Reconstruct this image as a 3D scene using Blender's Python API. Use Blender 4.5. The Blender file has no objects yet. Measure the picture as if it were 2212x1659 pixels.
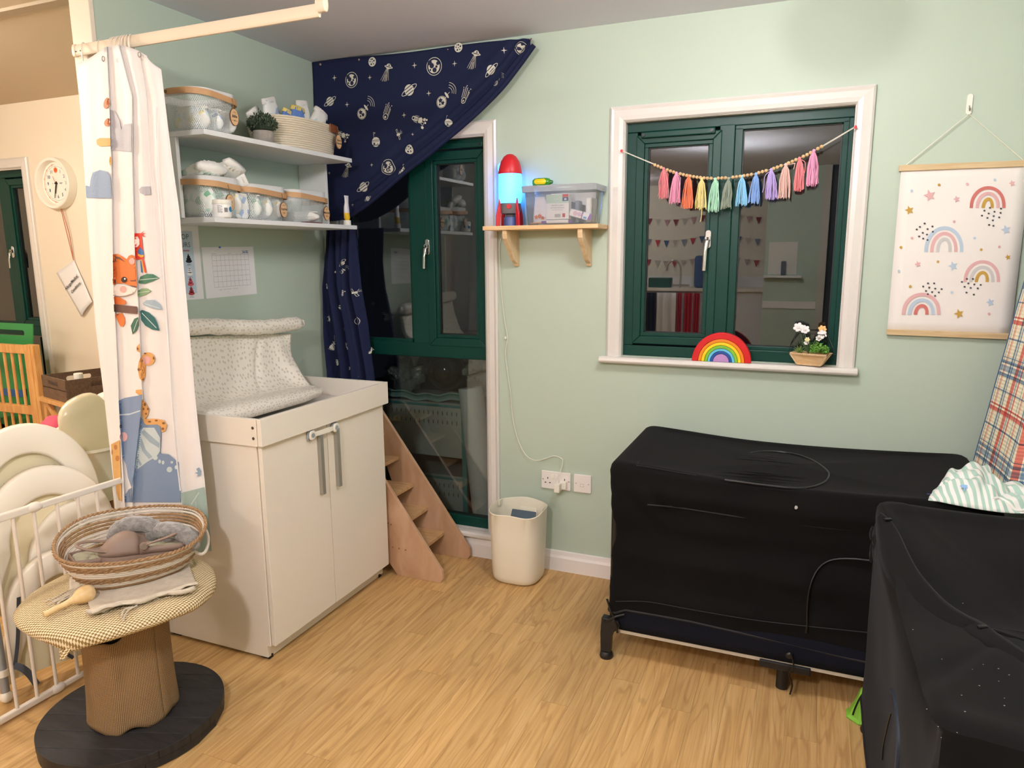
import bpy, math, random
from mathutils import Vector, Matrix, noise
from mathutils.geometry import tessellate_polygon
random.seed(7)
SC = bpy.context.scene
COL = SC.collection
PI = math.pi
V = Vector

# ------------------------------------------------------------------ camera
CX, CY, CZ = 2.3260, -3.0713, 1.4970
YAW, PITCH, ROLL, F = -0.39724, -0.178835, -0.006775, 1541.93
fw = V((math.sin(YAW)*math.cos(PITCH), math.cos(YAW)*math.cos(PITCH), math.sin(PITCH)))
_r = V((math.cos(YAW), -math.sin(YAW), 0)); _u = _r.cross(fw)
cr = _r*math.cos(ROLL) + _u*math.sin(ROLL); cu = -_r*math.sin(ROLL) + _u*math.cos(ROLL)
cam_data = bpy.data.cameras.new('camera'); cam = bpy.data.objects.new('camera', cam_data); COL.objects.link(cam)
cam_data.sensor_fit = 'HORIZONTAL'; cam_data.sensor_width = 36.0; cam_data.lens = F/2212*36
cam_data.clip_start = 0.02
cam.matrix_world = Matrix(((cr.x, cu.x, -fw.x, CX), (cr.y, cu.y, -fw.y, CY), (cr.z, cu.z, -fw.z, CZ), (0, 0, 0, 1)))
SC.camera = cam

def at(px, py, ax, val):
    """point of the plane ax=val seen at a photograph pixel (used to measure positions)"""
    d = fw + cr*((px-1106)/F) + cu*((829.5-py)/F)
    o = V((CX, CY, CZ)); i = 'xyz'.index(ax)
    return o + d*((val-o[i])/d[i])

# ------------------------------------------------------------------ world, exposure, lights
wd = bpy.data.worlds.new('night'); SC.world = wd; wd.use_nodes = True
wd.node_tree.nodes['Background'].inputs[0].default_value = (0.012, 0.014, 0.02, 1)
wd.node_tree.nodes['Background'].inputs[1].default_value = 0.3
SC.view_settings.view_transform = 'Standard'; SC.view_settings.look = 'None'
SC.view_settings.gamma = 1; SC.view_settings.exposure = 0.30; SC.view_settings.use_curve_mapping = False

def area(name, loc, sx, sy, power, col, rot=(0, 0, 0)):
    l = bpy.data.lights.new(name, 'AREA'); l.shape = 'RECTANGLE'; l.size = sx; l.size_y = sy
    l.energy = power; l.color = col
    o = bpy.data.objects.new(name, l); o.location = loc; o.rotation_euler = rot; COL.objects.link(o)
    return o
WARM = (1.0, 0.90, 0.77)
# (centre under the ceiling, radius, emission strength, colour) of the round opal ceiling lamps
LIGHTS = [((2.10, -1.20, 2.43), 0.15, 44, '#FAF5F7'), ((1.575, -3.45, 2.43), 0.10, 215, '#FAF5F7'),
          ((-1.3, -1.7, 2.43), 0.16, 78, '#FFF4E6'), ((0.0, -5.9, 2.43), 0.16, 45, '#FAF5F7'), ((-1.3, -4.6, 2.43), 0.16, 50, '#FFF4E6')]  # sink-wall lamp added to light the reflected wall; far cream-side lamp is extra

# ------------------------------------------------------------------ materials
def lin(h):
    h = h.lstrip('#'); out = []
    for i in (0, 2, 4):
        c = int(h[i:i+2], 16)/255
        out.append(c/12.92 if c <= 0.04045 else ((c+0.055)/1.055)**2.4)
    return (out[0], out[1], out[2], 1)
MATS = {}
def mat(name, hexc, rough=0.6, metal=0.0, spec=0.5, bump=None, var=None, emit=None, trans=0, alpha=1, coat=0, sheen=0, stretch=None, coords='Object'):
    """bump=(scale,strength)  var=(hex2,scale,amount)"""
    if name in MATS: return MATS[name]
    m = bpy.data.materials.new(name); m.use_nodes = True; nt = m.node_tree; n = nt.nodes; L = nt.links
    b = n['Principled BSDF']; b.inputs['Base Color'].default_value = lin(hexc)
    b.inputs['Roughness'].default_value = rough; b.inputs['Metallic'].default_value = metal
    b.inputs['Specular IOR Level'].default_value = spec
    b.inputs['Transmission Weight'].default_value = trans; b.inputs['Alpha'].default_value = alpha
    b.inputs['Coat Weight'].default_value = coat; b.inputs['Sheen Weight'].default_value = sheen
    if emit: b.inputs['Emission Color'].default_value = lin(emit[0]); b.inputs['Emission Strength'].default_value = emit[1]
    src = None
    if bump or var:
        tc = n.new('ShaderNodeTexCoord'); mp = n.new('ShaderNodeMapping'); L.new(tc.outputs[coords], mp.inputs[0])
        if stretch: mp.inputs['Scale'].default_value = stretch
        src = mp.outputs[0]
    if var:
        t = n.new('ShaderNodeTexNoise'); t.inputs['Scale'].default_value = var[1]; t.inputs['Detail'].default_value = 6; L.new(src, t.inputs[0])
        rp = n.new('ShaderNodeValToRGB'); rp.color_ramp.elements[0].position = 0.35; rp.color_ramp.elements[1].position = 0.35+0.4*(var[2] if len(var) > 2 else 1)
        rp.color_ramp.elements[0].color = lin(hexc); rp.color_ramp.elements[1].color = lin(var[0])
        L.new(t.outputs[0], rp.inputs[0]); L.new(rp.outputs[0], b.inputs['Base Color'])
    if bump:
        t = n.new('ShaderNodeTexNoise'); t.inputs['Scale'].default_value = bump[0]; t.inputs['Detail'].default_value = 3; L.new(src, t.inputs[0])
        bp = n.new('ShaderNodeBump'); bp.inputs['Strength'].default_value = bump[1]; bp.inputs['Distance'].default_value = bump[2] if len(bump) > 2 else 0.002
        L.new(t.outputs[0], bp.inputs['Height']); L.new(bp.outputs[0], b.inputs['Normal'])
    MATS[name] = m
    return m

def glass_mat(name, tint='#ffffff', boost=1.8, rough=0.0, base=0.0):
    m = bpy.data.materials.new(name); m.use_nodes = True; nt = m.node_tree; n = nt.nodes; L = nt.links
    n.remove(n['Principled BSDF']); out = n['Material Output']
    tr = n.new('ShaderNodeBsdfTransparent'); tr.inputs[0].default_value = lin(tint)
    gl = n.new('ShaderNodeBsdfGlossy'); gl.inputs['Roughness'].default_value = rough
    fr = n.new('ShaderNodeFresnel'); fr.inputs[0].default_value = 1.5
    mu = n.new('ShaderNodeMath'); mu.operation = 'MULTIPLY_ADD'; mu.inputs[1].default_value = boost; mu.inputs[2].default_value = base; mu.use_clamp = True
    mx = n.new('ShaderNodeMixShader'); L.new(fr.outputs[0], mu.inputs[0]); L.new(mu.outputs[0], mx.inputs[0])
    L.new(tr.outputs[0], mx.inputs[1]); L.new(gl.outputs[0], mx.inputs[2]); L.new(mx.outputs[0], out.inputs[0])
    MATS[name] = m
    return m

def wood_mat(name, c1, c2, scale=6, stretch=(1, 12, 12), rough=0.45, bump=0.15, coords='Object', knots=False):
    m = bpy.data.materials.new(name); m.use_nodes = True; nt = m.node_tree; n = nt.nodes; L = nt.links
    b = n['Principled BSDF']; b.inputs['Roughness'].default_value = rough
    tc = n.new('ShaderNodeTexCoord'); mp = n.new('ShaderNodeMapping'); mp.inputs['Scale'].default_value = stretch
    L.new(tc.outputs[coords], mp.inputs[0])
    t = n.new('ShaderNodeTexNoise'); t.inputs['Scale'].default_value = scale; t.inputs['Detail'].default_value = 8; t.inputs['Distortion'].default_value = 0.6
    L.new(mp.outputs[0], t.inputs[0])
    rp = n.new('ShaderNodeValToRGB'); rp.color_ramp.elements[0].color = lin(c1); rp.color_ramp.elements[1].color = lin(c2)
    rp.color_ramp.elements[0].position = 0.33; rp.color_ramp.elements[1].position = 0.68
    L.new(t.outputs[0], rp.inputs[0]); L.new(rp.outputs[0], b.inputs['Base Color'])
    bp = n.new('ShaderNodeBump'); bp.inputs['Strength'].default_value = bump; bp.inputs['Distance'].default_value = 0.001
    L.new(t.outputs[0], bp.inputs['Height']); L.new(bp.outputs[0], b.inputs['Normal'])
    MATS[name] = m
    return m

# floor boards: grain runs along y, each board its own tone and offset
def floor_mat():
    m = bpy.data.materials.new('oak_vinyl'); m.use_nodes = True; nt = m.node_tree; n = nt.nodes; L = nt.links
    b = n['Principled BSDF']; b.inputs['Roughness'].default_value = 0.42; b.inputs['Specular IOR Level'].default_value = 0.35
    ge = n.new('ShaderNodeNewGeometry'); oi = n.new('ShaderNodeObjectInfo')
    of = n.new('ShaderNodeVectorMath'); of.operation = 'SCALE'; of.inputs[0].default_value = (13, 7, 5); L.new(oi.outputs['Random'], of.inputs['Scale'])
    ad = n.new('ShaderNodeVectorMath'); ad.operation = 'ADD'; L.new(ge.outputs['Position'], ad.inputs[0]); L.new(of.outputs[0], ad.inputs[1])
    mp = n.new('ShaderNodeMapping'); mp.inputs['Scale'].default_value = (38, 1.6, 1); L.new(ad.outputs[0], mp.inputs[0])
    t = n.new('ShaderNodeTexNoise'); t.inputs['Scale'].default_value = 1.6; t.inputs['Detail'].default_value = 9; t.inputs['Roughness'].default_value = 0.62; L.new(mp.outputs[0], t.inputs[0])
    # cathedral figure: stretched ring wave
    mp2 = n.new('ShaderNodeMapping'); mp2.inputs['Scale'].default_value = (9, 0.9, 1); L.new(ad.outputs[0], mp2.inputs[0])
    t2 = n.new('ShaderNodeTexNoise'); t2.inputs['Scale'].default_value = 1.3; t2.inputs['Detail'].default_value = 2; L.new(mp2.outputs[0], t2.inputs[0])
    ml = n.new('ShaderNodeMath'); ml.operation = 'MULTIPLY'; ml.inputs[1].default_value = 62; L.new(t2.outputs[0], ml.inputs[0])
    sn = n.new('ShaderNodeMath'); sn.operation = 'SINE'; L.new(ml.outputs[0], sn.inputs[0])
    mr = n.new('ShaderNodeMapRange'); mr.inputs['From Min'].default_value = 0.55; mr.inputs['From Max'].default_value = 1.0; mr.inputs['To Min'].default_value = 0.0; mr.inputs['To Max'].default_value = 0.30; L.new(sn.outputs[0], mr.inputs[0])
    rp = n.new('ShaderNodeValToRGB'); e = rp.color_ramp.elements
    e[0].position = 0.28; e[0].color = lin('#B48B56'); e[1].position = 0.74; e[1].color = lin('#DCB77F'); k = e.new(0.5); k.color = lin('#CCA369')
    L.new(t.outputs[0], rp.inputs[0])
    m1 = n.new('ShaderNodeMix'); m1.data_type = 'RGBA'; L.new(mr.outputs[0], m1.inputs[0]); L.new(rp.outputs[0], m1.inputs[6]); m1.inputs[7].default_value = lin('#8F6330')
    hs = n.new('ShaderNodeHueSaturation'); L.new(m1.outputs[2], hs.inputs['Color'])
    vr = n.new('ShaderNodeMapRange'); vr.inputs['To Min'].default_value = 0.88; vr.inputs['To Max'].default_value = 1.06; L.new(oi.outputs['Random'], vr.inputs[0]); L.new(vr.outputs[0], hs.inputs['Value'])
    L.new(hs.outputs[0], b.inputs['Base Color'])
    bp = n.new('ShaderNodeBump'); bp.inputs['Strength'].default_value = 0.12; bp.inputs['Distance'].default_value = 0.0006; L.new(t.outputs[0], bp.inputs['Height']); L.new(bp.outputs[0], b.inputs['Normal'])
    MATS['floor'] = m
    return m

SAGE = mat('sage_paint', '#BCCAB9', 0.55, spec=0.35, bump=(90, 0.12, 0.001), var=('#B8C7B6', 1.2))
SAGE_L = SAGE
CREAMP = mat('cream_paint', '#EEE1CC', 0.7, bump=(90, 0.1, 0.001))
CEIL = mat('ceiling_paint', '#E4E4EC', 0.85, bump=(60, 0.08, 0.001))
CEIL2 = mat('ceiling_paint_beige', '#CFC0A8', 0.85)
GLOSSW = mat('white_gloss', '#DFD9D2', 0.22, spec=0.5, bump=(35, 0.25, 0.0015))
GREEN = mat('green_frame', '#083A31', 0.38, spec=0.25)
DKG = mat('green_gasket', '#08120F', 0.5)
GLASS = glass_mat('window_glass', '#E8EEEE', 2.2, 0.0, 0.035)
WHITE = mat('white_laminate', '#EFE6D8', 0.38, spec=0.4)
WHITE2 = mat('white_shelf', '#E6E6E4', 0.4, spec=0.4)
PLW = mat('white_plastic', '#F1ECDF', 0.3)
BLACK = mat('black_plastic', '#121214', 0.4)
STEEL = mat('brushed_steel', '#B9B6B0', 0.3, metal=0.9)
CHROME = mat('chrome', '#D8D8D8', 0.15, metal=1.0)
NAVY = mat('navy_fabric', '#1F2543', 0.9, spec=.2, bump=(500, 0.15, 0.0006), coords='Generated')
PRINT = mat('cream_print', '#D9D6C6', 0.85)
PAPER = mat('paper', '#ECEAEA', 0.7)
INK = mat('ink', '#22222A', 0.6)
BLINK = mat('blue_ink', '#2B5DAA', 0.6)
REDINK = mat('red_ink', '#C2353D', 0.6)
PINE = wood_mat('pine', '#DDB07A', '#EBCB9C', 5, (1, 12, 12))
PINEV = wood_mat('pine_vertical', '#DDB98C', '#EACFA6', 5, (12, 12, 1))
OAKB = wood_mat('poster_oak', '#C8A97C', '#DCC39A', 7, (1, 14, 14))
PLY = wood_mat('birch_ply', '#B98F6C', '#CFA888', 4, (3, 3, 1.2), 0.5)
TREAD = wood_mat('tread_wood', '#BC9264', '#D4AE80', 5, (2, 14, 14), 0.5)
PLYE = wood_mat('ply_edge', '#E0C29A', '#CDA57A', 30, (1, 1, 6), 0.5)
COTW = wood_mat('cot_wood', '#C98F4E', '#DDAA68', 5, (8, 8, 1.5), 0.4)

# ------------------------------------------------------------------ mesh builder
class MB:
    def __init__(s): s.v = []; s.f = []; s.uv = {}
    def add(s, vs, fs):
        o = len(s.v); s.v += [V(p) for p in vs]; s.f += [tuple(i+o for i in f) for f in fs]; return s
    def box(s, x0, y0, z0, x1, y1, z1):
        x0, x1 = min(x0, x1), max(x0, x1); y0, y1 = min(y0, y1), max(y0, y1); z0, z1 = min(z0, z1), max(z0, z1)
        return s.add([(x0,y0,z0),(x1,y0,z0),(x1,y1,z0),(x0,y1,z0),(x0,y0,z1),(x1,y0,z1),(x1,y1,z1),(x0,y1,z1)],
            [(0,3,2,1),(4,5,6,7),(0,1,5,4),(1,2,6,5),(2,3,7,6),(3,0,4,7)])
    def obox(s, c, size, R=None):
        a, b, d = size[0]/2, size[1]/2, size[2]/2; R = R or Matrix.Identity(3)
        vs = [V(c) + R @ V(p) for p in [(-a,-b,-d),(a,-b,-d),(a,b,-d),(-a,b,-d),(-a,-b,d),(a,-b,d),(a,b,d),(-a,b,d)]]
        return s.add(vs, [(0,3,2,1),(4,5,6,7),(0,1,5,4),(1,2,6,5),(2,3,7,6),(3,0,4,7)])
    def beam(s, a, b, w, h, up=(0, 0, 1)):
        a = V(a); b = V(b); t = (b-a).normalized(); x = t.cross(V(up)).normalized(); y = x.cross(t)
        vs = []
        for p in (a, b):
            for (i, j) in ((-1,-1),(1,-1),(1,1),(-1,1)): vs.append(p + x*(i*w/2) + y*(j*h/2))
        return s.add(vs, [(3,2,1,0),(4,5,6,7),(0,1,5,4),(1,2,6,5),(2,3,7,6),(3,0,4,7)])
    def tube(s, pts, r, n=8, closed=False, flat=1.0, up=None):
        pts = [V(p) for p in pts]; m = len(pts); rs = r if isinstance(r, (list, tuple)) else [r]*m
        T = []
        for i in range(m):
            if closed: t = pts[(i+1) % m]-pts[i-1]
            else: t = pts[min(i+1, m-1)]-pts[max(i-1, 0)]
            T.append(t.normalized())
        nx = T[0].cross(V(up) if up else (V((0,0,1)) if abs(T[0].z) < .9 else V((1,0,0)))).normalized()
        vs = []
        for i in range(m):
            nx = (nx - T[i]*nx.dot(T[i])).normalized(); ny = T[i].cross(nx)
            for k in range(n):
                a = 2*PI*k/n; vs.append(pts[i] + nx*(math.cos(a)*rs[i]) + ny*(math.sin(a)*rs[i]*flat))
        fs = []
        for i in range(m if closed else m-1):
            j = (i+1) % m
            for k in range(n):
                l = (k+1) % n; fs.append((i*n+k, i*n+l, j*n+l, j*n+k))
        if not closed: fs += [tuple(range(n-1, -1, -1)), tuple((m-1)*n+k for k in range(n))]
        return s.add(vs, fs)
    def cyl(s, a, b, r, r2=None, n=16):
        return s.tube([a, b], [r, r if r2 is None else r2], n)
    def lathe(s, prof, c=(0, 0, 0), n=32, sx=1, sy=1, axis='z', wob=None, se=1):
        vs = []; c = V(c)
        for (r, z) in prof:
            for k in range(n):
                a = 2*PI*k/n; q = r*(wob(a, z) if wob else 1)
                p = V((q*math.copysign(abs(math.cos(a))**se, math.cos(a))*sx, q*math.copysign(abs(math.sin(a))**se, math.sin(a))*sy, z))
                if axis == 'y': p = V((p.x, -p.z, p.y))
                if axis == 'x': p = V((p.z, p.x, p.y))
                vs.append(c+p)
        fs = []
        for i in range(len(prof)-1):
            for k in range(n):
                l = (k+1) % n; fs.append((i*n+k, i*n+l, (i+1)*n+l, (i+1)*n+k))
        if prof[0][0] > 1e-6: fs.append(tuple(range(n-1, -1, -1)))
        if prof[-1][0] > 1e-6: fs.append(tuple((len(prof)-1)*n+k for k in range(n)))
        return s.add(vs, fs)
    def ell(s, c, rx, ry=None, rz=None, n=12, m=8, R=None, wob=0, seed=0):
        ry = rx if ry is None else ry; rz = rx if rz is None else rz; c = V(c); vs = [None]*0
        for i in range(m+1):
            th = PI*i/m
            for k in range(n):
                a = 2*PI*k/n; p = V((rx*math.sin(th)*math.cos(a), ry*math.sin(th)*math.sin(a), rz*math.cos(th)))
                if wob: p *= 1+wob*noise.noise(p*(2.5/max(rx, ry, rz))+V((seed, 0, 0)))
                if R: p = R @ p
                vs.append(c+p)
        fs = []
        for i in range(m):
            for k in range(n):
                l = (k+1) % n; fs.append((i*n+k, (i+1)*n+k, (i+1)*n+l, i*n+l))
        return s.add(vs, fs)
    def grid(s, S, nu, nv, u0=0, u1=1, v0=0, v1=1, uv=False, wrap=False):
        o = len(s.v)
        for j in range(nv+1):
            for i in range(nu+1):
                u = u0+(u1-u0)*i/nu; v = v0+(v1-v0)*j/nv
                s.v.append(V(S(u, v)))
                if uv: s.uv[len(s.v)-1] = (u, v)
        for j in range(nv):
            for i in range(nu):
                a = o+j*(nu+1)+i; s.f.append((a, a+1, a+nu+2, a+nu+1))
        return s
    def prism(s, poly, P, D):
        """poly 2D loop mapped by P(u,v)->Vector, extruded by vector D"""
        a = [V(P(u, v)) for (u, v) in poly]; D = V(D); n = len(a)
        return s.add(a+[p+D for p in a], [tuple(range(n-1, -1, -1)), tuple(range(n, 2*n))]+[(i, (i+1) % n, n+(i+1) % n, n+i) for i in range(n)])
    def loft(s, rings, caps=True):
        n = len(rings[0]); o = len(s.v)
        for r in rings: s.v += [V(p) for p in r]
        for i in range(len(rings)-1):
            for k in range(n):
                l = (k+1) % n; s.f.append((o+i*n+k, o+i*n+l, o+(i+1)*n+l, o+(i+1)*n+k))
        if caps:
            s.f.append(tuple(o+k for k in range(n-1, -1, -1))); s.f.append(tuple(o+(len(rings)-1)*n+k for k in range(n)))
        return s
    def decal(s, polys, S, h=0.03):
        """flat print: 2D loops (lists of loops = with holes) laid on the surface S(u,v)"""
        for pl in polys:
            loops = pl if isinstance(pl[0][0], (list, tuple)) else [pl]
            flat = [p for l in loops for p in l]
            ms = max(max(abs(p[0]-flat[0][0]), abs(p[1]-flat[0][1])) for p in flat) or 1; o0 = flat[0]
            tris = tessellate_polygon([[V(((p[0]-o0[0])*100/ms, (p[1]-o0[1])*100/ms, 0)) for p in l] for l in loops])
            st = [tuple(flat[i] for i in t) for t in tris]
            while st:
                a, b, c = st.pop()
                L = [math.dist(a, b), math.dist(b, c), math.dist(c, a)]; m = max(L)
                if m > h:
                    if m == L[0]: q = ((a[0]+b[0])/2, (a[1]+b[1])/2); st += [(a, q, c), (q, b, c)]
                    elif m == L[1]: q = ((b[0]+c[0])/2, (b[1]+c[1])/2); st += [(a, b, q), (a, q, c)]
                    else: q = ((a[0]+c[0])/2, (a[1]+c[1])/2); st += [(a, b, q), (q, b, c)]
                else:
                    o = len(s.v); s.v += [V(S(*a)), V(S(*b)), V(S(*c))]; s.f.append((o, o+1, o+2))
        return s
    def text(s, st, size, S, align='CENTER', shear=0, bold=0):
        cu_ = bpy.data.curves.new('t', 'FONT'); cu_.body = st; cu_.size = size; cu_.align_x = align; cu_.align_y = 'CENTER'
        cu_.shear = shear; cu_.resolution_u = 2; cu_.offset = bold
        ob = bpy.data.objects.new('t', cu_); me = bpy.data.meshes.new_from_object(ob)
        s.add([S(v.co.x, v.co.y) for v in me.vertices], [tuple(p.vertices) for p in me.polygons])
        bpy.data.objects.remove(ob); bpy.data.curves.remove(cu_); bpy.data.meshes.remove(me)
        return s

ORG = {}
def worg(o):
    t = V((0, 0, 0))
    while o is not None:
        t = t + ORG.get(o.name, V((0, 0, 0))); o = o.parent
    return t
def build(mb, name, m, parent=None, smooth=False, bevel=0, seg=2, label=None, cat=None, kind=None, group=None, solid=0, sub=0, org=None, ang=40):
    me = bpy.data.meshes.new(name); o_ = V(org) if org else V((0, 0, 0)); base = worg(parent)+o_
    me.from_pydata([p-base for p in mb.v], [], mb.f)
    if mb.uv:
        ul = me.uv_layers.new(name='uv')
        for lp in me.loops:
            if lp.vertex_index in mb.uv: ul.data[lp.index].uv = mb.uv[lp.vertex_index]
    if smooth:
        me.polygons.foreach_set('use_smooth', [True]*len(me.polygons))
        me.set_sharp_from_angle(angle=math.radians(ang))
    me.materials.append(m); me.update()
    o = bpy.data.objects.new(name, me); COL.objects.link(o)
    if parent: o.parent = parent
    if org: o.location = o_; ORG[o.name] = o_
    if bevel:
        b = o.modifiers.new('bevel', 'BEVEL'); b.width = bevel; b.segments = seg; b.limit_method = 'ANGLE'
    if solid:
        b = o.modifiers.new('solid', 'SOLIDIFY'); b.thickness = solid; b.offset = 0
    if sub:
        b = o.modifiers.new('sub', 'SUBSURF'); b.levels = sub; b.render_levels = sub
    if label: o['label'] = label
    if cat: o['category'] = cat
    if kind: o['kind'] = kind
    if group: o['group'] = group
    return o
def E(name, label, cat, loc=(0, 0, 0), group=None, local=False):
    o = bpy.data.objects.new(name, None); COL.objects.link(o); o.location = loc; o.empty_display_size = 0.05
    o['label'] = label
    if cat: o['category'] = cat
    if group: o['group'] = group
    if not local: ORG[o.name] = V(loc)
    return o
def S_(name, mb, m, parent=None, **k):
    return build(mb, name, m, parent, kind=None if parent else 'structure', **k)
def dup(root, loc=None, rot=None, label=None, group=None):
    r = root.copy(); COL.objects.link(r)
    if loc is not None: r.location = loc
    if rot is not None: r.rotation_euler = rot
    if label: r['label'] = label
    if group: r['group'] = group
    for ch in list(root.children):
        c = ch.copy(); COL.objects.link(c); c.parent = r
        for g in list(ch.children):
            d = g.copy(); COL.objects.link(d); d.parent = c
    return r
# 2D shapes
def circ(x, y, r, n=20, ry=None, rot=0):
    ry = r if ry is None else ry; c, s = math.cos(rot), math.sin(rot); out = []
    for k in range(n):
        a = 2*PI*k/n; p, q = r*math.cos(a), ry*math.sin(a); out.append((x+p*c-q*s, y+p*s+q*c))
    return out
def ring(x, y, r, t, n=24, ry=None, rot=0):
    ry = r if ry is None else ry
    return [circ(x, y, r, n, ry, rot), circ(x, y, r-t, n, ry-t, rot)[::-1]]
def star(x, y, r, k=5, inner=0.45, rot=PI/2):
    return [(x+(r if i % 2 == 0 else r*inner)*math.cos(rot+PI*i/k), y+(r if i % 2 == 0 else r*inner)*math.sin(rot+PI*i/k)) for i in range(2*k)]
def line2(x0, y0, x1, y1, w):
    d = math.hypot(x1-x0, y1-y0) or 1; nx, ny = -(y1-y0)/d*w/2, (x1-x0)/d*w/2
    return [(x0+nx, y0+ny), (x1+nx, y1+ny), (x1-nx, y1-ny), (x0-nx, y0-ny)]
def band(x, y, r1, r2, a0=0, a1=PI, n=18, ye=1.0):
    return [(x+r1*math.cos(a0+(a1-a0)*i/n), y+ye*r1*math.sin(a0+(a1-a0)*i/n)) for i in range(n+1)] + \
           [(x+r2*math.cos(a1+(a0-a1)*i/n), y+ye*r2*math.sin(a1+(a0-a1)*i/n)) for i in range(n+1)]
def rrect(x0, y0, x1, y1, r, n=5):
    out = []
    for (cx, cy, a) in ((x1-r, y1-r, 0), (x0+r, y1-r, PI/2), (x0+r, y0+r, PI), (x1-r, y0+r, 3*PI/2)):
        for k in range(n+1): out.append((cx+r*math.cos(a+PI/2*k/n), cy+r*math.sin(a+PI/2*k/n)))
    return out
def rot3(ax, ay, az):
    return (Matrix.Rotation(az, 3, 'Z') @ Matrix.Rotation(ay, 3, 'Y') @ Matrix.Rotation(ax, 3, 'X'))
def sm(a, b, x):
    t = max(0, min(1, (x-a)/(b-a))); return t*t*(3-2*t)
def interp(pts, x):
    if x <= pts[0][0]: return pts[0][1]
    for (a, b) in zip(pts, pts[1:]):
        if x <= b[0]: return a[1]+(b[1]-a[1])*(x-a[0])/(b[0]-a[0])
    return pts[-1][1]
def spline(pts, n):
    """Catmull-Rom through 3D points"""
    pts = [V(p) for p in pts]; P = [2*pts[0]-pts[1]]+pts+[2*pts[-1]-pts[-2]]; out = []
    for i in range(1, len(P)-2):
        for k in range(n):
            t = k/n; a, b, c, d = P[i-1], P[i], P[i+1], P[i+2]
            out.append(0.5*((2*b)+(c-a)*t+(2*a-5*b+4*c-d)*t*t+(-a+3*b-3*c+d)*t**3))
    return out+[pts[-1]]
H = 2.43
# ================================================================== SETTING
YB = -7.0; XR = 3.1; XL = -3.6
# back wall with three openings
def wall_with_holes(x0, x1, z0, z1, holes, y0, y1, name, m):
    xs = sorted({x0, x1} | {h[0] for h in holes} | {h[1] for h in holes}); b = MB()
    for a, c in zip(xs, xs[1:]):
        mid = (a+c)/2; cuts = [(h[2], h[3]) for h in holes if h[0] < mid < h[1]]
        z = z0
        for (p, q) in sorted(cuts):
            if p > z: b.box(a, y0, z, c, y1, p)
            z = q
        if z < z1: b.box(a, y0, z, c, y1, z1)
    return S_(name, b, m)
W1 = (0.10, 0.907, 0.135, 2.030); W2 = (1.560, 2.432, 1.055, 2.040); W3 = (-3.30, -2.245, 0.135, 2.045)
wall_with_holes(-0.05, XR+0.1, -0.1, H+0.12, [W1, W2], 0.0, 0.16, 'wall_back', SAGE)
wall_with_holes(XL-0.1, -0.05, -0.1, H+0.12, [W3], 0.0, 0.16, 'wall_back_left', CREAMP)
S_('wall_left', MB().box(-0.09, -1.20, 0, 0.0, 0.0, H), SAGE)
S_('wall_right', MB().box(XR, YB-0.1, 0, XR+0.1, 0.0, H), SAGE)
S_('wall_far_left', MB().box(XL-0.1, YB-0.1, 0, XL, 0.0, H), CREAMP)
S_('wall_front', MB().box(XL, YB-0.1, 0, XR, YB, H), mat('off_white_paint', '#E9E2D2', 0.7))
S_('ceiling', MB().box(-0.09, YB-0.1, H, XR+0.1, 0.0, H+0.12), CEIL)
S_('ceiling', MB().box(XL-0.1, YB-0.1, H, -0.09, 0.0, H+0.12), CEIL2)
S_('trim_1', MB().box(-0.092, -1.218, 0, 0.004, -1.20, H), mat('post_paint', '#EADCC8', 0.4), bevel=0.002)
# batten on the other room's ceiling
S_('trim_2', MB().box(-3.2, -1.125, H-0.012, -0.115, -1.075, H), mat('batten_paint', '#A8977E', 0.6))

# floor: base slab plus boards
fl = S_('floor', MB().box(XL-0.1, YB-0.1, -0.1, XR+0.1, 0.0, -0.004), mat('floor_base', '#8A6436', 0.6))
FM = floor_mat(); PW = 0.0965
def plank_mesh(L):
    b = MB().box(-PW/2+0.0003, -L/2+0.0004, -0.004, PW/2-0.0003, L/2-0.0004, 0.0)
    me = bpy.data.meshes.new('plank'); me.from_pydata(b.v, [], b.f); me.materials.append(FM); return me
ends = {}
random.seed(11)
cache = {}
nx = int((XR-XL)/PW)+1
for i in range(nx):
    x = 0.013-PW*38+PW*(i+0.5)
    if x-PW/2 < XL: continue
    if x+PW/2 > XR: x1 = XR
    near = x > 0.0
    y = 0.0; first = random.choice([0.30, 0.42, 0.55, 0.66, 0.78, 0.88, 1.0])
    lim = -3.0 if near else -2.3
    k = 0
    while y > lim-0.2 and len(cache) < 400:
        L = first if k == 0 else 1.22
        if y-L < -3.6: L = y+3.6
        if L < 0.1: break
        key = round(L, 3)
        if key not in cache: cache[key] = plank_mesh(L)
        o = bpy.data.objects.new('plank', cache[key]); COL.objects.link(o); o.parent = fl
        o.location = (x, y-L/2, 0); y -= L; k += 1
b = MB()
for i in range(nx):
    x = 0.013-PW*38+PW*(i+0.5)
    if x-PW/2 < XL: continue
    b.box(x-PW/2+.0003, YB, -0.004, x+PW/2-.0003, -3.6, 0.0) if True else None
build(b, 'far_boards', FM, fl, kind='stuff')

# skirtings
SKP = mat('skirting_paint', '#EDE7E2', 0.3, bump=(30, 0.2, 0.001))
def skirt(name, pts_profile, P, D):
    S_(name, MB().prism(pts_profile, P, D), SKP, smooth=False)
prof = [(0, 0), (0.018, 0), (0.018, 0.066), (0.013, 0.078), (0.010, 0.095), (0, 0.098)]
skirt('baseboard_back', prof, lambda u, v: (XR-0.001, -u, v), (-(XR-0.0), 0, 0))
skirt('baseboard_left', prof, lambda u, v: (u, -1.2, v), (0, 1.18, 0))
skirt('baseboard_right', prof, lambda u, v: (XR-u, -4.0, v), (0, 3.98, 0))
skirt('baseboard_back_left', prof, lambda u, v: (-0.09, -u, v), (XL+0.09, 0, 0))

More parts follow.
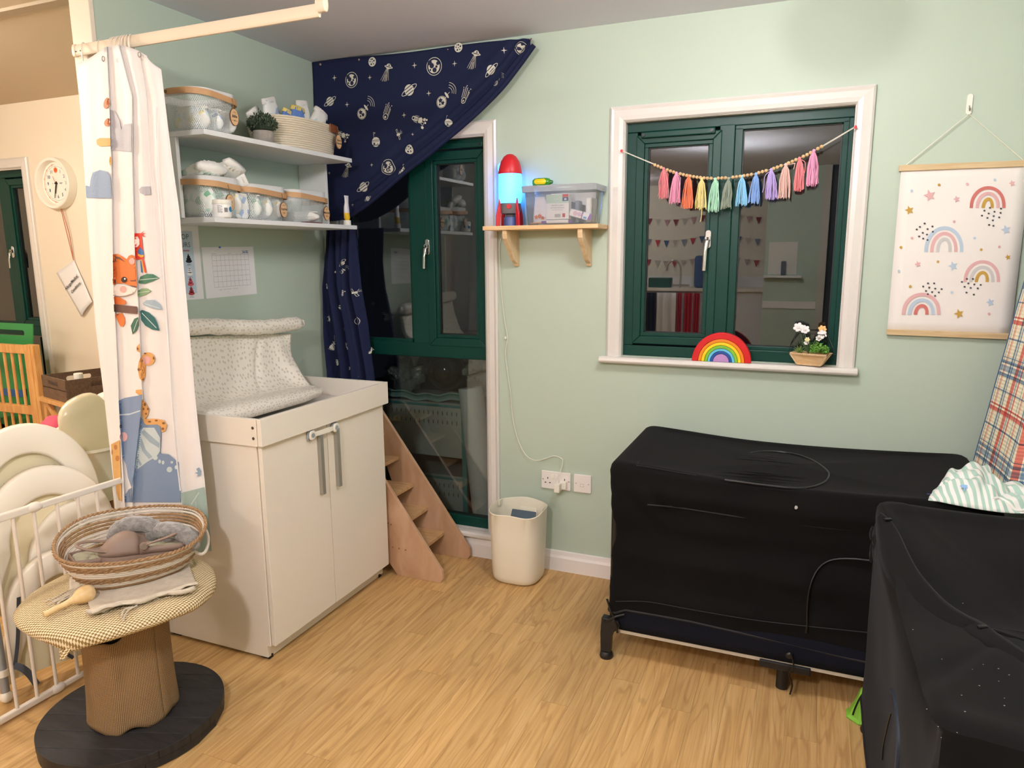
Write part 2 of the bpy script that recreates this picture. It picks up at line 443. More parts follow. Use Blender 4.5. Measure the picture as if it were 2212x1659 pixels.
# architraves -------------------------------------------------------------
def architrave(x0, x1, z0, z1, w, name, legs=('l', 'r', 't'), zb=None):
    """moulded frame around an opening, mitred"""
    pr = [(0.0, 0.008), (0.006, 0.016), (0.022, 0.019), (0.045, 0.016), (w-0.008, 0.020), (w, 0.014)]   # (outward, proud)
    zb = z0 if zb is None else zb
    def P(o, d, k):
        # k: 0 bottom-left,1 top-left,2 top-right,3 bottom-right
        x = x0-o if k in (0, 1) else x1+o
        z = zb if k in (0, 3) else z1+o
        return V((x, -d, z))
    full = [(0.0, 0.0)]+pr+[(w, 0.0)]
    segs = {'l': (0, 1), 't': (1, 2), 'r': (2, 3)}
    root = E(name, 'painted white moulded architrave', None); root['kind'] = 'structure'; del root['label']
    for s_ in legs:
        a, c = segs[s_]; b = MB()
        b.loft([[P(o, d, a) for (o, d) in full], [P(o, d, c) for (o, d) in full]])
        build(b, 'moulding', GLOSSW, root)
    return root
def reveal(win, parent, d0=-0.002, d1=0.14):
    x0, x1, z0, z1 = win; b = MB(); t = 0.004
    b.box(x0-t, d0, z0, x0+.002, d1, z1); b.box(x1-.002, d0, z0, x1+t, d1, z1); b.box(x0, d0, z1-.002, x1, d1, z1+t)
    build(b, 'reveal', GLOSSW, parent)
def frame_bars(parent, name, rects, y0, y1, m=GREEN, bev=0.003):
    for r in rects:
        build(MB().box(r[0], y0, r[1], r[2], y1, r[3]), name, m, parent, bevel=bev)
def pane(parent, x0, z0, x1, z1, y):
    build(MB().box(x0, y-0.002, z0, x1, y+0.002, z1), 'glass_pane', GLASS, parent)
def gasket(parent, x0, z0, x1, z1, y, t=0.004):
    b = MB(); b.box(x0, y-.006, z0, x0+t, y, z1); b.box(x1-t, y-.006, z0, x1, y, z1); b.box(x0, y-.006, z0, x1, y, z0+t); b.box(x0, y-.006, z1-t, x1, y, z1)
    build(b, 'gasket', DKG, parent)
def sash(parent, x0, z0, x1, z1, y, w=0.045, mitre=True):
    """opening casement: raised mitred frame, inner glazing bead, gasket and glass"""
    R = [((x0, z0), (x1, z0), (x1-w, z0+w), (x0+w, z0+w)), ((x1, z0), (x1, z1), (x1-w, z1-w), (x1-w, z0+w)),
         ((x1, z1), (x0, z1), (x0+w, z1-w), (x1-w, z1-w)), ((x0, z1), (x0, z0), (x0+w, z0+w), (x0+w, z1-w))]
    for q in R:
        build(MB().prism(q, lambda u, v: (u, y, v), (0, 0.03, 0)), 'sash_rail', GREEN, parent, bevel=0.003)
    i = w; bd = 0.016
    b = MB(); a0, c0, a1, c1 = x0+i, z0+i, x1-i, z1-i
    b.box(a0, y+.008, c0, a1, y+.028, c0+bd); b.box(a0, y+.008, c1-bd, a1, y+.028, c1)
    b.box(a0, y+.008, c0+bd, a0+bd, y+.028, c1-bd); b.box(a1-bd, y+.008, c0+bd, a1, y+.028, c1-bd)
    build(b, 'glazing_bead', GREEN, parent, bevel=0.002)
    gasket(parent, a0+bd, c0+bd, a1-bd, c1-bd, y+.024)
    pane(parent, a0+bd, c0+bd, a1-bd, c1-bd, y+.027)

def handle(parent, x, z, y, L=0.125, down=True):
    """chrome locking window handle"""
    h = build(MB().prism(rrect(x-.012, z-.03, x+.012, z+.045, .011), lambda u, v: (u, y-.012, v), (0, .012, 0)), 'window_handle', CHROME, parent, smooth=True, bevel=.002)
    build(MB().tube([(x, y-.014, z+.01), (x-.004, y-.03, z+.0), (x-.008, y-.034, z-.04), (x-.010, y-.034, z-L+.03)], [.011, .010, .0085, .008], 10, flat=.55), 'lever', CHROME, h, smooth=True)
    build(MB().cyl((x, y-.014, z+.012), (x, y-.026, z+.012), .011, n=16), 'lock_boss', CHROME, h, smooth=True)
    build(MB().cyl((x, y-.026, z+.012), (x, y-.0275, z+.012), .0045, n=10), 'keyhole', BLACK, h)

# window 1: tall one, fixed left light, casement right, big pane below
def door_window(win, name, arch, split, sx, tr, flip=False):
    x0, x1, z0, z1 = win
    w = E(name, '', None); del w['label']; w['kind'] = 'structure'
    y = 0.030
    reveal(win, w)
    fb = lambda r, yy=y, y1=0.085: frame_bars(w, 'frame_bar', [r], yy, y1)
    fb((x0+.0005, z0+.0525, x0+.022, z1-.0355)); fb((x1-.012, z0+.0525, x1-.0005, z1-.0355)); fb((x0+.0005, z1-.035, x1-.0005, z1-.0005)); fb((x0+.0005, z0+.0005, x1-.0005, z0+.052))
    fb((x0+.001, tr-.005, x1-.001, tr+.066), y-.004)                    # transom
    fb((split[0], tr+.06, split[1], z1-.03), y-.002)            # mullion
    sash(w, sx[0], tr+.055, sx[1], z1-.052, y-.008, 0.040)
    # left fixed light
    b = MB().box(x0+.02, y+.01, tr+.062, split[0], y+.03, tr+.08).box(x0+.02, y+.01, z1-.05, split[0], y+.03, z1-.034).box(split[0]-.014, y+.01, tr+.06, split[0], y+.03, z1-.03)
    build(b, 'glazing_bead', GREEN, w, bevel=.002)
    pane(w, x0+.02, tr+.07, split[0]-.01, z1-.04, y+.026)
    # lower pane
    pane(w, x0+.02, z0+.05, x1-.01, tr, y+.026)
    gasket(w, x0+.02, z0+.05, x1-.012, tr-.004, y+.024, .005)
    # top vent bar
    vb = build(MB().box(sx[0]-.02, y-.022, z1-.046, sx[1]-.004, y-.004, z1-.022), 'vent_bar', GREEN, w, bevel=.004)
    build(MB().cyl((sx[1]-.02, y-.022, z1-.034), (sx[1]-.02, y-.026, z1-.034), .006, n=12), 'screw', BLACK, vb)
    return w
w1 = door_window(W1, 'window_1', None, (0.492, 0.585), (0.585, 0.900), 1.003)
handle(w1, 0.592, 1.53, 0.024)
architrave(W1[0]-.004, W1[1]+.004, 0.10, W1[3]+.002, 0.062, 'trim_3', zb=0.135)
# sill of window 1
b = MB().prism([(0, .135), (-.03, .133), (-.040, .126), (-.040, .112), (-.030, .104), (0, .100)], lambda u, v: (0.03, u, v), (0.945, 0, 0))
S_('trim_4', b, GLOSSW, bevel=.002)
b = MB().box(W1[0], 0.0, .115, W1[1], .07, .136); S_('trim_5', b, GLOSSW)

# window 2
w2 = E('window_2', '', None); del w2['label']; w2['kind'] = 'structure'
reveal(W2, w2); x0, x1, z0, z1 = W2; y = .032
fb = lambda r, yy=y, y1=0.085: frame_bars(w2, 'frame_bar', [r], yy, y1)
fb((x0+.0005, z0+.0465, x0+.045, z1-.0405)); fb((x1-.018, z0+.0465, x1-.0005, z1-.0405)); fb((x0+.0005, z1-.040, x1-.0005, z1-.0005)); fb((x0+.0005, z0+.0005, x1-.0005, z0+.046)); fb((1.940, z0+.04, 2.000, z1-.035), y-.003)
sash(w2, 1.603, 1.110, 1.950, 1.986, y-.010, 0.034)
b = MB(); b.box(2.0, y+.006, 1.10, 2.415, y+.03, 1.117); b.box(2.0, y+.006, 1.984, 2.415, y+.03, 2.004); b.box(2.0, y+.006, 1.11, 2.03, y+.03, 1.99); b.box(2.394, y+.006, 1.11, 2.415, y+.03, 1.99)
build(b, 'glazing_bead', GREEN, w2, bevel=.002)
gasket(w2, 2.03, 1.117, 2.394, 1.984, y+.026); pane(w2, 2.03, 1.117, 2.394, 1.984, y+.028)
vb = build(MB().box(1.625, y-.026, 1.972, 1.925, y-.006, 1.996), 'vent_bar', GREEN, w2, bevel=.004)
for q in (1.636, 1.912): build(MB().cyl((q, y-.026, 1.984), (q, y-.031, 1.984), .0065, n=12), 'screw', BLACK, vb)
handle(w2, 1.914, 1.548, 0.022, .15)
architrave(W2[0], W2[1], z0, W2[3], 0.062, 'trim_6', zb=1.05)
b = MB().prism([(.035, 1.055), (-.034, 1.0535), (-.044, 1.047), (-.046, 1.036), (-.040, 1.027), (-.028, 1.024), (.0, 1.024), (.035, 1.05)], lambda u, v: (1.470, u, v), (1.036, 0, 0))
S_('trim_7', b, GLOSSW, bevel=.003)

# window 3 in the other room (same pattern)
w3 = door_window(W3, 'window_3', None, (-2.545, -2.47), (-2.47, -2.252), 1.003)
handle(w3, -2.462, 1.53, 0.024)
architrave(W3[0], W3[1]+.002, 0.10, W3[3]+.004, 0.062, 'trim_8', zb=0.12)
# dark fence boards outside window 3
fn = E('outdoor_fence', 'weathered dark timber boards outside the far left window', 'fence', (-3.3, .35, 0))
for i in range(8): build(MB().box(-3.4, .34+.006*(i % 2), .02+i*.12, -2.0, .36+.006*(i % 2), .13+i*.12), 'board', mat('old_board', '#4A3A2C', .8, var=('#241C16', 14)), fn)

# ceiling lamps: round opal domes
labs = ['round opal ceiling lamp nearest the window wall', 'round opal ceiling lamp at the right behind the photographer', 'round opal ceiling lamp over the cream-walled side', 'added round opal ceiling lamp lighting the reflected sink wall', 'extra round opal ceiling lamp added far back on the cream side']
for (p, s, w, c), lb in zip(LIGHTS, labs):
    r = E('ceiling_lamp', lb, 'ceiling lamp', (p[0], p[1], H))
    build(MB().lathe([(s+.012, H-.014), (s+.012, H), (0, H)], (p[0], p[1], 0), 40), 'backplate', PLW, r, smooth=True)
    build(MB().lathe([(0, H-.235), (s*.36, H-.228), (s*.66, H-.205), (s*.90, H-.165), (s*.98, H-.125), (s*.93, H-.085), (s*.74, H-.050), (s*.5, H-.030), (s*.45, H-.014)], (p[0], p[1], 0), 40), 'opal_dome', mat('opal_'+str(w), '#FFFFFF', .5, emit=(c, w)), r, smooth=True)
# ================================================================== CHANGING CABINET
cab = E('changing_cabinet', 'white two-door changing cabinet with railed top and grey bar handles', 'cabinet', (0.27, -0.77, 0))
ya, yb = -1.160, -0.375; xf = 0.538
build(MB().prism([(0.02, 0.012), (0.02, .838), (xf, .838), (xf, .06), (.522, .06), (.522, .012)], lambda u, v: (u, ya, v), (0, .018, 0)), 'side_panel', WHITE, cab, bevel=.001)
build(MB().prism([(0.02, 0.012), (0.02, .838), (xf, .838), (xf, .06), (.522, .06), (.522, .012)], lambda u, v: (u, yb-.018, v), (0, .018, 0)), 'side_panel', WHITE, cab, bevel=.001)
build(MB().box(.02, ya+.018, .03, .026, yb-.018, .838), 'back_panel', WHITE, cab)
build(MB().box(.03, ya+.018, .06, xf-.004, yb-.018, .078), 'bottom_shelf', WHITE, cab)
build(MB().box(.500, ya+.018, .004, .516, yb-.018, .062), 'plinth', WHITE, cab, bevel=.001)
build(MB().box(.02, ya, .838, .56, yb, .858), 'top_board', mat('grey_top', '#CFC8C2', .35), cab, bevel=.001)
for (q, nm) in ((.05, 'foot'), (.50, 'foot')):
    for w_ in (ya+.01, yb-.03): build(MB().box(q-.02, w_, 0, q+.02, w_+.02, .014), nm, BLACK, cab)
def door(y0, y1, hy, dx):
    d = build(MB().box(xf+.003, y0, .064, xf+.021, y1, .833), 'door', WHITE, cab, bevel=.0012)
    hx = xf+.021
    h = build(MB().prism([(hx, hy-.010), (hx+.006, hy-.010), (hx+.019, hy-.012), (hx+.021, hy+.004), (hx+.019, hy+.006), (hx+.016, hy-.006), (hx+.006, hy-.004), (hx, hy-.004)],
              lambda u, v: (u, v, .562), (0, 0, .245)), 'handle', mat('handle_grey', '#A9A79E', .35, metal=.6), d)
    return d
door(ya+.004, -.787, -.842, 0); door(-.784, yb-.002, -.735, 0)
# rails of the tray
RX0, RX1, RY0, RY1, RZ0, RZ1 = .015, .578, -1.178, -.358, .838, .937
build(MB().box(RX1-.018, RY0+.004, RZ0, RX1, RY1, RZ1), 'front_rail', WHITE, cab, bevel=.0015)
sr = build(MB().box(RX0, RY0, RZ0, RX1-.020, RY0+.018, RZ1), 'side_rail', WHITE, cab, bevel=.0015)
for z in (.868, .906): build(MB().cyl((.545, RY0-.0012, z), (.545, RY0+.004, z), .0055, n=14), 'screw_cap', mat('screw_dark', '#5C4F44', .4, metal=.6), sr)
build(MB().box(RX0, RY1-.018, RZ0, RX1-.020, RY1, RZ1), 'side_rail', WHITE, cab, bevel=.0015)
build(MB().box(RX0, RY0+.018, RZ0, RX0+.018, RY1-.018, RZ1), 'back_rail', WHITE, cab, bevel=.0015)
# child lock across the doors
lk = E('child_lock', 'white and grey strap lock joining the two cabinet doors', 'child lock', (xf+.03, -.82, .82))
GREYP = mat('grey_plastic', '#9AA0A8', .4)
def pad(yc, zc):
    p = build(MB().prism(rrect(yc-.021, zc-.021, yc+.021, zc+.021, .014), lambda u, v: (xf+.0212, u, v), (.010, 0, 0)), 'pad_base', GREYP, lk, smooth=True, bevel=.002)
    build(MB().prism(rrect(yc-.017, zc-.018, yc+.017, zc+.018, .012), lambda u, v: (xf+.031, u, v), (.008, 0, 0)), 'pad_cover', PLW, p, smooth=True, bevel=.003)
    build(MB().prism(circ(yc, zc, .0095), lambda u, v: (xf+.039, u, v), (.002, 0, 0)), 'button', GREYP, p, bevel=.0008)
pad(-.895, .815); pad(-.745, .812)
build(MB().loft([[(xf+.034, -.88, .824), (xf+.036, -.88, .824), (xf+.036, -.88, .806), (xf+.034, -.88, .806)], [(xf+.046, -.82, .828), (xf+.048, -.82, .828), (xf+.048, -.82, .808), (xf+.046, -.82, .808)],
    [(xf+.034, -.76, .822), (xf+.036, -.76, .822), (xf+.036, -.76, .804), (xf+.034, -.76, .804)]]), 'strap', PLW, lk, smooth=True)

# ================================================================== CHANGING MAT
def dotted():
    m = bpy.data.materials.new('dotted_vinyl'); m.use_nodes = True; nt = m.node_tree; n = nt.nodes; L = nt.links
    b = n['Principled BSDF']; b.inputs['Roughness'].default_value = .33
    uv = n.new('ShaderNodeUVMap'); uv.uv_map = 'uv'
    vo = n.new('ShaderNodeTexVoronoi'); vo.voronoi_dimensions = '2D'; vo.inputs['Scale'].default_value = 1; vo.inputs['Randomness'].default_value = .7; L.new(uv.outputs[0], vo.inputs[0])
    lt = n.new('ShaderNodeMath'); lt.operation = 'LESS_THAN'; lt.inputs[1].default_value = .23; L.new(vo.outputs['Distance'], lt.inputs[0])
    mx = n.new('ShaderNodeMix'); mx.data_type = 'RGBA'; L.new(lt.outputs[0], mx.inputs[0]); mx.inputs[6].default_value = lin('#F1E9DA'); mx.inputs[7].default_value = lin('#D6C9B9'); L.new(mx.outputs[2], b.inputs['Base Color'])
    tc = n.new('ShaderNodeTexCoord'); t = n.new('ShaderNodeTexNoise'); t.inputs['Scale'].default_value = 14; L.new(tc.outputs['Object'], t.inputs[0])
    bp = n.new('ShaderNodeBump'); bp.inputs['Strength'].default_value = .35; bp.inputs['Distance'].default_value = .01; L.new(t.outputs[0], bp.inputs['Height']); L.new(bp.outputs[0], b.inputs['Normal'])
    return m
DOT = dotted()
mt = E('changing_mat', 'cream changing mat with grey dots curled up against the wall on the cabinet', 'changing mat', (.2, -.8, .86))
sec = [(.300, .868), (.338, .885), (.345, .918), (.318, .941), (.262, .944), (.20, .948), (.145, .985), (.112, 1.045), (.092, 1.11), (.080, 1.165), (.072, 1.20)]
csec = spline([(a, 0, c) for a, c in sec], 6)
def Smat(u, v, th=0):
    """u along y (0 near, 1 far), v along the section"""
    k = v*(len(csec)-1); i = min(int(k), len(csec)-2); p = csec[i].lerp(csec[i+1], k-i)
    yy = -1.165+(.640+.105*v)*u
    e = sm(.80, 1.0, u)                                   # far end folds inwards and droops
    x = p.x + e*(.035*math.sin(v*PI)-.05*(1-v)**1.5) + .03*u*v
    z = p.z - .05*u*v + e*(-.006 if v < .4 else -.01*sm(.6, 1, v))
    yy += -.012*e*sm(.55, 1.0, v)
    w = noise.noise(V((x*9, yy*7, z*9)))*.012*(.3+e) + .007*math.sin((u*9+v*4)*3)*e
    cr_ = .010*math.exp(-((u-.62-.30*(v-.5))/.018)**2)*sm(.4, .6, v)*(1-sm(.85, 1, v))
    cr_ += .010*math.exp(-((v-.42-.10*(u-.5))/.02)**2)*sm(.5, .8, u)
    return V((x+w-cr_+th, yy, z+w*.6))
mb = MB(); NU, NV = 70, 56
mb.grid(lambda u, v: Smat(u, v), NU, NV, uv=True)
for k in list(mb.uv): mb.uv[k] = (mb.uv[k][0]*38, mb.uv[k][1]*24)
o = build(mb, 'mat_body', DOT, mt, smooth=True, ang=180); sd = o.modifiers.new('solid', 'SOLIDIFY'); sd.thickness = .022; sd.offset = -1
# roll along the top edge
mb = MB(); NR = 20
def Sroll(u, a):
    yy = -1.15+.77*u; cx_ = .098+.035*u; cz_ = 1.232-.045*u+.006*math.sin(u*7)
    r = .031*(1-.55*sm(.955, 1.0, u))*(1-.5*sm(.05, 0, u)) + .0025*noise.noise(V((yy*30, a*6, 0)))
    r += .0010*math.sin(u*48+3*math.sin(a*6.28))*sm(.03, .25, u)
    return V((cx_+r*math.cos(a*2*PI), yy, cz_+r*1.05*math.sin(a*2*PI)))
mb.grid(Sroll, 90, NR, uv=True)
for k in list(mb.uv): mb.uv[k] = (mb.uv[k][0]*38, mb.uv[k][1]*10)
build(mb, 'rolled_edge', DOT, mt, smooth=True, ang=180)
build(MB().ell((.133, -.378, 1.187), .016, .012, .020, wob=.3), 'gathered_end', DOT, mt, smooth=True)

# ================================================================== SHELF UNIT
un = E('wall_shelf_unit', 'white two-tier wall shelf unit above the changing cabinet', 'shelf', (.0, -.6, 1.64))
for (z, y0, y1) in ((1.945, -1.048, -.158), (1.640, -1.030, -.140)):
    build(MB().box(0.002, y0, z-.018, .300, y1, z), 'shelf_board', WHITE2, un, bevel=.001)
build(MB().box(0.002, -1.046, 1.640, .158, -1.030, 1.927), 'side_board', WHITE2, un, bevel=.001)
build(MB().box(0.002, -.176, 1.640, .158, -.160, 1.927), 'side_board', WHITE2, un, bevel=.001)

# ------------------------------------------------------------------ mesh baskets
MESHM = mat('white_mesh', '#DDE2DF', .4)
LEATH = mat('tan_leather', '#C79A6C', .55, bump=(60, .1, .001))
TAGW = wood_mat('tag_wood', '#D3A878', '#E2BC8E', 12, (1, 1, 10))
BARK = mat('bark', '#6B4428', .8)
JUTE = mat('jute_string', '#8B6A48', .9)
def rpath(lx, ly, r, n=8):
    """closed rounded rectangle centred on 0, starting at the +x face middle going to +y"""
    pts = []
    for (cx, cy, a) in ((lx/2-r, ly/2-r, 0), (-lx/2+r, ly/2-r, PI/2), (-lx/2+r, -ly/2+r, PI), (lx/2-r, -ly/2+r, 3*PI/2)):
        for k in range(n+1): pts.append((cx+r*math.cos(a+PI/2*k/n), cy+r*math.sin(a+PI/2*k/n)))
    return pts
def pathfn(pts):
    P = pts+[pts[0]]; d = [0]
    for a, b in zip(P, P[1:]): d.append(d[-1]+math.dist(a, b))
    T = d[-1]
    def f(t):
        t = (t % 1.0)*T
        for i in range(len(d)-1):
            if t <= d[i+1]:
                k = (t-d[i])/max(1e-9, d[i+1]-d[i]); a, b = P[i], P[i+1]
                tx, ty = b[0]-a[0], b[1]-a[1]; l = math.hypot(tx, ty) or 1
                return a[0]+tx*k, a[1]+ty*k, ty/l, -tx/l
        return P[0][0], P[0][1], 1, 0
    return f, T
def make_tag(parent, origin, text, sc=1.0, nrm=(1, 0, 0), heart=True):
    """wood slice on a string facing +x, origin = top of the string"""
    o = V(origin); c = o+V((.004, 0, -.052*sc))
    t = build(MB().prism(circ(c.y, c.z, .0215*sc, 28, .031*sc), lambda u, v: (c.x, u, v), (.004, 0, 0)), 'name_tag', BARK, parent)
    build(MB().prism(circ(c.y, c.z, .0198*sc, 28, .0292*sc), lambda u, v: (c.x+.0038, u, v), (.0006, 0, 0)), 'wood_face', TAGW, t)
    b = MB(); S = lambda u, v: (c.x+.0047, c.y+u, c.z+v)
    if '\n' in text:
        a_, b_ = text.split('\n'); b.text(a_, .0125*sc, lambda u, v: S(u, v+.006), shear=.1, bold=.0003); b.text(b_, .0115*sc, lambda u, v: S(u, v-.007), shear=.1, bold=.0003)
    else:
        b.text(text, .0135*sc, lambda u, v: S(u, v+.003), shear=.15, bold=.0003)
        b.decal([line2(-.012, -.012, -.005, -.012, .0009), line2(.005, -.012, .012, -.012, .0009), star(0, -.012, .0035, 4, .6)], S)
        b.decal([band(0, .012, .009, .0083, .5, PI-.5), band(0, .012, .006, .0053, .5, PI-.5)], S)
    build(b, 'handwriting', INK, t)
    build(MB().tube([o+V((.002, 0, .014)), o+V((.0045, .001, 0)), o+V((.006, 0, -.022*sc))], .0011, 5), 'tag_string', JUTE, t)
def mesh_basket(label, loc, lx, ly, h, group, sag=(.012, .055), tagt=None, tagy=.0, handle_side=True):
    r = E('mesh_basket', label, 'basket', (0, 0, 0), group, local=True); r.location = loc
    rad = .055; tp = lambda z: 1-.10*(1-z/h)
    f, T = pathfn(rpath(lx, ly, rad))
    n = int(T/.0072); m = int((h-.03)/.0058)
    b = MB(); w = .00085
    def P(i, j):
        t = (i + (.5 if j % 2 else 0))/n; x, y, nx_, ny_ = f(t); z = .004+j*(h-.028)/m; k = tp(z)
        return V((x*k, y*k, z)), V((nx_, ny_, 0))
    for j in range(m):
        for i in range(n):
            a, na = P(i, j)
            for q in ((i, i-1) if j % 2 == 0 else (i+1, i)):
                c, _ = P(q, j+1); d = (c-a).normalized(); s_ = d.cross(na).normalized()*w
                b.add([a-s_, a+s_, c+s_, c-s_], [(0, 1, 2, 3)])
    build(b, 'mesh_wall', MESHM, r, kind='stuff')
    # solid rim, thickened, and base
    rim = MB(); N = 64; vs = []
    prof = [(0, h-.026), (.0015, h-.026), (.0022, h-.002), (.0035, h), (-.001, h+.001), (-.003, h-.001), (-.002, h-.026)]
    rings = []
    for k in range(N):
        x, y, nx_, ny_ = f(k/N); rings.append([V((x+nx_*d, y+ny_*d, z)) for (d, z) in prof])
    rings.append(rings[0]); rim.loft(rings, caps=False); build(rim, 'rim', WHITE2, r, smooth=True)
    b = MB(); b.prism([f(k/N)[0:2] for k in range(N)], lambda u, v: (u*.9, v*.9, 0), (0, 0, .003)); build(b, 'base', WHITE2, r)
    # leather handle lying round the front
    b = MB(); rings = []; K = 46
    for k in range(K+1):
        s_ = k/K; t = -.335+.56*s_; x, y, nx_, ny_ = f(t); z = h-.008-(sag[0]+(sag[1]-sag[0])*sm(0, .8, s_)); d = .004+.010*math.sin(PI*min(1, s_*1.1))
        if s_ > .80: d += .014*sm(.80, .93, s_)*(1-sm(.95, 1.0, s_))
        c = V((x+nx_*d, y+ny_*d, z)); nn = V((nx_, ny_, 0))
        rings.append([c+V((0, 0, .0105)), c+nn*.0022+V((0, 0, .0105)), c+nn*.0022-V((0, 0, .0105)), c-V((0, 0, .0105))])
    b.loft(rings); hd = build(b, 'leather_handle', LEATH, r, smooth=True)
    x, y, nx_, ny_ = f(-.335); c = V((x+nx_*.0065, y+ny_*.0065, h-.008-sag[0])); nn = V((nx_, ny_, 0))
    build(MB().cyl(c, c+nn*.003, .006, n=14), 'rivet', mat('brass', '#8E7A5B', .35, metal=.9), hd, smooth=True)
    if tagt:
        make_tag(r, (lx/2+.016, tagy, h-.012-sag[1]), tagt)
    return r
zt = 1.945; zl = 1.640
G = 'white mesh baskets with leather handles on the wall shelves'
mesh_basket('only white mesh basket on the top shelf, its handle carrying a round wooden tag', (.150, -.935, zt), .245, .205, .150, G, sag=(.002, .022), tagt='Billie', tagy=.045)
mesh_basket('white mesh basket on the lower shelf heaped with nappies, leftmost of three', (.150, -.935, zl), .240, .190, .150, G, sag=(.012, .030), tagt='Ella', tagy=-.005)
mesh_basket('middle white mesh basket on the lower shelf, tag with a heart', (.150, -.700, zl), .235, .255, .140, G, sag=(.012, .030), tagt='Sophia', tagy=.058)
mesh_basket('white mesh basket on the lower shelf nearest the window', (.150, -.420, zl), .225, .255, .140, G, sag=(.012, .030), tagt='Malcolm', tagy=.070)

# ------------------------------------------------------------------ nappies
def nappy_mat(name, c1, c2, c3):
    m = bpy.data.materials.new(name); m.use_nodes = True; nt = m.node_tree; n = nt.nodes; L = nt.links
    b = n['Principled BSDF']; b.inputs['Roughness'].default_value = .6
    tc = n.new('ShaderNodeTexCoord'); vo = n.new('ShaderNodeTexVoronoi'); vo.inputs['Scale'].default_value = 46; L.new(tc.outputs['Object'], vo.inputs[0])
    rp = n.new('ShaderNodeValToRGB'); e = rp.color_ramp.elements; rp.color_ramp.interpolation = 'CONSTANT'
    e[0].position = 0; e[0].color = lin(c1); e[1].position = .62; e[1].color = lin(c2); k = e.new(.82); k.color = lin(c3)
    L.new(vo.outputs['Color'], rp.inputs[0]); L.new(rp.outputs[0], b.inputs['Base Color'])
    t = n.new('ShaderNodeTexNoise'); t.inputs['Scale'].default_value = 40; L.new(tc.outputs['Object'], t.inputs[0])
    bp = n.new('ShaderNodeBump'); bp.inputs['Strength'].default_value = .5; bp.inputs['Distance'].default_value = .004; L.new(t.outputs[0], bp.inputs['Height']); L.new(bp.outputs[0], b.inputs['Normal'])
    return m
NG = nappy_mat('nappy_green', '#E9ECE4', '#BFD9C9', '#7FB893'); NB = nappy_mat('nappy_blue', '#EDEDEA', '#A8BBD6', '#5E7FB3'); NY = nappy_mat('nappy_pale', '#EFEDE6', '#CFE2E6', '#E3D79A')
NW = mat('nappy_white', '#F0EDE6', .7, bump=(40, .5, .003)); NGR = nappy_mat('nappy_band', '#6DBB86', '#8FCFA2', '#E6F2E8'); NYEL = mat('nappy_yellow', '#E3CB74', .7); NBL2 = nappy_mat('nappy_bluepanel', '#5B7FC0', '#6C8FCB', '#DDE4F0')
def nappy(label, c, L, W, T, R, m, ruffle=NW, group=None, bandm=None, tip=None):
    """folded nappy: cushion with a pinched gathered end"""
    r = E('nappy', label, 'nappy', (0, 0, 0), group, local=True); r.location = c; r.rotation_euler = R
    b = MB(); rings = []; K = 14; N = 20
    for k in range(K+1):
        s_ = k/K; z = (s_-.5)*L; w = W/2*(.78+.22*math.sin(PI*min(1, s_*1.15)))*(1 if s_ < .96 else .8); t = T/2*(.45+.55*math.sin(PI*(.1+.8*s_)))
        if k == 0: w *= .7; t *= .4
        rings.append([V((w*math.copysign(abs(math.cos(a))**.7, math.cos(a))*(1+.04*noise.noise(V((s_*5, a*2, W*90)))), t*math.copysign(abs(math.sin(a))**.8, math.sin(a))*(1+.25*noise.noise(V((s_*7, a*2, 3+W*90)))), z)) for a in [2*PI*q/N for q in range(N)]])
    b.loft(rings); build(b, 'nappy_body', m, r, smooth=True, ang=180)
    b = MB(); N2 = 40
    ring_ = lambda z, k, ph: [V((W/2*k*math.cos(a)*(1+.05*math.sin(a*18+ph)), T/2*(k*.75)*math.sin(a)*(1+.15*math.sin(a*18+ph)), z)) for a in [2*PI*q/N2 for q in range(N2)]]
    b.loft([ring_(L*.40, .97, 0), ring_(L*.47, .90, 1), ring_(L*.53, .84, 0)]); build(b, 'ruffle', ruffle, r, smooth=True, ang=180)
    if bandm:
        b = MB(); rr = []
        for s_ in (.15, .4, .65, .9):
            z = (s_-.5)*L; rr.append([V((x, -T/2*(.45+.55*math.sin(PI*(.1+.8*s_)))*1.13-.001, z)) for x in (-W*.14, 0, W*.14)]+[V((x, -T*.2, z)) for x in (W*.14, -W*.14)])
        b.loft(rr); build(b, 'printed_band', bandm, r, smooth=True, ang=60)
    return r
GN = 'nappies in the rope basket'
Y90 = PI/2
nappy('white nappy with blue prints leaning left in the rope basket', (.175, -.535, 2.065), .17, .11, .035, (0.0, -.32, Y90+.1), NB, group=GN)
nappy('blue nappy with a yellow gathered top in the rope basket', (.235, -.455, 2.055), .14, .085, .04, (0, .1, Y90-.1), NBL2, ruffle=NYEL, group=GN)
nappy('small blue nappy low behind the plant side of the rope basket', (.215, -.505, 2.045), .12, .085, .03, (.15, .28, Y90), NBL2, ruffle=NYEL, group=GN)
nappy('white nappy standing tallest in the rope basket', (.20, -.365, 2.075), .18, .085, .045, (0, -.12, Y90), NW, group=GN)
nappy('pale nappy with blue and yellow dots at the right of the rope basket', (.235, -.325, 2.06), .16, .10, .04, (.1, .38, Y90), NY, group=GN)
nappy('white nappy lying behind the left end of the rope basket', (.12, -.56, 2.04), .14, .09, .03, (0, -.6, Y90), NW, group=GN)
GN = 'nappies heaped in the leftmost lower basket'
nappy('white nappy with a green leafy band on top of the heap', (.165, -.960, 1.790), .20, .13, .07, (1.25, .1, 1.35), NG, group=GN, bandm=NGR)
nappy('white nappy with pale star prints on the heap', (.19, -.895, 1.795), .19, .12, .055, (1.05, .30, 1.7), NY, group=GN)
nappy('nappy with a blue-patterned gathered end on the heap', (.21, -.850, 1.772), .13, .08, .04, (.9, .95, 1.7), NB, group=GN)
GN = 'nappies seen through the basket mesh'
k_ = 0
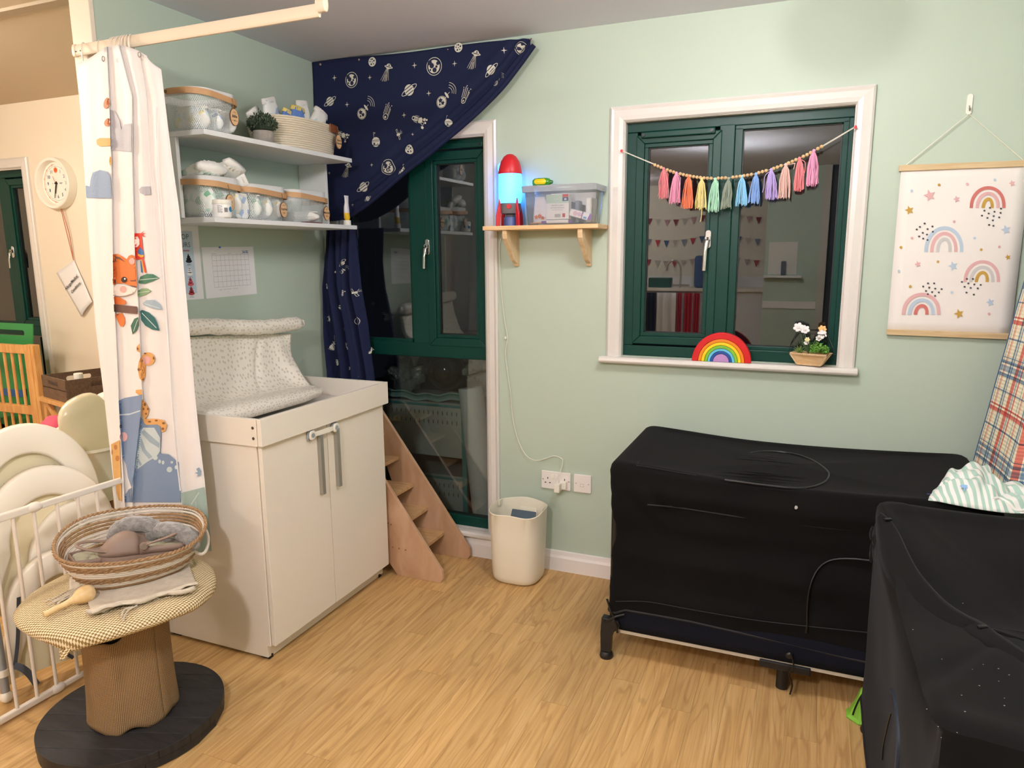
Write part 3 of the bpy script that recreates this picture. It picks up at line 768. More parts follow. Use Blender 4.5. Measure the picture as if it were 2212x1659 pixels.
for (bx, by, bz, ms, hh) in ((.15, -.935, zl, (NG, NG, NY), .12), (.15, -.70, zl, (NG, NY, NY), .10), (.15, -.42, zl, (NW,), .045), (.15, -.935, zt, (NY, NB, NW), .085)):
    nm = {(-.935, zl): 'leftmost lower basket', (-.70, zl): 'middle lower basket', (-.42, zl): 'lower basket nearest the window', (-.935, zt): 'top shelf basket'}[(by, bz)]
    for i, m_ in enumerate(ms):
        off = (i-(len(ms)-1)/2)*.058
        lb = ['first', 'second', 'third'][i]
        nappy('folded nappy standing %s from the left inside the %s' % (lb, nm), (bx+.045, by+off, bz+.008+hh/2), hh*.9, .16 if len(ms) > 1 else .2, .052, (0, 0, .1*i), m_, group=GN, bandm=None)
nappy('blue-printed nappy wedged between two lower baskets', (.25, -.838, 1.690), .095, .075, .016, (0, .05, Y90*.97), NB)
# brown card on the shelf lip
o = build(MB().box(.262, -.50, 1.6402, .297, -.40, 1.6445), 'card', mat('maroon_card', '#6A2B2B', .6)); o['label'] = 'dark red card lying at the lower shelf edge'; o['category'] = 'card'

# ------------------------------------------------------------------ rope basket
rb = E('rope_basket', 'cream rope basket of spare nappies on the top shelf', 'basket', (.155, -.395, zt))
ROPE = mat('cream_rope', '#E2D5BE', .85, bump=(160, .5, .002))
b = MB(); prof = []; nr = 15
for i in range(nr):
    z = .004+i*.0088; k = .88+.12*(i/nr)
    for q in range(5):
        a = -PI/2+PI*q/4; prof.append((k+ .030*math.cos(a), z+.0044*math.sin(a)))
prof = prof+[(.94, .132), (.90, .125), (.86, .02), (0.0, .014)]
b.lathe([(r_, z) for r_, z in prof], (.155, -.385, zt), 60, .135, .220, se=.75)
build(b, 'rope_wall', ROPE, rb, smooth=True, ang=80)
rbp = lambda a, d, z: V((.155+(.137+d)*abs(math.cos(a))**.75, -.385+(.222+d)*abs(math.sin(a))**.75, z))
LB = mat('brown_leather', '#8C4F2C', .5)
x_ = .281
st = build(MB().loft([[rbp(a, .004+d, z) for (d, z) in ((0, zt+.100), (.0035, zt+.100), (.0035, zt+.134), (0, zt+.134))] for a in [(.25+.60*q/8) for q in range(9)]]), 'leather_tab', LB, rb, smooth=True)
for a in (.33, .77): build(MB().ell(rbp(a, .008, zt+.117), .0055, n=10, m=6), 'rivet', BARK, st, smooth=True)
tg = rbp(.50, .012, zt+.116)
make_tag(rb, tg, 'Spare\nNappies', 1.02)

# ------------------------------------------------------------------ potted plant
pp = E('potted_plant', 'small dark green artificial plant in a grey stone pot on the top shelf', 'plant', (.235, -.672, zt))
build(MB().lathe([(0, .001), (.032, 0), (.040, .012), (.0425, .035), (.039, .050), (.035, .050), (.034, .04), (0, .04)], (.235, -.672, zt), 28), 'pot', mat('grey_stone', '#A39A90', .85, bump=(70, .5, .002), var=('#8C857C', 40)), pp, smooth=True)
random.seed(3)
b = MB()
for i in range(620):
    th = random.uniform(0, 2*PI); ph = math.acos(random.uniform(-.25, 1)); rr = random.uniform(.75, 1.0)
    p = V((.235, -.672, zt+.075))+V((.058*rr*math.sin(ph)*math.cos(th), .062*rr*math.sin(ph)*math.sin(th), .045*rr*math.cos(ph)))
    R = rot3(random.uniform(0, 6), random.uniform(0, 6), random.uniform(0, 6)); s_ = random.uniform(.005, .0085)
    b.add([p+R@V(q) for q in ((-s_*.2, 0, 0), (s_, -s_*.5, 0), (s_*1.7, 0, s_*.3), (s_, s_*.5, 0))], [(0, 1, 2, 3)])
build(b, 'foliage', mat('dark_foliage', '#4E5F49', .7, var=('#2C3B2B', 30), coords='Generated'), pp, kind='stuff')
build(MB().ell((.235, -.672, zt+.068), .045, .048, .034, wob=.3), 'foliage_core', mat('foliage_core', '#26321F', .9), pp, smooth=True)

# ------------------------------------------------------------------ cream tub and tube
tb = E('cream_tub', 'white screw-lid cream tub in front of the leftmost lower basket', 'tub', (.268, -.968, zl))
c = (.275, -.968, zl)
build(MB().lathe([(0, .001), (.030, 0), (.034, .004), (.036, .048), (.034, .054), (0, .054)], c, 32), 'tub_body', mat('tub_white', '#F3EFEA', .3), tb, smooth=True)
build(MB().lathe([(.0375, .049), (.0385, .052), (.0375, .064), (.034, .066), (0, .066)], c, 32), 'lid', PLW, tb, smooth=True)
def Stub(u, v): a = u/.0365; return (c[0]+.0363*math.cos(a), c[1]+.0363*math.sin(a), c[2]+v)
lbm = MB(); lbm.decal([circ(.010, .031, .010, 22)], lambda u, v: Stub(u, v), .006); build(lbm, 'blue_spot', mat('spot_blue', '#2A87B8', .4), tb)
b = MB()
for i in range(9): b.decal([line2(-.043, .044-.0032*i, -.043+(.017 if i % 3 else .012), .044-.0032*i, .0011)], Stub, .006)
for i in range(11): b.decal([line2(-.019+.0013*i, .020, -.019+.0013*i, .036, .0005+.0003*(i % 3))], Stub, .01)
build(b, 'label_print', mat('grey_ink', '#6E6E72', .6), tb)
tu = E('squeezed_tube', 'white and yellow cream tube standing on its cap at the lower shelf end', 'tube', (.262, -.168, zl))
c = V((.265, -.168, zl))
build(MB().lathe([(0, .001), (.0165, 0), (.018, .003), (.017, .024), (0, .024)], c, 24), 'cap', PLW, tu, smooth=True)
def tube_ring(z, w, t, dx=0): return [c+V((t*math.sin(a)+dx, w*math.cos(a), z)) for a in [2*PI*q/16 for q in range(16)]]
build(MB().loft([tube_ring(.024, .010, .010), tube_ring(.034, .015, .014), tube_ring(.058, .016, .012, -.001)]), 'yellow_section', mat('tube_yellow', '#E9BC1E', .4), tu, smooth=True, ang=60)
build(MB().loft([tube_ring(.058, .0161, .012, -.001), tube_ring(.085, .017, .009, -.001), tube_ring(.105, .013, .007, .001), tube_ring(.125, .016, .0035, .002), tube_ring(.138, .018, .0012, .001)]), 'tube_body', mat('tube_white', '#E5E0E0', .35, bump=(60, .8, .004), coords='Object'), tu, smooth=True, ang=60)
# ================================================================== CURTAIN RAIL AND SHOWER CURTAIN
RAILM = mat('rail_cream', '#EBDCC4', .35)
rl = E('curtain_rail', 'cream oval curtain rail fixed to the white post at its left end', 'curtain rail', (-.1, -1.24, 2.20))
ov = lambda x, ry, rz, yc=-1.238, zc=2.195: [V((x, yc+ry*math.copysign(abs(math.cos(a))**.6, math.cos(a)), zc+rz*math.sin(a))) for a in [2*PI*q/20 for q in range(20)]]
build(MB().loft([ov(-.062, .008, .019), ov(.962, .008, .019)]), 'rail_tube', RAILM, rl, smooth=True)
build(MB().loft([ov(-.068, .006, .017), ov(-.062, .010, .021), ov(-.050, .010, .021)]), 'end_cap', RAILM, rl, smooth=True, bevel=.001)
build(MB().loft([ov(.955, .011, .021, zc=2.208), ov(.985, .012, .022, zc=2.210), ov(.988, .009, .018, zc=2.210)]), 'end_bracket', RAILM, rl, smooth=True, bevel=.001)
for x in (-.045, -.022): build(MB().cyl((x, -1.246, 2.19), (x, -1.248, 2.19), .0022, n=8), 'screw', BLACK, rl)

sc_ = E('shower_curtain', 'white shower curtain printed with a tiger, parrot, elephant and leaves, bunched on the rail', 'curtain', (.1, -1.26, 2.16))
# knots across the cloth: depth y and the outline measured down the photograph (py, px)
KN = [(-1.238, [(135, 168), (300, 178), (500, 191), (700, 206), (900, 230), (1060, 247), (1200, 262)]),
      (-1.262, [(128, 190), (300, 201), (500, 212), (700, 224), (900, 244), (1060, 256), (1200, 268)]),
      (-1.282, [(101, 230), (203, 235), (338, 240), (540, 243), (677, 248), (858, 256), (1083, 269), (1200, 274)]),
      (-1.262, [(101, 232), (203, 237.5), (338, 242.5), (540, 245.5), (677, 250.5), (858, 258.5), (1083, 271.5), (1200, 276)]),
      (-1.272, [(99, 246), (209, 262), (338, 264), (540, 268), (689, 275), (846, 283), (965, 280), (1083, 279), (1200, 285)]),
      (-1.290, [(97, 256), (209, 285), (338, 285), (460, 288), (568, 292), (629, 297), (689, 300), (773, 303), (856, 307), (900, 303), (965, 297), (1020, 291), (1083, 286), (1200, 290)]),
      (-1.268, [(98, 259), (209, 288), (338, 288), (460, 291), (568, 295), (629, 300), (689, 303), (773, 306), (856, 310), (900, 306), (965, 300), (1020, 294), (1083, 289), (1200, 293)]),
      (-1.285, [(102, 280), (209, 302), (338, 306), (540, 318), (689, 330), (846, 340), (1020, 340), (1200, 350)]),
      (-1.272, [(108, 300), (209, 316), (371, 325), (460, 333), (532, 341), (665, 355), (749, 365), (846, 371), (928, 379), (1025, 389), (1133, 399), (1200, 413)]),
      (-1.262, [(112, 303), (209, 319), (371, 329), (460, 337), (532, 345), (665, 359), (749, 369), (846, 375), (928, 383), (1025, 393), (1133, 403), (1200, 416)]),
      (-1.270, [(118, 316), (209, 338), (338, 350), (540, 369), (677, 383), (846, 398), (1037, 420), (1200, 438)]),
      (-1.250, [(125, 327), (149, 348), (203, 354), (338, 371), (460, 388), (580, 397), (677, 406), (846, 420.5), (940, 430), (1037, 442), (1133, 451.5), (1200, 458)])]
KN = [(-1.264+(y+1.264)*.55, L_) for y, L_ in KN]; NK = len(KN)-1
LN = [sorted([(at(px, py, 'y', y).z, at(px, py, 'y', y).x) for (py, px) in L_]) for (y, L_) in KN]
TOPPY = [136, 128, 101, 101, 99, 97, 98, 102, 110, 112, 120, 150]
ZT = [at(interp(L_, tp), tp, 'y', y).z for (y, L_), tp in zip(KN, TOPPY)]
def yat(k, f, z=1.5):
    g = f*f*(3-2*f) if KN[k+1][1][0][1]-KN[k][1][0][1] > 6 else f
    return KN[k][0]+(KN[k+1][0]-KN[k][0])*g
def Scur(t, v):
    k = min(NK-1, int(t)); f = t-k; z1 = ZT[k]*(1-f)+ZT[k+1]*f; zb = .438+.012*math.sin(t*1.3); z = zb+(z1-zb)*v
    x = interp(LN[k], z)*(1-f)+interp(LN[k+1], z)*f
    return V((x, yat(k, f, z)+.0015*noise.noise(V((t*1.5, z*5, 2))), z))
b = MB(); ts = [i/7 for i in range(NK*7+1)]; NVc = 96
for j in range(NVc+1):
    for t in ts: b.v.append(Scur(t, j/NVc))
n_ = len(ts)
for j in range(NVc):
    for i in range(n_-1):
        a = j*n_+i; b.f.append((a, a+1, a+n_+1, a+n_))
CURT = mat('curtain_white', '#EFEAE8', .6, spec=.3, sheen=.1, bump=(3, .12, .02))
build(b, 'curtain_cloth', CURT, sc_, smooth=True, ang=75, solid=.0012)
def Sx(px, py):
    """print surface: photo position -> point just in front of the cloth"""
    xs = [interp(L_, py) for (y, L_) in KN]; k = 0
    while k < NK-1 and px > xs[k+1]: k += 1
    f = max(0, min(1, (px-xs[k])/max(.5, xs[k+1]-xs[k])))
    return at(px, py, 'y', yat(k, f)-.0045)
def cprint(polys, hexc, frame, lay=0, lab=None):
    ox, oy, s_ = frame; b = MB()
    b.decal(polys, lambda u, v: Sx(ox+u/s_, oy+v/s_)+V((0, -.0004*lay, 0)), 26 if s_ < 6 else 30)
    build(b, 'print', mat('print_'+hexc[1:], hexc, .6), sc_, kind='stuff')
FA = (0, 0, 2.962); FB = (220, 460, 4.146); FC = (220, 820, 4.146)
cprint([[(547, 1187), (574, 1192), (580, 1145), (592, 1105), (640, 1087), (685, 1098), (708, 1140), (714, 1268), (552, 1266)]], '#8B9FBB', FA)
cprint([[(707, 702), (735, 712), (765, 770), (775, 830), (795, 795), (841, 790), (842, 972), (713, 958)], [(890, 1210), (905, 1195), (960, 1192), (966, 1245), (925, 1248), (895, 1235)]], '#B4B2BA', FA)
cprint([circ(682, 660, 19, 16, 36, .25), circ(688, 783, 20, 16, 27, .5)], '#C0703C', FA)
cprint([[(617, 895), (640, 882), (706, 884), (706, 933), (640, 937), (620, 925)], circ(706, 1030, 7, 12, 30)], '#D2A44F', FA)
OR = '#DD7A3C'
cprint([[(98, 372), (140, 366), (180, 385), (222, 415), (240, 385), (268, 374), (298, 388), (301, 465), (310, 520), (314, 600), (312, 668), (260, 655), (200, 632), (130, 632), (101, 645)],
        [(106, 750), (160, 755), (212, 785), (217, 812), (190, 825), (113, 815)], [(118, 905), (180, 895), (205, 940), (206, 990), (190, 1018), (165, 1015), (137, 960)]], OR, FB)
cprint([[(100, 480), (130, 482), (140, 540), (135, 600), (102, 600)]], '#C96A35', FB, 1)
cprint([[(104, 652), (150, 634), (220, 650), (312, 675), (288, 720), (220, 742), (160, 748), (106, 735)]], '#F3E6DE', FB, 2)
cprint([circ(272, 432, 26, 16, 30), circ(195, 684, 31, 18)], '#E0AFA6', FB, 3)
cprint([circ(202, 598, 26, 18), [(100, 590), (128, 600), (126, 628), (104, 642)]], '#3A2A26', FB, 4)
cprint([circ(210, 590, 8, 10)], '#FFFFFF', FB, 5)
cprint([[(110, 388), (160, 395), (212, 440), (160, 415), (112, 403)], [(100, 428), (150, 432), (100, 440)], [(122, 366), (128, 430), (116, 430)], [(252, 605), (309, 601), (309, 612), (262, 612)], [(250, 648), (311, 655), (311, 668), (270, 660)],
        [(109, 818), (319, 838), (319, 905), (112, 885)], [(122, 912), (168, 902), (130, 925)]], '#6F5147', FB, 3)
cprint([[(104, 735), (160, 744), (220, 738), (285, 716), (270, 703), (290, 708), (286, 722), (220, 746), (160, 752), (105, 741)]], '#B0968A', FB, 4)
cprint([[(292, 182), (345, 182), (357, 215), (368, 330), (378, 400), (370, 415), (306, 420), (296, 320)], [(345, 184), (384, 156), (358, 183), (396, 180), (364, 194), (392, 216), (350, 206)], [(360, 420), (375, 415), (400, 535), (386, 537)]], '#DB4530', FB)
cprint([[(294, 214), (320, 210), (338, 240), (338, 282), (316, 308), (297, 306)]], '#F6F0EA', FB, 1)
cprint([circ(304, 262, 5, 10, 9), circ(308, 285, 4, 8)], '#4A3A30', FB, 2)
cprint([[(320, 345), (342, 306), (368, 335), (378, 372), (350, 378), (324, 362)], [(344, 428), (351, 424), (366, 538), (352, 530)]], '#3F74B0', FB, 1)
cprint([[(322, 364), (350, 380), (378, 376), (376, 390), (352, 398), (326, 384)], [(352, 424), (360, 420), (386, 532), (374, 530)]], '#E9B23C', FB, 1)
cprint([[(326, 620), (345, 570), (400, 545), (460, 548), (515, 582), (460, 610), (390, 635), (335, 632)]], '#477A62', FB)
cprint([[(318, 700), (360, 675), (410, 675), (445, 698), (400, 730), (345, 748), (320, 748)]], '#8FAE86', FB)
cprint([[(365, 810), (400, 780), (470, 778), (520, 815), (545, 865), (490, 862), (420, 845), (375, 825)]], '#A5B8C6', FB)
cprint([[(342, 880), (360, 868), (420, 890), (475, 940), (500, 1000), (515, 1055), (450, 1045), (390, 1010), (352, 960)]], '#2D6768', FB)
cprint([[(258, 1010), (290, 948), (326, 932), (328, 1000), (312, 1050), (275, 1090)]], '#3F6E5A', FB)
cprint([line2(340, 600, 505, 583, 5), line2(325, 715, 430, 700, 4), line2(380, 810, 520, 855, 4), line2(360, 895, 490, 1030, 5), line2(285, 1060, 322, 955, 4), [(100, 638), (108, 650), (100, 655)]], '#E8EEE6', FB, 2)
BR = '#E0A866'
cprint([[(338, 1168), (310, 1200), (312, 1235), (340, 1252)], circ(415, 1308, 60, 24), [(348, 1290), (392, 1370), (390, 1460), (370, 1513), (337, 1480), (320, 1400), (330, 1340)], [(358, 1580), (305, 1585), (302, 1610), (330, 1630), (358, 1625)]], BR, FB)
cprint([circ(402, 1318, 37, 18)], '#DBA9A8', FB, 2)
cprint([circ(390, 1258, 12, 10, 7), circ(465, 1300, 7, 10, 14), circ(360, 1330, 9, 10, 16, .5), ring(372, 1405, 14, 5, 12, 30), circ(370, 1488, 9, 10, 14), circ(332, 1402, 10, 10, 14), circ(322, 1215, 7, 10, 12)], '#8B5A33', FB, 3)
BL = '#8296B5'
cprint([[(150, 190), (200, 165), (360, 137), (345, 320), (318, 560), (290, 830), (265, 968), (235, 880), (215, 760), (182, 690), (166, 450)]], BL, FC)
cprint([[(347, 330), (375, 370), (520, 398), (533, 470), (522, 660), (600, 670), (688, 740), (706, 1098), (268, 1098), (290, 830), (325, 500)], [(206, 1040), (240, 985), (268, 966), (264, 1098), (206, 1098)]], '#7F93B0', FC, 1)
cprint([[(160, 310), (250, 303), (345, 272), (345, 284), (250, 316), (160, 322)]], '#C6D0DA', FC, 1)
cprint([[(372, 430), (470, 430), (523, 520), (523, 640), (492, 685), (400, 742), (308, 812), (300, 780), (326, 620), (342, 470)], circ(480, 700, 22, 16, 20), circ(519, 733, 13, 14, 18), circ(550, 742, 12, 14, 18), circ(628, 740, 12), circ(607, 805, 25), circ(667, 785, 14, 14, 18)], '#CAD6D8', FC, 2)
cprint([[(350, 470), (380, 448), (520, 570), (516, 612), (430, 560)], [(340, 490), (372, 560), (395, 625), (455, 690), (425, 712), (365, 640), (340, 560)], [(318, 640), (330, 700), (362, 760), (345, 775), (310, 700)]], '#9DB0BD', FC, 3)
cprint([circ(197, 512, 34, 18, 42)], '#E5B5B5', FC, 2); cprint([circ(172, 418, 10, 14, 24)], '#1E1A1E', FC, 3); cprint([circ(172, 408, 4, 8, 6)], '#FFFFFF', FC, 4)
cprint([[(362, 178), (395, 205), (425, 270), (412, 325), (388, 350), (500, 350), (560, 365), (585, 410), (570, 460), (536, 472), (530, 425), (500, 402), (400, 405), (380, 385), (364, 320)]], BR, FC, 2)
cprint([circ(388, 222, 10, 10, 16), circ(415, 262, 8, 10, 12), circ(376, 262, 8, 10, 12), circ(398, 305, 9), circ(430, 376, 15, 10, 9), circ(490, 366, 13, 10, 8), circ(555, 390, 14, 10, 10), circ(548, 440, 12)], '#8B5A33', FC, 3)
cprint([[(82, 580), (160, 540), (164, 700), (180, 1090), (150, 1080), (112, 950), (96, 780)]], '#DCAA66', FC); cprint([circ(124, 605, 16, 14, 22), circ(140, 705, 18, 14, 26), circ(93, 650, 8, 12, 26)], '#BF7B3C', FC, 1)
cprint([[(708, 1012), (745, 1006), (920, 962), (932, 1040), (962, 1300), (985, 1536), (900, 1545), (800, 1555), (745, 1300)]], '#A2B6AD', FC)
cprint([[(845, 800), (870, 785), (890, 820), (885, 860), (850, 868), (862, 848), (832, 835), (860, 828)]], '#8FA5B8', FC)
cprint([line2(800, 1120, 870, 1010, 7), line2(870, 1150, 890, 1300, 4), line2(840, 1090, 850, 1200, 3)], '#D5DED8', FC, 1)
# seam of the turned hem, rings and eyelets
b = MB()
pts = [Sx(px, py)+V((0, -.001, 0)) for (px, py) in ((338, 232), (338, 300), (340, 380), (346, 460), (352, 560), (359, 670), (365, 760), (372, 880), (381, 980), (390, 1060))]
build(MB().tube(spline(pts, 4), .0022, 6), 'hem_seam', CURT, sc_, smooth=True)
RINGM = mat('ring_plastic', '#EFE6DA', .3)
def hook(x, tilt, dz=0):
    R = rot3(0, 0, tilt); pts = []
    for k in range(26):
        a = 2*PI*k/26; p = R @ V((0, .0205*math.cos(a), .036*math.sin(a))); pts.append(V((x, -1.240, 2.180+dz))+p)
    build(MB().tube(pts, .0019, 7, closed=True), 'curtain_ring', RINGM, sc_, smooth=True)
for x, tl in ((-.012, .5), (.068, .35), (.128, .1), (.140, -.1), (.151, .15), (.163, -.2), (.176, .1), (.190, -.1), (.200, .25), (.212, .45)): hook(x, tl)
for (px, py) in ((223, 127), (301, 118)):
    p = at(px, py, 'y', -1.285)
    build(MB().tube([p+V((.006*math.cos(a), 0, .0075*math.sin(a))) for a in [2*PI*q/16 for q in range(16)]], .0016, 6, closed=True), 'eyelet', STEEL, sc_, smooth=True)

# ================================================================== PAPERS ON THE LEFT WALL
pc = E('paper_calendar', 'white sheet printed with an empty grid, taped to the green wall', 'paper', (.001, -.66, 1.43))
ca, sa = math.cos(.018), math.sin(.018)
def Spc(u, v): return V((.0016, -.6625+u*ca-v*sa, 1.434+v*ca+u*sa))
build(MB().prism([(-.1485, -.105), (.1485, -.105), (.1485, .105), (-.1485, .105)], lambda u, v: Spc(u, v)-V((.001, 0, 0)), (.0006, 0, 0)), 'sheet', PAPER, pc)
b = MB(); 
for i in range(10): b.decal([line2(-.098+.0236*i, -.062, -.098+.0236*i, .072, .0007)], Spc, .2)
for i in range(7): b.decal([line2(-.098, -.062+.0223*i, .1144, -.062+.0223*i, .0007)], Spc, .2)
b.text('Month Name', .0045, lambda u, v: Spc(u-.086, v+.078)); b.text('Room No', .0045, lambda u, v: Spc(u+.004, v+.077)); b.text('Key', .0045, lambda u, v: Spc(u+.070, v+.076))
b.text('B: Bowel     W: Wet     D: Dry before     T: Tried on toilet', .0045, lambda u, v: Spc(u-.02, v-.073))
build(b, 'printed_grid', mat('grid_ink', '#77777D', .6), pc)
b = MB(); b.text('26.02', .016, lambda u, v: Spc(u+.096, v+.082), bold=.0004); build(b, 'handwriting', BLINK, pc)
build(MB().ell((.003, -.715, 1.537), .003, .006, .004), 'blue_tack', mat('tack_blue', '#5A78E0', .5), pc)
pw = E('poo_chart', 'poster of cartoon poo colours on the green wall, half behind the curtain', 'poster', (.001, -.93, 1.47))
yr = -.822; yl_ = yr-.21
build(MB().box(.0008, yl_, 1.327, .0014, yr, 1.624), 'sheet', PAPER, pw)
build(MB().box(.0013, yl_+.03, 1.352, .0018, yr-.034, 1.600), 'blue_panel', mat('panel_blue', '#C2D2DF', .6), pw)
Sp = lambda u, v: V((.0021, yr-.072+u, 1.47+v))
b = MB(); b.text('POOP', .030, lambda u, v: Sp(u-.020, v+.106)); b.text('COLOURS', .027, lambda u, v: Sp(u-.038, v+.075)); 
b.text('EASY', .006, lambda u, v: Sp(u+.008, v-.004)); b.text('IRON', .006, lambda u, v: Sp(u+.008, v+.008-.07)); build(b, 'lettering', mat('slate_ink', '#4A5560', .6), pw)
b = MB(); b.text("poo checker", .010, lambda u, v: Sp(u-.008, v+.053), bold=.0003); build(b, 'red_lettering', REDINK, pw)
def poo(zc, hexc):
    b = MB(); y0 = .010
    b.decal([circ(y0, zc-.011, .016, 16, .007), circ(y0, zc-.002, .012, 16, .006), circ(y0, zc+.006, .008, 14, .005), [(y0-.006, zc+.008), (y0+.005, zc+.008), (y0-.001, zc+.020)]], lambda u, v: Sp(u, v), .05)
    build(b, 'swirl', mat('poo_'+hexc[1:], hexc, .6), pw)
    b = MB(); b.decal([line2(y0-.010, zc-.023, y0+.010, zc-.023, .0012), line2(y0-.014, zc-.027, y0+.014, zc-.027, .0008)], lambda u, v: Sp(u, v), .05); build(b, 'caption', mat('grey_ink', '#6E6E72', .6), pw)
poo(.022, '#1D1D20'); poo(-.028, '#EDEDEA'); poo(-.070, '#D05560'); poo(-.107, '#B03A42')

# ================================================================== CLOCK AND HANGING NOTE IN THE OTHER ROOM
ck = E('wall_clock', 'round white teaching clock on the cream wall', 'clock', (-1.935, 0, 1.94))
cc = (-1.925, 0, 1.94); r = .150
def ydisc(prof, c, n=56):
    b = MB(); rings = []
    for (rr, yy) in prof: rings.append([V((c[0]+rr*math.cos(2*PI*k/n), c[1]+yy, c[2]+rr*math.sin(2*PI*k/n))) for k in range(n)])
    return b.loft(rings, caps=False)
build(ydisc([(.10, -.001), (r, -.001), (r+.001, -.03), (r, -.052), (r-.004, -.056), (r-.018, -.054), (r-.022, -.046), (r-.024, -.018)], cc), 'casing', PLW, ck, smooth=True)
b = MB(); b.prism(circ(cc[0], cc[2], r-.0235, 56), lambda u, v: (u, -.018, v), (0, .004, 0)); dial = build(b, 'dial', mat('dial_white', '#F4F1E4', .5), ck)
Sk = lambda u, v: V((cc[0]+u, -.0188, cc[2]+v))
NUMC = {11: '#8A5FA0', 10: '#3C4A86', 9: '#3C4A86', 8: '#4A5A8C', 7: '#C9C9C9', 6: '#33507E', 5: '#33507E', 4: '#9AA9A0', 3: '#B0AFA4', 2: '#9A78B0', 1: '#B08FB0', 12: '#E86A3C'}
for k_ in range(1, 13):
    if k_ == 7: continue
    a = PI/2-2*PI*k_/12; b = MB(); x, z = .078*math.cos(a), .078*math.sin(a)
    if k_ == 12:
        build(MB().decal([circ(x, z, .016, 24)], Sk, .1), 'number_spot', mat('clock_orange', '#E8703F', .5), dial)
        b.text('12', .018, lambda u, v: Sk(u+x, v+z)+V((0, -.0004, 0)), bold=.0004); build(b, 'number', mat('num_red', '#B8401F', .5), dial)
    else:
        b.text(str(k_), .026, lambda u, v: Sk(u+x, v+z), bold=.0008); build(b, 'number', mat('num'+NUMC[k_][1:], NUMC[k_], .5), dial)
b = MB(); b.decal([ring(0, 0, .1, .0012, 60)], Sk, .2)
for k_ in range(12):
    a = 2*PI*k_/12; b.decal([circ(.1*math.cos(a), .1*math.sin(a), .0025, 8)], Sk, .1)
build(b, 'minute_ring', mat('ring_teal', '#7D9C9A', .5), dial)
b = MB(); b.decal([band(0, 0, .112, .1095, PI*.52, PI*1.48, 40)], Sk, .2)
for k_ in range(6):
    a = PI*.58+PI*.84*k_/5; b.decal([ring(.111*math.cos(a), .111*math.sin(a), .006, .0018, 12)], Sk, .1)
build(b, 'orange_ring', mat('clock_orange', '#E8703F', .5), dial)
b = MB(); b.text('PAST', .011, lambda u, v: Sk(u+.036, v), bold=.0004); b.text('TO', .009, lambda u, v: Sk(u-.036, v)); build(b, 'dial_lettering', mat('dial_blue', '#39467E', .5), dial)
def hand(ang, L, w, nm, m=BLACK, y=-.024):
    d = (math.cos(ang), math.sin(ang)); build(MB().prism(line2(-d[0]*.012, -d[1]*.012, d[0]*L, d[1]*L, w), lambda u, v: (cc[0]+u, y, cc[2]+v), (0, .001, 0)), nm, m, ck)
hand(PI/2-2*PI*(6+33/60)/12, .060, .008, 'hour_hand'); hand(PI/2-2*PI*32.5/60, .088, .005, 'minute_hand', y=-.027); hand(PI/2-2*PI*56/60, .045, .0022, 'second_hand', REDINK, -.029)
build(MB().cyl((cc[0], -.018, cc[2]), (cc[0], -.031, cc[2]), .0055, n=14), 'spindle', BLACK, ck)
nt_ = E('hanging_note', 'white card lettered about medical conditions hanging on a string below the clock', 'note', (-1.9, -.01, 1.35))
P_ = [at(160, 562, 'y', -.008), at(122, 590, 'y', -.01), at(178, 684, 'y', -.012), at(201, 652, 'y', -.008)]
b = MB(); NN = 10
def Snote(u, v):
    p = (P_[0]*(1-u)+P_[1]*u)*(1-v)+(P_[3]*(1-u)+P_[2]*u)*v
    return p+V((0, -.010*math.sin(u*PI)*v-.006*v, 0))
b.grid(Snote, 8, 10); build(b, 'card', PAPER, nt_, smooth=True, solid=.0015)
top = P_[0]+V((0, -.004, 0)); 
for d in (-.006, .008):
    build(MB().tube([V((-1.897+d*.6, -.03, 1.79)), (top+V((-1.897+d, -.02, 1.79)))/2+V((d, 0, 0)), top], .0022, 6), 'cord', mat('red_cord', '#B5694C', .9), nt_, smooth=True)
b = MB()
ux = (P_[3]-P_[2]).normalized(); 
def Sn2(u, v):
    # reading direction runs up to the right as on the tilted card
    c = Snote(.5, .5); ex = ((P_[3]-P_[1])).normalized()*0; a = .62
    ex = V((math.cos(a), 0, math.sin(a))); ez = V((-math.sin(a), 0, math.cos(a)))
    return c+ex*u+ez*v+V((0, -.006, 0))
b.text('Allergy/Medical', .024, lambda u, v: Sn2(u-.0, v+.040), shear=.25, bold=.0006); b.text('Conditions', .024, lambda u, v: Sn2(u+.01, v-.005), shear=.25, bold=.0006)
build(b, 'handwriting', INK, nt_)
# ================================================================== SPACE-PRINT FABRIC
sf = E('space_fabric', 'navy space-print fabric pinned across the corner above the tall window', 'fabric', (.3, -.03, 2.0))
HEMPX = [(1157, 100), (1128, 140), (1090, 190), (1045, 236), (1000, 275), (962, 308), (925, 340), (885, 368), (845, 402), (805, 436), (775, 456), (745, 470)]
hem = sorted([(at(px, py, 'y', -.045).x, at(px, py, 'y', -.045).z) for px, py in HEMPX]); hem = [(0.0, hem[0][1]-.01)]+hem
def ztopf(x): return 2.427-.020*(x/1.16)+.004*math.sin(x*9)
def yf(x, z):
    d = z-interp(hem, x); w = sm(0, .5, x)*.7+.3
    y = -.031 - .008*noise.noise(V((x*4, z*4, 1)))
    k = d*.75                                        # distance measured square to the hem
    y -= w*(.030*math.exp(-(k/.045)**2) + .012*math.exp(-((k-.075)/.014)**2) + .009*math.exp(-((k-.125)/.02)**2) + .010*math.exp(-((k-.032)/.010)**2))
    y += w*(.012*math.exp(-((k-.050)/.009)**2))
    y -= .004*sm(.3, 0, d)*math.sin(x*16+z*5)
    return min(y, -.024)
def Sf(x, z): return V((x, yf(x, z)-.0035, z))
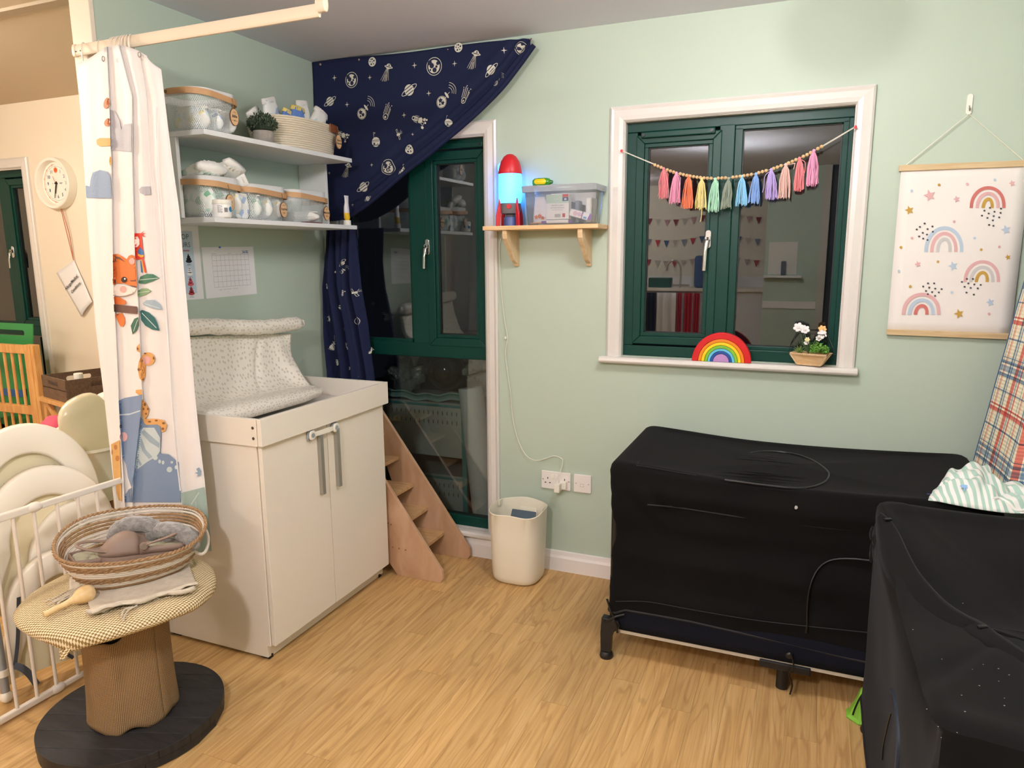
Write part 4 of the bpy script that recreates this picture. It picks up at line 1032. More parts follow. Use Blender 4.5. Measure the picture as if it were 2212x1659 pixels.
def Sfg(u, v):
    x = .004+(1.157-.004)*u; zb = interp(hem, x); zt_ = ztopf(x)
    if zt_ < zb+.01: zt_ = zb+.01
    vv = v**1.5
    z = zb+(zt_-zb)*vv; return V((x, yf(x, z), z))
b = MB(); b.grid(Sfg, 120, 60); build(b, 'fabric_sheet', NAVY, sf, smooth=True, ang=80, solid=.002)
hp = [V((x, yf(x, z)-.004, z)) for x, z in hem]
build(MB().tube(spline(hp, 5), [.013]*(5*(len(hp)-1)+1), 8, flat=.8), 'rolled_hem', NAVY, sf, smooth=True)
for (px, py) in ((692, 139), (776, 129), (868, 117), (968, 107), (1146, 86)):
    p = at(px, py, 'y', -.028); build(MB().ell(p, .006, .004, .006, n=12, m=6), 'drawing_pin', mat('pin_brass', '#C9A08C', .3, metal=.7), sf, smooth=True)
# the gathered length hanging in the corner
BL_ = [(at(703, 500, 'y', -.07), at(762, 500, 'y', -.09)), (at(697, 560, 'y', -.07), at(765, 560, 'y', -.09)), (at(694, 620, 'y', -.07), at(771, 620, 'y', -.09)), (at(702, 720, 'y', -.07), at(787, 700, 'y', -.09)), (at(713, 800, 'y', -.07), at(800, 805, 'y', -.09))]
zz = [p.z for p, q in BL_]
bx0 = sorted([(p.z, max(.004, p.x)) for p, q in BL_]); bx1 = sorted([(q.z, q.x) for p, q in BL_])
def Sb(u, z):
    x0 = interp(bx0, z); x1 = interp(bx1, z); k = sm(1.70, 1.3, z)
    f = u + .02*math.sin(z*5)
    y = -.050 - .022*k*math.cos(f*2*PI*3.2+.6) - .012*math.cos(f*2*PI*5.3+z*1.5) - .020*math.sin(u*PI)
    return V((x0+(x1-x0)*u+.006*math.sin(z*6+u*4), y-.012, z))
b = MB(); b.grid(lambda u, v: Sb(u, 1.64*v+.70*(1-v)), 72, 60); build(b, 'hanging_length', NAVY, sf, smooth=True, ang=80, solid=.002)
NV_ = NAVY
def motif(kind, x, z, s, rot=0, S=None, parent=sf):
    """returns cream and navy polygons around (x,z)"""
    c, n = [], []
    c_, s_ = math.cos(rot), math.sin(rot)
    T = lambda pts: [(x+(p*c_-q*s_)*s, z+(p*s_+q*c_)*s) for (p, q) in pts]
    T2 = lambda l: [T(a) for a in l]
    if kind == 'star': c = [T(star(0, 0, 1, 4, .22))]
    elif kind == 'moon':
        c = [T(circ(0, 0, 1, 24))]; n = [T(circ(*q, 10)) for q in ((.0, .55, .2), (-.55, .1, .15), (.5, .2, .2), (-.25, -.5, .2), (.35, -.45, .15), (.05, -.05, .12), (-.4, .55, .12))]
    elif kind == 'ringmoon':
        c = [T2(ring(0, 0, 1, .07, 30)), T(circ(-.02, -.02, .74, 24))]
        n = [T(circ(*q, 10)) for q in ((.5, .3, .22), (-.3, .1, .30), (.05, -.4, .28), (-.5, -.35, .12), (.3, -.05, .15))]; n.append(T(circ(-.55, .45, .28, 12)))
        c2 = [T(circ(.05, .42, .2, 12)), T(circ(-.32, .1, .16, 10))]; c += []
    elif kind == 'saturn':
        c = [T(circ(0, 0, .62, 24)), T2([circ(0, 0, 1.15, 30, .34, .5), circ(0, 0, 1.07, 30, .26, .5)[::-1]])]
        for d in (-.32, 0, .32): n.append(T(line2(-.48-d*.3, -.28+d, .48-d*.3, .25+d, .09)))
    elif kind == 'ufo':
        c = [T(band(0, .1, .5, .0, 0, PI, 12)), T(circ(0, .05, .85, 20, .22, -.2)), T(circ(-.05, -.15, .4, 12, .16))]
        n = [T(circ(.12, .32, .14, 10)), T(circ(0, .07, .70, 18, .07, -.2))]
        for d in (-1.5, -1.05, -.65, -.3, .05): c.append(T(line2(-.25+(d+.7)*.25, -.3, d, -2.3+.25*abs(d+.7), .055)))
        for d in (-1.2, -.8, -.45): c.append(T(line2(d*.6, -1.2, d, -2.3, .05)))
    elif kind == 'comet':
        c = [T2(ring(-.45, -.5, .4, .08, 18)), T(circ(-.5, -.55, .16, 10))]
        for k, (a, b_, L) in enumerate(((-.75, -.1, 1.0), (-.5, -.05, 1.2), (-.3, -.1, 1.1), (-.12, -.3, 1.0), (-.05, -.5, .9))): c.append(T(line2(a, b_, a+.45*L, b_+.95*L, .06)))
        c += [T(circ(*q, 8)) for q in ((.55, .75, .07), (.15, 1.15, .06), (-.3, 1.0, .06), (.3, .4, .05))]
    elif kind == 'earth':
        c = [T(circ(-.3, -.3, .55, 24)), T(circ(.35, .35, .42, 16, .13, -.9)), T(line2(.35, .35, .7, .65, .05)), T2([circ(-.3, -.3, .64, 24), circ(-.3, -.3, .60, 24)[::-1]]), T(line2(0, .0, .3, .2, .05))]
        n = [T(star(-.45, -.12, .3, 5, .6)), T(star(-.12, -.42, .26, 5, .6)), T(circ(-.5, -.55, .12, 8))]
        for rr in (.55, .8, 1.05): c.append(T(band(.5, .6, rr, rr-.05, -.25, 1.4, 10)))
    elif kind == 'rocket':
        c = [T(rrect(-1.0, -.28, .05, .28, .27)), T(star(.35, 0, .42, 7, .8)), T(circ(.95, .25, .2)), T2(ring(.85, -.3, .2, .05)), T(circ(1.2, -.1, .13)), T(star(1.3, .3, .15, 5, .7)), T(star(.95, -.75, .22, 5, .7)), T(line2(-.6, .38, 0, .42, .05)), T(line2(-.6, -.38, 0, -.42, .05))]
        n = [T(circ(-.75, 0, .16)), T(line2(-.45, -.2, -.45, .2, .07)), T(line2(-.15, -.2, -.15, .2, .07)), T(circ(-.3, .02, .06)), T(line2(.02, -.2, .02, .2, .08))]
    elif kind == 'flag':
        c = [T(circ(0, 0, .75, 24)), T(line2(-.35, .6, -.4, 1.5, .05)), T(line2(-.4, 1.5, -.05, 1.4, .05)), T(line2(-.38, 1.2, -.05, 1.4, .05))]
        n = [T(line2(-.65, .25, .7, .3, .08)), T(line2(-.72, .05, .72, .1, .05)), T(circ(-.3, -.25, .17)), T(line2(-.6, -.45, .6, -.5, .12)), T(circ(.35, -.3, .08))]
    elif kind == 'sat':
        c = [T(rrect(-.35, -.2, .35, .2, .12)), T2([[(-.25, .25), (.05, .3), (-.05, .95), (-.35, .9)], [(-.2, .32), (-.0, .35), (-.1, .88), (-.28, .85)][::-1]]), T2([[(-.05, -.3), (.25, -.25), (.35, -.9), (.05, -.95)], [(.02, -.36), (.2, -.33), (.28, -.84), (.1, -.87)][::-1]]),
             T(line2(.4, .1, .8, .35, .05)), T(line2(.42, .0, .85, .05, .05)), T(line2(.35, .2, .6, .6, .05))]
    return c, n
def pmotifs(lst, Smap, ax, val, parent):
    cb, nb = MB(), MB()
    for (k, px, py, s, *r_) in lst:
        p = at(px, py, ax, val); u, v = (p.x, p.z) if ax == 'y' else (p.x, p.z)
        c, n = motif(k, u, v, s, r_[0] if r_ else 0)
        cb.decal(c, lambda a, d: Smap(a, d), .02); nb.decal(n, lambda a, d: Smap(a, d)+V((0, -.0006, 0)), .02)
    build(cb, 'printed_motifs', PRINT, parent, kind='stuff'); build(nb, 'printed_details', mat('navy_print', '#1F2543', .85), parent, kind='stuff')
pmotifs([('star', 722, 168, .014), ('star', 800, 168, .012), ('star', 750, 226, .013), ('star', 897, 142, .014), ('star', 983, 138, .013), ('star', 927, 202, .013), ('star', 874, 249, .012), ('star', 894, 291, .008), ('star', 1092, 111, .014),
         ('star', 806, 357, .010), ('star', 767, 443, .009), ('star', 712, 374, .008), ('star', 877, 357, .009), ('star', 752, 437, .006),
         ('saturn', 713, 219, .034), ('saturn', 885, 195, .040), ('saturn', 1064, 153, .034, .2), ('saturn', 788, 404, .036), ('saturn', 801, 430, .018),
         ('ringmoon', 760, 173, .036), ('ringmoon', 939, 144, .039), ('ringmoon', 840, 361, .036), ('ringmoon', 1128, 106, .026, .6),
         ('moon', 805, 134, .021), ('moon', 991, 103, .020), ('moon', 887, 323, .021),
         ('ufo', 841, 146, .027, -.1), ('ufo', 1030, 118, .027, -.1), ('ufo', 754, 359, .024, -.1),
         ('earth', 787, 240, .040), ('earth', 960, 214, .042), ('earth', 1079, 178, .022), ('comet', 840, 243, .036), ('comet', 1010, 208, .036),
         ('rocket', 905, 259, .036, -.35), ('rocket', 738, 291, .032, -.35), ('flag', 813, 307, .030), ('flag', 970, 266, .022), ('sat', 862, 291, .028, .2), ('rocket', 873, 372, .018, .7)], Sf, 'y', -.03, sf)
def Sbx(x, z):
    x0 = interp(bx0, z); x1 = interp(bx1, z); u = max(.01, min(.99, (x-x0)/(x1-x0)))
    return V((x, Sb(u, z).y-.0032, z))
pmotifs([('star', 704, 583, .011), ('sat', 701, 622, .022, .2), ('flag', 721, 588, .012), ('saturn', 738, 568, .020, .4), ('sat', 766, 632, .022, .3), ('rocket', 741, 634, .013, 1.4), ('moon', 732, 664, .020), ('ringmoon', 770, 694, .026), ('star', 743, 711, .010),
         ('earth', 713, 747, .030, .2), ('sat', 748, 747, .024, .7), ('moon', 723, 784, .016), ('sat', 778, 818, .018, .8), ('rocket', 795, 760, .014, 1.2), ('ringmoon', 700, 690, .018), ('star', 768, 820, .008), ('earth', 740, 585, .016), ('saturn', 757, 795, .014)], Sbx, 'y', -.09, sf)

# ================================================================== WOODEN STEPS
st_ = E('wooden_steps', 'pale wooden step set with triangular sides beside the changing cabinet', 'steps', (.6, -.2, 0))
def step_side(y):
    pl = [(.585, .0), (.815, .0), (.829, .020), (.826, .060), (.340, .728), (.318, .728), (.318, .56), (.455, .165)]
    return build(MB().prism(pl, lambda u, v: (u, y, v), (0, .018, 0)), 'side_panel', PLY, st_, bevel=.002)
step_side(-.3475); step_side(-.062)
for (zt_, xn) in ((.129, .690), (.247, .600), (.360, .518), (.494, .436), (.615, .36)):
    build(MB().box(xn-.155, -.330, zt_-.018, xn, -.062, zt_), 'tread', TREAD, st_, bevel=.0015)
for yy in (-.3485,):
    b = MB()
    for (x, z) in ((.535, .135), (.565, .138), (.60, .137), (.635, .135), (.56, .25), (.545, .255)): b.cyl((x, yy+.0005, z), (x, yy-.0008, z), .004, n=10)
    build(b, 'screw_plugs', mat('plug_brown', '#8A5F42', .6), st_)

# ================================================================== WASTE BIN
bn = E('waste_bin', 'cream rounded plastic waste bin without a lid', 'bin', (1.125, -.150, 0))
CRP = mat('cream_plastic', '#F0E9D6', .38, bump=(12, .1, .003), var=('#E8DFC8', 3))
def bring(k, z, ex=3.0, cx_=1.128, cy_=-.150, a=.128, b_=.113):
    return [V((cx_+a*k*math.copysign(abs(math.cos(t))**(2/ex), math.cos(t)), cy_+b_*k*math.copysign(abs(math.sin(t))**(2/ex), math.sin(t)), z)) for t in [2*PI*q/56 for q in range(56)]]
zr = lambda p: p
rg = [bring(.70, .001), bring(.80, .004), bring(.87, .014), bring(.905, .035), bring(.93, .10), bring(.97, .25), bring(.99, .326)]
def tilt(r, amp): return [V((p.x, p.y, p.z+amp*(p.y+.150)/.11+.004*math.cos(4*math.atan2(p.y+.150, p.x-1.128)))) for p in r]
rg += [tilt(bring(1.0, .338), .008), tilt(bring(1.005, .345), .008), tilt(bring(.985, .347), .008), tilt(bring(.965, .340), .008), bring(.95, .30), bring(.90, .10), bring(.84, .012), bring(.3, .008)]
build(MB().loft(rg), 'bin_body', CRP, bn, smooth=True)
build(MB().loft([[V((x, y, z)) for (x, y) in rrect(1.098, -.062, 1.185, -.055, .003)] for z in (.16, .31)]+[[V((x, y, .316)) for (x, y) in rrect(1.104, -.060, 1.179, -.057, .001)]]), 'inner_pocket', CRP, bn, smooth=True)
build(MB().box(1.012, -.118, .325, 1.018, -.075, .352), 'hinge_lug', CRP, bn, bevel=.002)
build(MB().box(1.238, -.14, .318, 1.243, -.10, .346), 'hinge_lug', CRP, bn, bevel=.002)
o = build(MB().obox((1.145, -.140, .285), (.115, .10, .012), rot3(.55, .1, .25)), 'foam_block', mat('slate_foam', '#4E5C66', .8), bevel=.004); o['label'] = 'dark slate foam block inside the cream bin'; o['category'] = 'foam block'

# ================================================================== SOCKETS, CABLE
def plate(nm, label, cat, x0, x1, z0, z1):
    r = E(nm, label, cat, ((x0+x1)/2, 0, z0))
    build(MB().prism(rrect(x0, z0, x1, z1, .005), lambda u, v: (u, -.0095, v), (0, .0095, 0)), 'face_plate', mat('socket_white', '#F1EBE6', .25), r, smooth=True, bevel=.0025)
    return r
sk = plate('wall_socket', 'white double power socket with a phone charger plugged in', 'socket', 1.189, 1.335, .403, .490)
b = MB()
for (x, z, w, h) in ((1.222, .4560, .004, .009), (1.2105, .434, .008, .0045), (1.2330, .434, .008, .0045), (1.306, .4560, .004, .009)): b.box(x-w/2, -.0100, z-h/2, x+w/2, -.0090, z+h/2)
build(b, 'pin_holes', BLACK, sk)
for x in (1.2475, 1.268): build(MB().box(x-.006, -.0135, .457, x+.006, -.0095, .477), 'rocker_switch', PLW, sk, bevel=.001)
for x in (1.1985, 1.3265): build(MB().cyl((x, -.0095, .449), (x, -.0102, .449), .003, n=10), 'screw', STEEL, sk)
s2 = plate('telephone_socket', 'white single telephone socket beside the power socket', 'socket', 1.350, 1.4345, .403, .490)
build(MB().box(1.382, -.0105, .432, 1.3995, -.0092, .4455), 'port', mat('port_grey', '#B9B2AE', .5), s2); build(MB().box(1.3835, -.011, .434, 1.398, -.0100, .444), 'shutter', PLW, s2)
for x in (1.362, 1.4225): build(MB().cyl((x, -.0095, .4465), (x, -.0102, .4465), .003, n=10), 'screw', STEEL, s2)
ch = E('phone_charger', 'white plug-in charger in the right side of the power socket', 'charger', (1.30, -.02, .43))
build(MB().box(1.286, -.026, .412, 1.318, -.0096, .450), 'plug_body', PLW, ch, bevel=.003)
build(MB().box(1.270, -.060, .405, 1.296, -.022, .445), 'adapter', PLW, ch, bevel=.003)
cb_ = E('power_cable', 'thin white cable running up the wall from the charger to the rocket lamp', 'cable', (1.28, -.05, .45))
cp = [(1.283, -.045, .444), (1.284, -.040, .47)]
pts = [V(p) for p in cp]
for (px, py, yy) in ((1216, 998, -.03), (1208, 988, -.03), (1195, 985, -.02), (1180, 990, -.015), (1160, 995, -.012), (1142, 988, -.012), (1128, 970, -.012), (1116, 940, -.01), (1107, 895, -.01), (1103, 850, -.01), (1096, 800, -.01), (1092, 760, -.01), (1096, 730, -.01), (1090, 690, -.01), (1084, 640, -.01), (1080, 580, -.01), (1079, 530, -.01)):
    pts.append(at(px, py, 'y', yy))
pts += [V((1.000, -.012, 1.59)), V((1.01, -.012, 1.65))]
build(MB().tube(spline(pts, 4), .0019, 7), 'cord', mat('cable_white', '#E8E4D6', .4), cb_, smooth=True)
build(MB().cyl((1.283, -.045, .442), (1.283, -.044, .462), .0042, .003, n=10), 'strain_relief', PLW, cb_, smooth=True)
p = at(1092, 730, 'y', -.01); build(MB().ell(p, .005, .004, .008), 'cable_knot', mat('cable_white', '#E8E4D6', .4), cb_)

# ================================================================== WOODEN WALL SHELF
ws = E('bracket_shelf', 'small pine wall shelf on two curved brackets', 'shelf', (1.2, 0, 1.6))
SZ = 1.622
build(MB().box(.969, -.160, SZ-.018, 1.493, -.001, SZ), 'shelf_board', PINE, ws, bevel=.002)
def bracket(x):
    pl = [(0, SZ-.018), (-.148, SZ-.018), (-.150, SZ-.034), (-.145, SZ-.055), (-.128, SZ-.075), (-.100, SZ-.100), (-.075, SZ-.128), (-.052, SZ-.150), (-.034, SZ-.158), (-.020, SZ-.164), (-.014, SZ-.176), (0, SZ-.176)]
    br = build(MB().prism([(u, v) for u, v in pl], lambda u, v: (x-.011, u, v), (.022, 0, 0)), 'bracket', PINEV, ws, bevel=.0025)
    b = MB().prism([(-.03, SZ-.03), (-.118, SZ-.03), (-.122, SZ-.048), (-.108, SZ-.068), (-.08, SZ-.094), (-.055, SZ-.125), (-.03, SZ-.14)], lambda u, v: (x+.0108, u, v), (.0012, 0, 0)); build(b, 'carved_panel', PINEV, br, bevel=.001)
bracket(1.068); bracket(1.412)

# ------------------------------------------------------------------ rocket lamp
rk = E('rocket_lamp', 'toy rocket night light glowing blue with a red nose on the pine shelf', 'lamp', (1.075, -.088, SZ))
c = (1.071, -.085, SZ)
RED = mat('toy_red', '#CE1F2B', .4); TG = mat('toy_grey', '#6E6A6E', .45)
build(MB().lathe([(.0285, .0), (.0285, .034), (.0262, .040), (0, .040)], c, 28), 'foot', mat('toy_blue_grey', '#4E5F96', .4), rk, smooth=True)
build(MB().lathe([(.0, .040), (.020, .040), (.024, .047), (.020, .052)], c, 28), 'nozzle', STEEL, rk, smooth=True)
build(MB().lathe([(.0, .054), (.040, .054), (.0455, .066), (.0465, .098), (.0, .098)], c, 36), 'engine_section', TG, rk, smooth=True)
q = V((1.083, -.130, SZ+.083)); build(MB().cyl(q+V((0, .004, 0)), q+V((.0005, -.0025, 0)), .0105, n=18), 'power_button', RED, rk, smooth=True, bevel=.001)
prof_b = [(.0, .098), (.0455, .098), (.0500, .112), (.0515, .150), (.0510, .200), (.0505, .2225), (0, .2225)]
lampm = mat('lamp_shade_blue', '#7FD8FF', .4, emit=('#2A8AFF', 5.5))
build(MB().lathe(prof_b, c, 40), 'glowing_body', lampm, rk, smooth=True)
build(MB().lathe([(.0, .2225), (.0515, .2225), (.0525, .226), (.048, .252), (.040, .277), (.028, .296), (.014, .306), (0, .3085)], c, 36), 'nose_cone', RED, rk, smooth=True)
build(MB().ell((c[0]-.044, c[1]-.006, c[2]+.250), .010, .016, .022), 'porthole', lampm, rk, smooth=True)
for a in (-2.45, -.55, 1.0, 2.6):
    d = V((math.cos(a), math.sin(a), 0)); t = V((-d.y, d.x, 0))*.004
    pl = [(.043, .152), (.050, .120), (.058, .080), (.066, .045), (.067, 0), (.048, 0), (.044, .05), (.045, .09)]
    build(MB().prism(pl, lambda u, v: V(c)+d*u-t+V((0, 0, v)), t*2), 'fin', RED, rk, bevel=.002)

# ------------------------------------------------------------------ clear box with lid
cbx = E('storage_box', 'clear plastic storage box with lid full of baby supplies on the pine shelf', 'box', (1.32, -.09, SZ))
def clear_mat(name, milk, boost, rough):
    m = glass_mat(name, '#FCFCFD', boost, rough, .01); nt = m.node_tree; n = nt.nodes; L = nt.links
    out = n['Material Output']; old = out.inputs[0].links[0].from_socket; df = n.new('ShaderNodeBsdfDiffuse'); df.inputs[0].default_value = lin('#E6ECF2')
    mx = n.new('ShaderNodeMixShader'); mx.inputs[0].default_value = milk; L.new(old, mx.inputs[1]); L.new(df.outputs[0], mx.inputs[2]); L.new(mx.outputs[0], out.inputs[0]); return m
CLEAR = clear_mat('clear_plastic', .10, .9, .05)
def bxring(x0, x1, y0, y1, z, r=.012): return [V((p[0], p[1], z)) for p in rrect(x0, y0, x1, y1, r)]
X0, X1, Y0, Y1 = 1.178, 1.462, -.157, -.018
build(MB().loft([bxring(X0, X1, Y0, Y1, SZ+.001), bxring(X0-.012, X1+.012, Y0-.004, Y1+.004, SZ+.138)], caps=False), 'box_body', CLEAR, cbx, smooth=True, ang=50)
LIDM = clear_mat('clear_lid', .34, 1.2, .12)
build(MB().loft([bxring(X0-.022, X1+.024, Y0-.010, Y1+.010, SZ+.136), bxring(X0-.024, X1+.026, Y0-.012, Y1+.012, SZ+.160), bxring(X0-.014, X1+.016, Y0-.004, Y1+.004, SZ+.163), bxring(X0-.008, X1+.010, Y0+.002, Y1-.002, SZ+.158), bxring(X0+.05, X1-.05, Y0+.03, Y1-.03, SZ+.158)], caps=False).loft([bxring(X0+.05, X1-.05, Y0+.03, Y1-.03, SZ+.158), bxring(X0+.10, X1-.10, Y0+.05, Y1-.05, SZ+.158, .004)], caps=False), 'box_lid', LIDM, cbx, smooth=True, ang=50)
o = E('nappy_bag_pack', 'white bag of supplies with small orange print, left inside the clear box', 'bag', (1.225, -.10, SZ+.006))
b = MB(); rings = []
for k in range(11):
    s_ = k/10; w = .040*(.55+.45*math.sin(PI*min(1, .25+s_*.8))); rings.append([V((1.222+w*math.cos(a)*(1.0)+.006*math.sin(s_*4), -.105+.022*math.sin(a)*(1-.8*s_)*(1+.2*noise.noise(V((a, s_*5, 0)))), SZ+.008+.112*s_)) for a in [2*PI*q/16 for q in range(16)]])
b.loft(rings); build(b, 'bag_body', mat('bag_white', '#EDE9EC', .4, bump=(50, .7, .005)), o, smooth=True, ang=180)
b = MB(); b.decal([star(-.012, .034, .010, 5, .6), star(.004, .038, .011, 6, .6), star(.018, .030, .009, 5, .6)], lambda u, v: V((1.222+u, -.131+.0, SZ+v)), .1); build(b, 'print', mat('bag_orange', '#D46A3A', .5), o)
o = E('pad_carton', 'mint and white boxed pack with a price sticker inside the clear box', 'carton', (1.30, -.13, SZ+.01))
build(MB().box(1.262, -.146, SZ+.022, 1.362, -.112, SZ+.124), 'carton', PAPER, o, bevel=.001)
build(MB().box(1.2618, -.1466, SZ+.088, 1.3622, -.1455, SZ+.1243), 'mint_band', mat('mint', '#B9D3C2', .5), o)
Sc = lambda u, v: V((1.312+u, -.1472, SZ+.07+v))
b = MB(); b.decal([ring(0, .036, .014, .0008, 24)], Sc, .1); b.text('baby', .008, lambda u, v: Sc(u, v+.036), shear=.3); build(b, 'emblem', PAPER, o)
b = MB(); b.text('100% RECYCLABLE', .0068, lambda u, v: Sc(u, v+.009)); b.text('30 WRAP-NO-ROLLS', .0068, lambda u, v: Sc(u, v-.001)); b.text('soft care for every day', .005, lambda u, v: Sc(u, v-.009))
for i in range(12): b.decal([line2(-.012+.0022*i, -.040, -.012+.0022*i, -.026, .0006+.0005*(i % 3))], Sc, .1)
build(b, 'lettering', mat('grey_ink2', '#8A8E88', .6), o)
b = MB(); b.decal([[(.022, .042), (.048, .042), (.048, .054), (.022, .054)], [(.022, -.040), (.034, -.040), (.034, -.024), (.022, -.024)]], Sc, .1); build(b, 'sticker_red', REDINK, o)
b = MB(); b.decal([[(.022, .026), (.048, .026), (.048, .041), (.022, .041)]], Sc, .1); build(b, 'sticker_blue', mat('deep_blue', '#1C3A86', .5), o)
b = MB(); b.text('50', .010, lambda u, v: Sc(u+.035, v+.033)+V((0, -.0004, 0)), bold=.0005); build(b, 'sticker_number', PAPER, o)
o = E('purple_pack', 'white and purple pack lying at the right inside the clear box', 'pack', (1.41, -.13, SZ+.01))
R = rot3(0, .26, 0); build(MB().obox((1.412, -.135, SZ+.038), (.096, .024, .030), R), 'pack_body', PAPER, o, bevel=.004)
Sp3 = lambda u, v: V((1.412, -.1476, SZ+.038))+R@V((u, 0, v))
b = MB(); b.decal([[(.034, -.013), (.048, -.013), (.048, .014), (.040, .014)]], Sp3, .1); b.text('sofstep', .011, lambda u, v: Sp3(.008-v, u), bold=.0004); build(b, 'purple_print', mat('purple', '#7A4FA0', .5), o)
b = MB(); b.decal([circ(-.022, .001, .010), circ(-.004, .001, .009)], Sp3, .1); build(b, 'picture', mat('pale_pink', '#D9B9CC', .5), o)
b = MB(); b.decal([[(.016, -.011), (.030, -.011), (.030, -.003), (.016, -.003)]], Sp3, .1); build(b, 'blue_print', mat('mid_blue', '#5AA4D8', .5), o)
o = E('purple_pack', 'flat white and purple packet lying along the front of the clear box', 'pack', (1.31, -.14, SZ+.004))
build(MB().box(1.262, -.152, SZ+.006, 1.362, -.128, SZ+.020), 'pack_body', PAPER, o, bevel=.004); build(MB().box(1.240, -.151, SZ+.0055, 1.262, -.130, SZ+.016), 'purple_end', mat('purple', '#7A4FA0', .5), o, bevel=.003); build(MB().box(1.362, -.151, SZ+.0055, 1.378, -.130, SZ+.016), 'purple_end', mat('purple', '#7A4FA0', .5), o, bevel=.003)
o = build(MB().grid(lambda u, v: V((1.19+.06*u, -.15+.10*v, SZ+.008+.012*math.sin(u*3)*v)), 6, 6), 'orange_cloth', mat('peach', '#E3A765', .7), smooth=True, solid=.003); o['label'] = 'peach cloth folded under the bag in the clear box'; o['category'] = 'cloth'
o = build(MB().loft([[V((1.25+.2*u+.0, -.05, SZ+.125-.055*u*1.0)), V((1.25+.2*u, -.045, SZ+.135)), V((1.25+.2*u, -.052, SZ+.135)), V((1.25+.2*u, -.055, SZ+.125-.055*u))] for u in [i/6 for i in range(7)]]), 'folded_paper', PAPER); o['label'] = 'white folded sheet slanting behind the packs in the clear box'; o['category'] = 'paper'
o = build(MB().box(1.372, -.10, SZ+.008, 1.392, -.03, SZ+.1), 'grey_pouch', mat('pouch_grey', '#7E8894', .6, bump=(40, .6, .004)), bevel=.006, seg=3); o['label'] = 'grey pouch standing behind the purple pack in the clear box'; o['category'] = 'pouch'
o = build(MB().box(1.425, -.115, SZ+.008, 1.452, -.03, SZ+.11), 'white_pouch', mat('pouch_white', '#DDD9D2', .6, bump=(40, .6, .004)), bevel=.006, seg=3); o['label'] = 'pale pouch standing at the right end of the clear box'; o['category'] = 'pouch'
# toy on the lid
ty = E('toy_torch', 'shiny green and yellow toy lying on the box lid', 'toy', (1.23, -.12, SZ+.163))
tz = SZ+.181
b = MB(); pr = [(0, -.040), (.012, -.039), (.0175, -.030), (.0185, -.015), (.0185, .020), (.016, .034), (.009, .040), (0, .041)]
b.loft([[V((1.222+z, -.095+r_*math.cos(a), tz+r_*math.sin(a))) for a in [2*PI*q/20 for q in range(20)]] for (r_, z) in pr[1:-1]]); build(b, 'toy_body', mat('toy_green', '#3F8F2E', .2), ty, smooth=True)
build(MB().loft([[V((1.222+z, -.1115+.0045*math.cos(a)*k, tz+.002+.0115*math.sin(a)*k)) for a in [2*PI*q/14 for q in range(14)]] for (z, k) in ((-.028, .4), (-.022, 1), (.018, 1), (.026, .4))]), 'yellow_panel', mat('toy_yellow', '#F0D21A', .25), ty, smooth=True)
build(MB().cyl((1.262, -.095, tz), (1.272, -.095, tz), .009, .0065, n=14), 'stub', mat('toy_dkgreen', '#2F6E3A', .3), ty, smooth=True)

# ================================================================== TASSEL GARLAND
tgd = E('tassel_garland', 'garland of wooden beads and twelve yarn tassels strung across the small window', 'garland', (2.0, -.03, 1.7))
GY = -.030
gz = lambda X, Y, yy=GY: at(1290+X/3.626, 170+Y/3.626, 'y', yy)
BP = [(452, 676), (520, 703), (592, 730), (672, 751), (745, 766), (820, 776), (870, 780), (925, 780), (1005, 777), (1080, 770), (1135, 763), (1190, 754), (1245, 742), (1300, 727), (1360, 711), (1415, 692), (1475, 669), (1530, 648), (1585, 622), (1640, 598), (1697, 565), (1758, 532)]
bc = spline([gz(*p) for p in BP], 12)
acc = [0]
for a, c_ in zip(bc, bc[1:]): acc.append(acc[-1]+(c_-a).length)
def along(s_):
    for i in range(len(acc)-1):
        if s_ <= acc[i+1]: return bc[i].lerp(bc[i+1], (s_-acc[i])/(acc[i+1]-acc[i]))
    return bc[-1]
BEADM = mat('bead_wood', '#DDBE92', .5, var=('#CFA877', 60)); nb = 48; br_ = acc[-1]/(nb-1)/2
bm = MB().ell((0, 0, 0), br_*.98, n=14, m=9); bme = bpy.data.meshes.new('bead'); bme.from_pydata(bm.v, [], bm.f); bme.polygons.foreach_set('use_smooth', [True]*len(bme.polygons)); bme.materials.append(BEADM)
base = V(tgd.location)
TX = [(520, 700, 515, 945, '#E98A91'), (620, 735, 605, 985, '#EDA0BD'), (718, 757, 705, 1025, '#EE8460'), (820, 780, 812, 1030, '#F0DF96'), (925, 782, 905, 1050, '#B6E6C8'), (1030, 778, 1005, 1025, '#959F8E'), (1135, 762, 1130, 1000, '#95D0F0'), (1245, 742, 1222, 985, '#8EB3EA'), (1365, 708, 1362, 950, '#C3ADE6'), (1478, 668, 1462, 945, '#EFC6BB'), (1585, 620, 1570, 885, '#EE8E93'), (1697, 560, 1685, 845, '#ECA2C3')]
tops = [gz(a, b_) for a, b_, *_ in TX]
for i in range(nb):
    p = along(i*acc[-1]/(nb-1))
    if any((p-t).length < br_*.85 for t in tops): continue
    o = bpy.data.objects.new('bead', bme); COL.objects.link(o); o.parent = tgd; o.location = p-base
random.seed(5)
STR = mat('white_string', '#E9E3D3', .8)
pL = gz(197, 568, -.024); pR = gz(2021, 382, -.024)
b = MB()
b.tube([pL+V((0, -.006, 0)), bc[0]+V((-.004, 0, .002))], .0011, 5); b.tube([pL+V((0, -.004, .002)), bc[0]+V((-.004, .004, .005))], .0011, 5)
b.tube([bc[-1]+V((.004, 0, 0)), pR+V((0, -.006, 0))], .0011, 5); b.tube([bc[-1]+V((.004, .003, .004)), pR+V((0, -.004, .003))], .0011, 5)
b.tube(bc[::6], .0009, 5); build(b, 'string', STR, tgd, smooth=True)
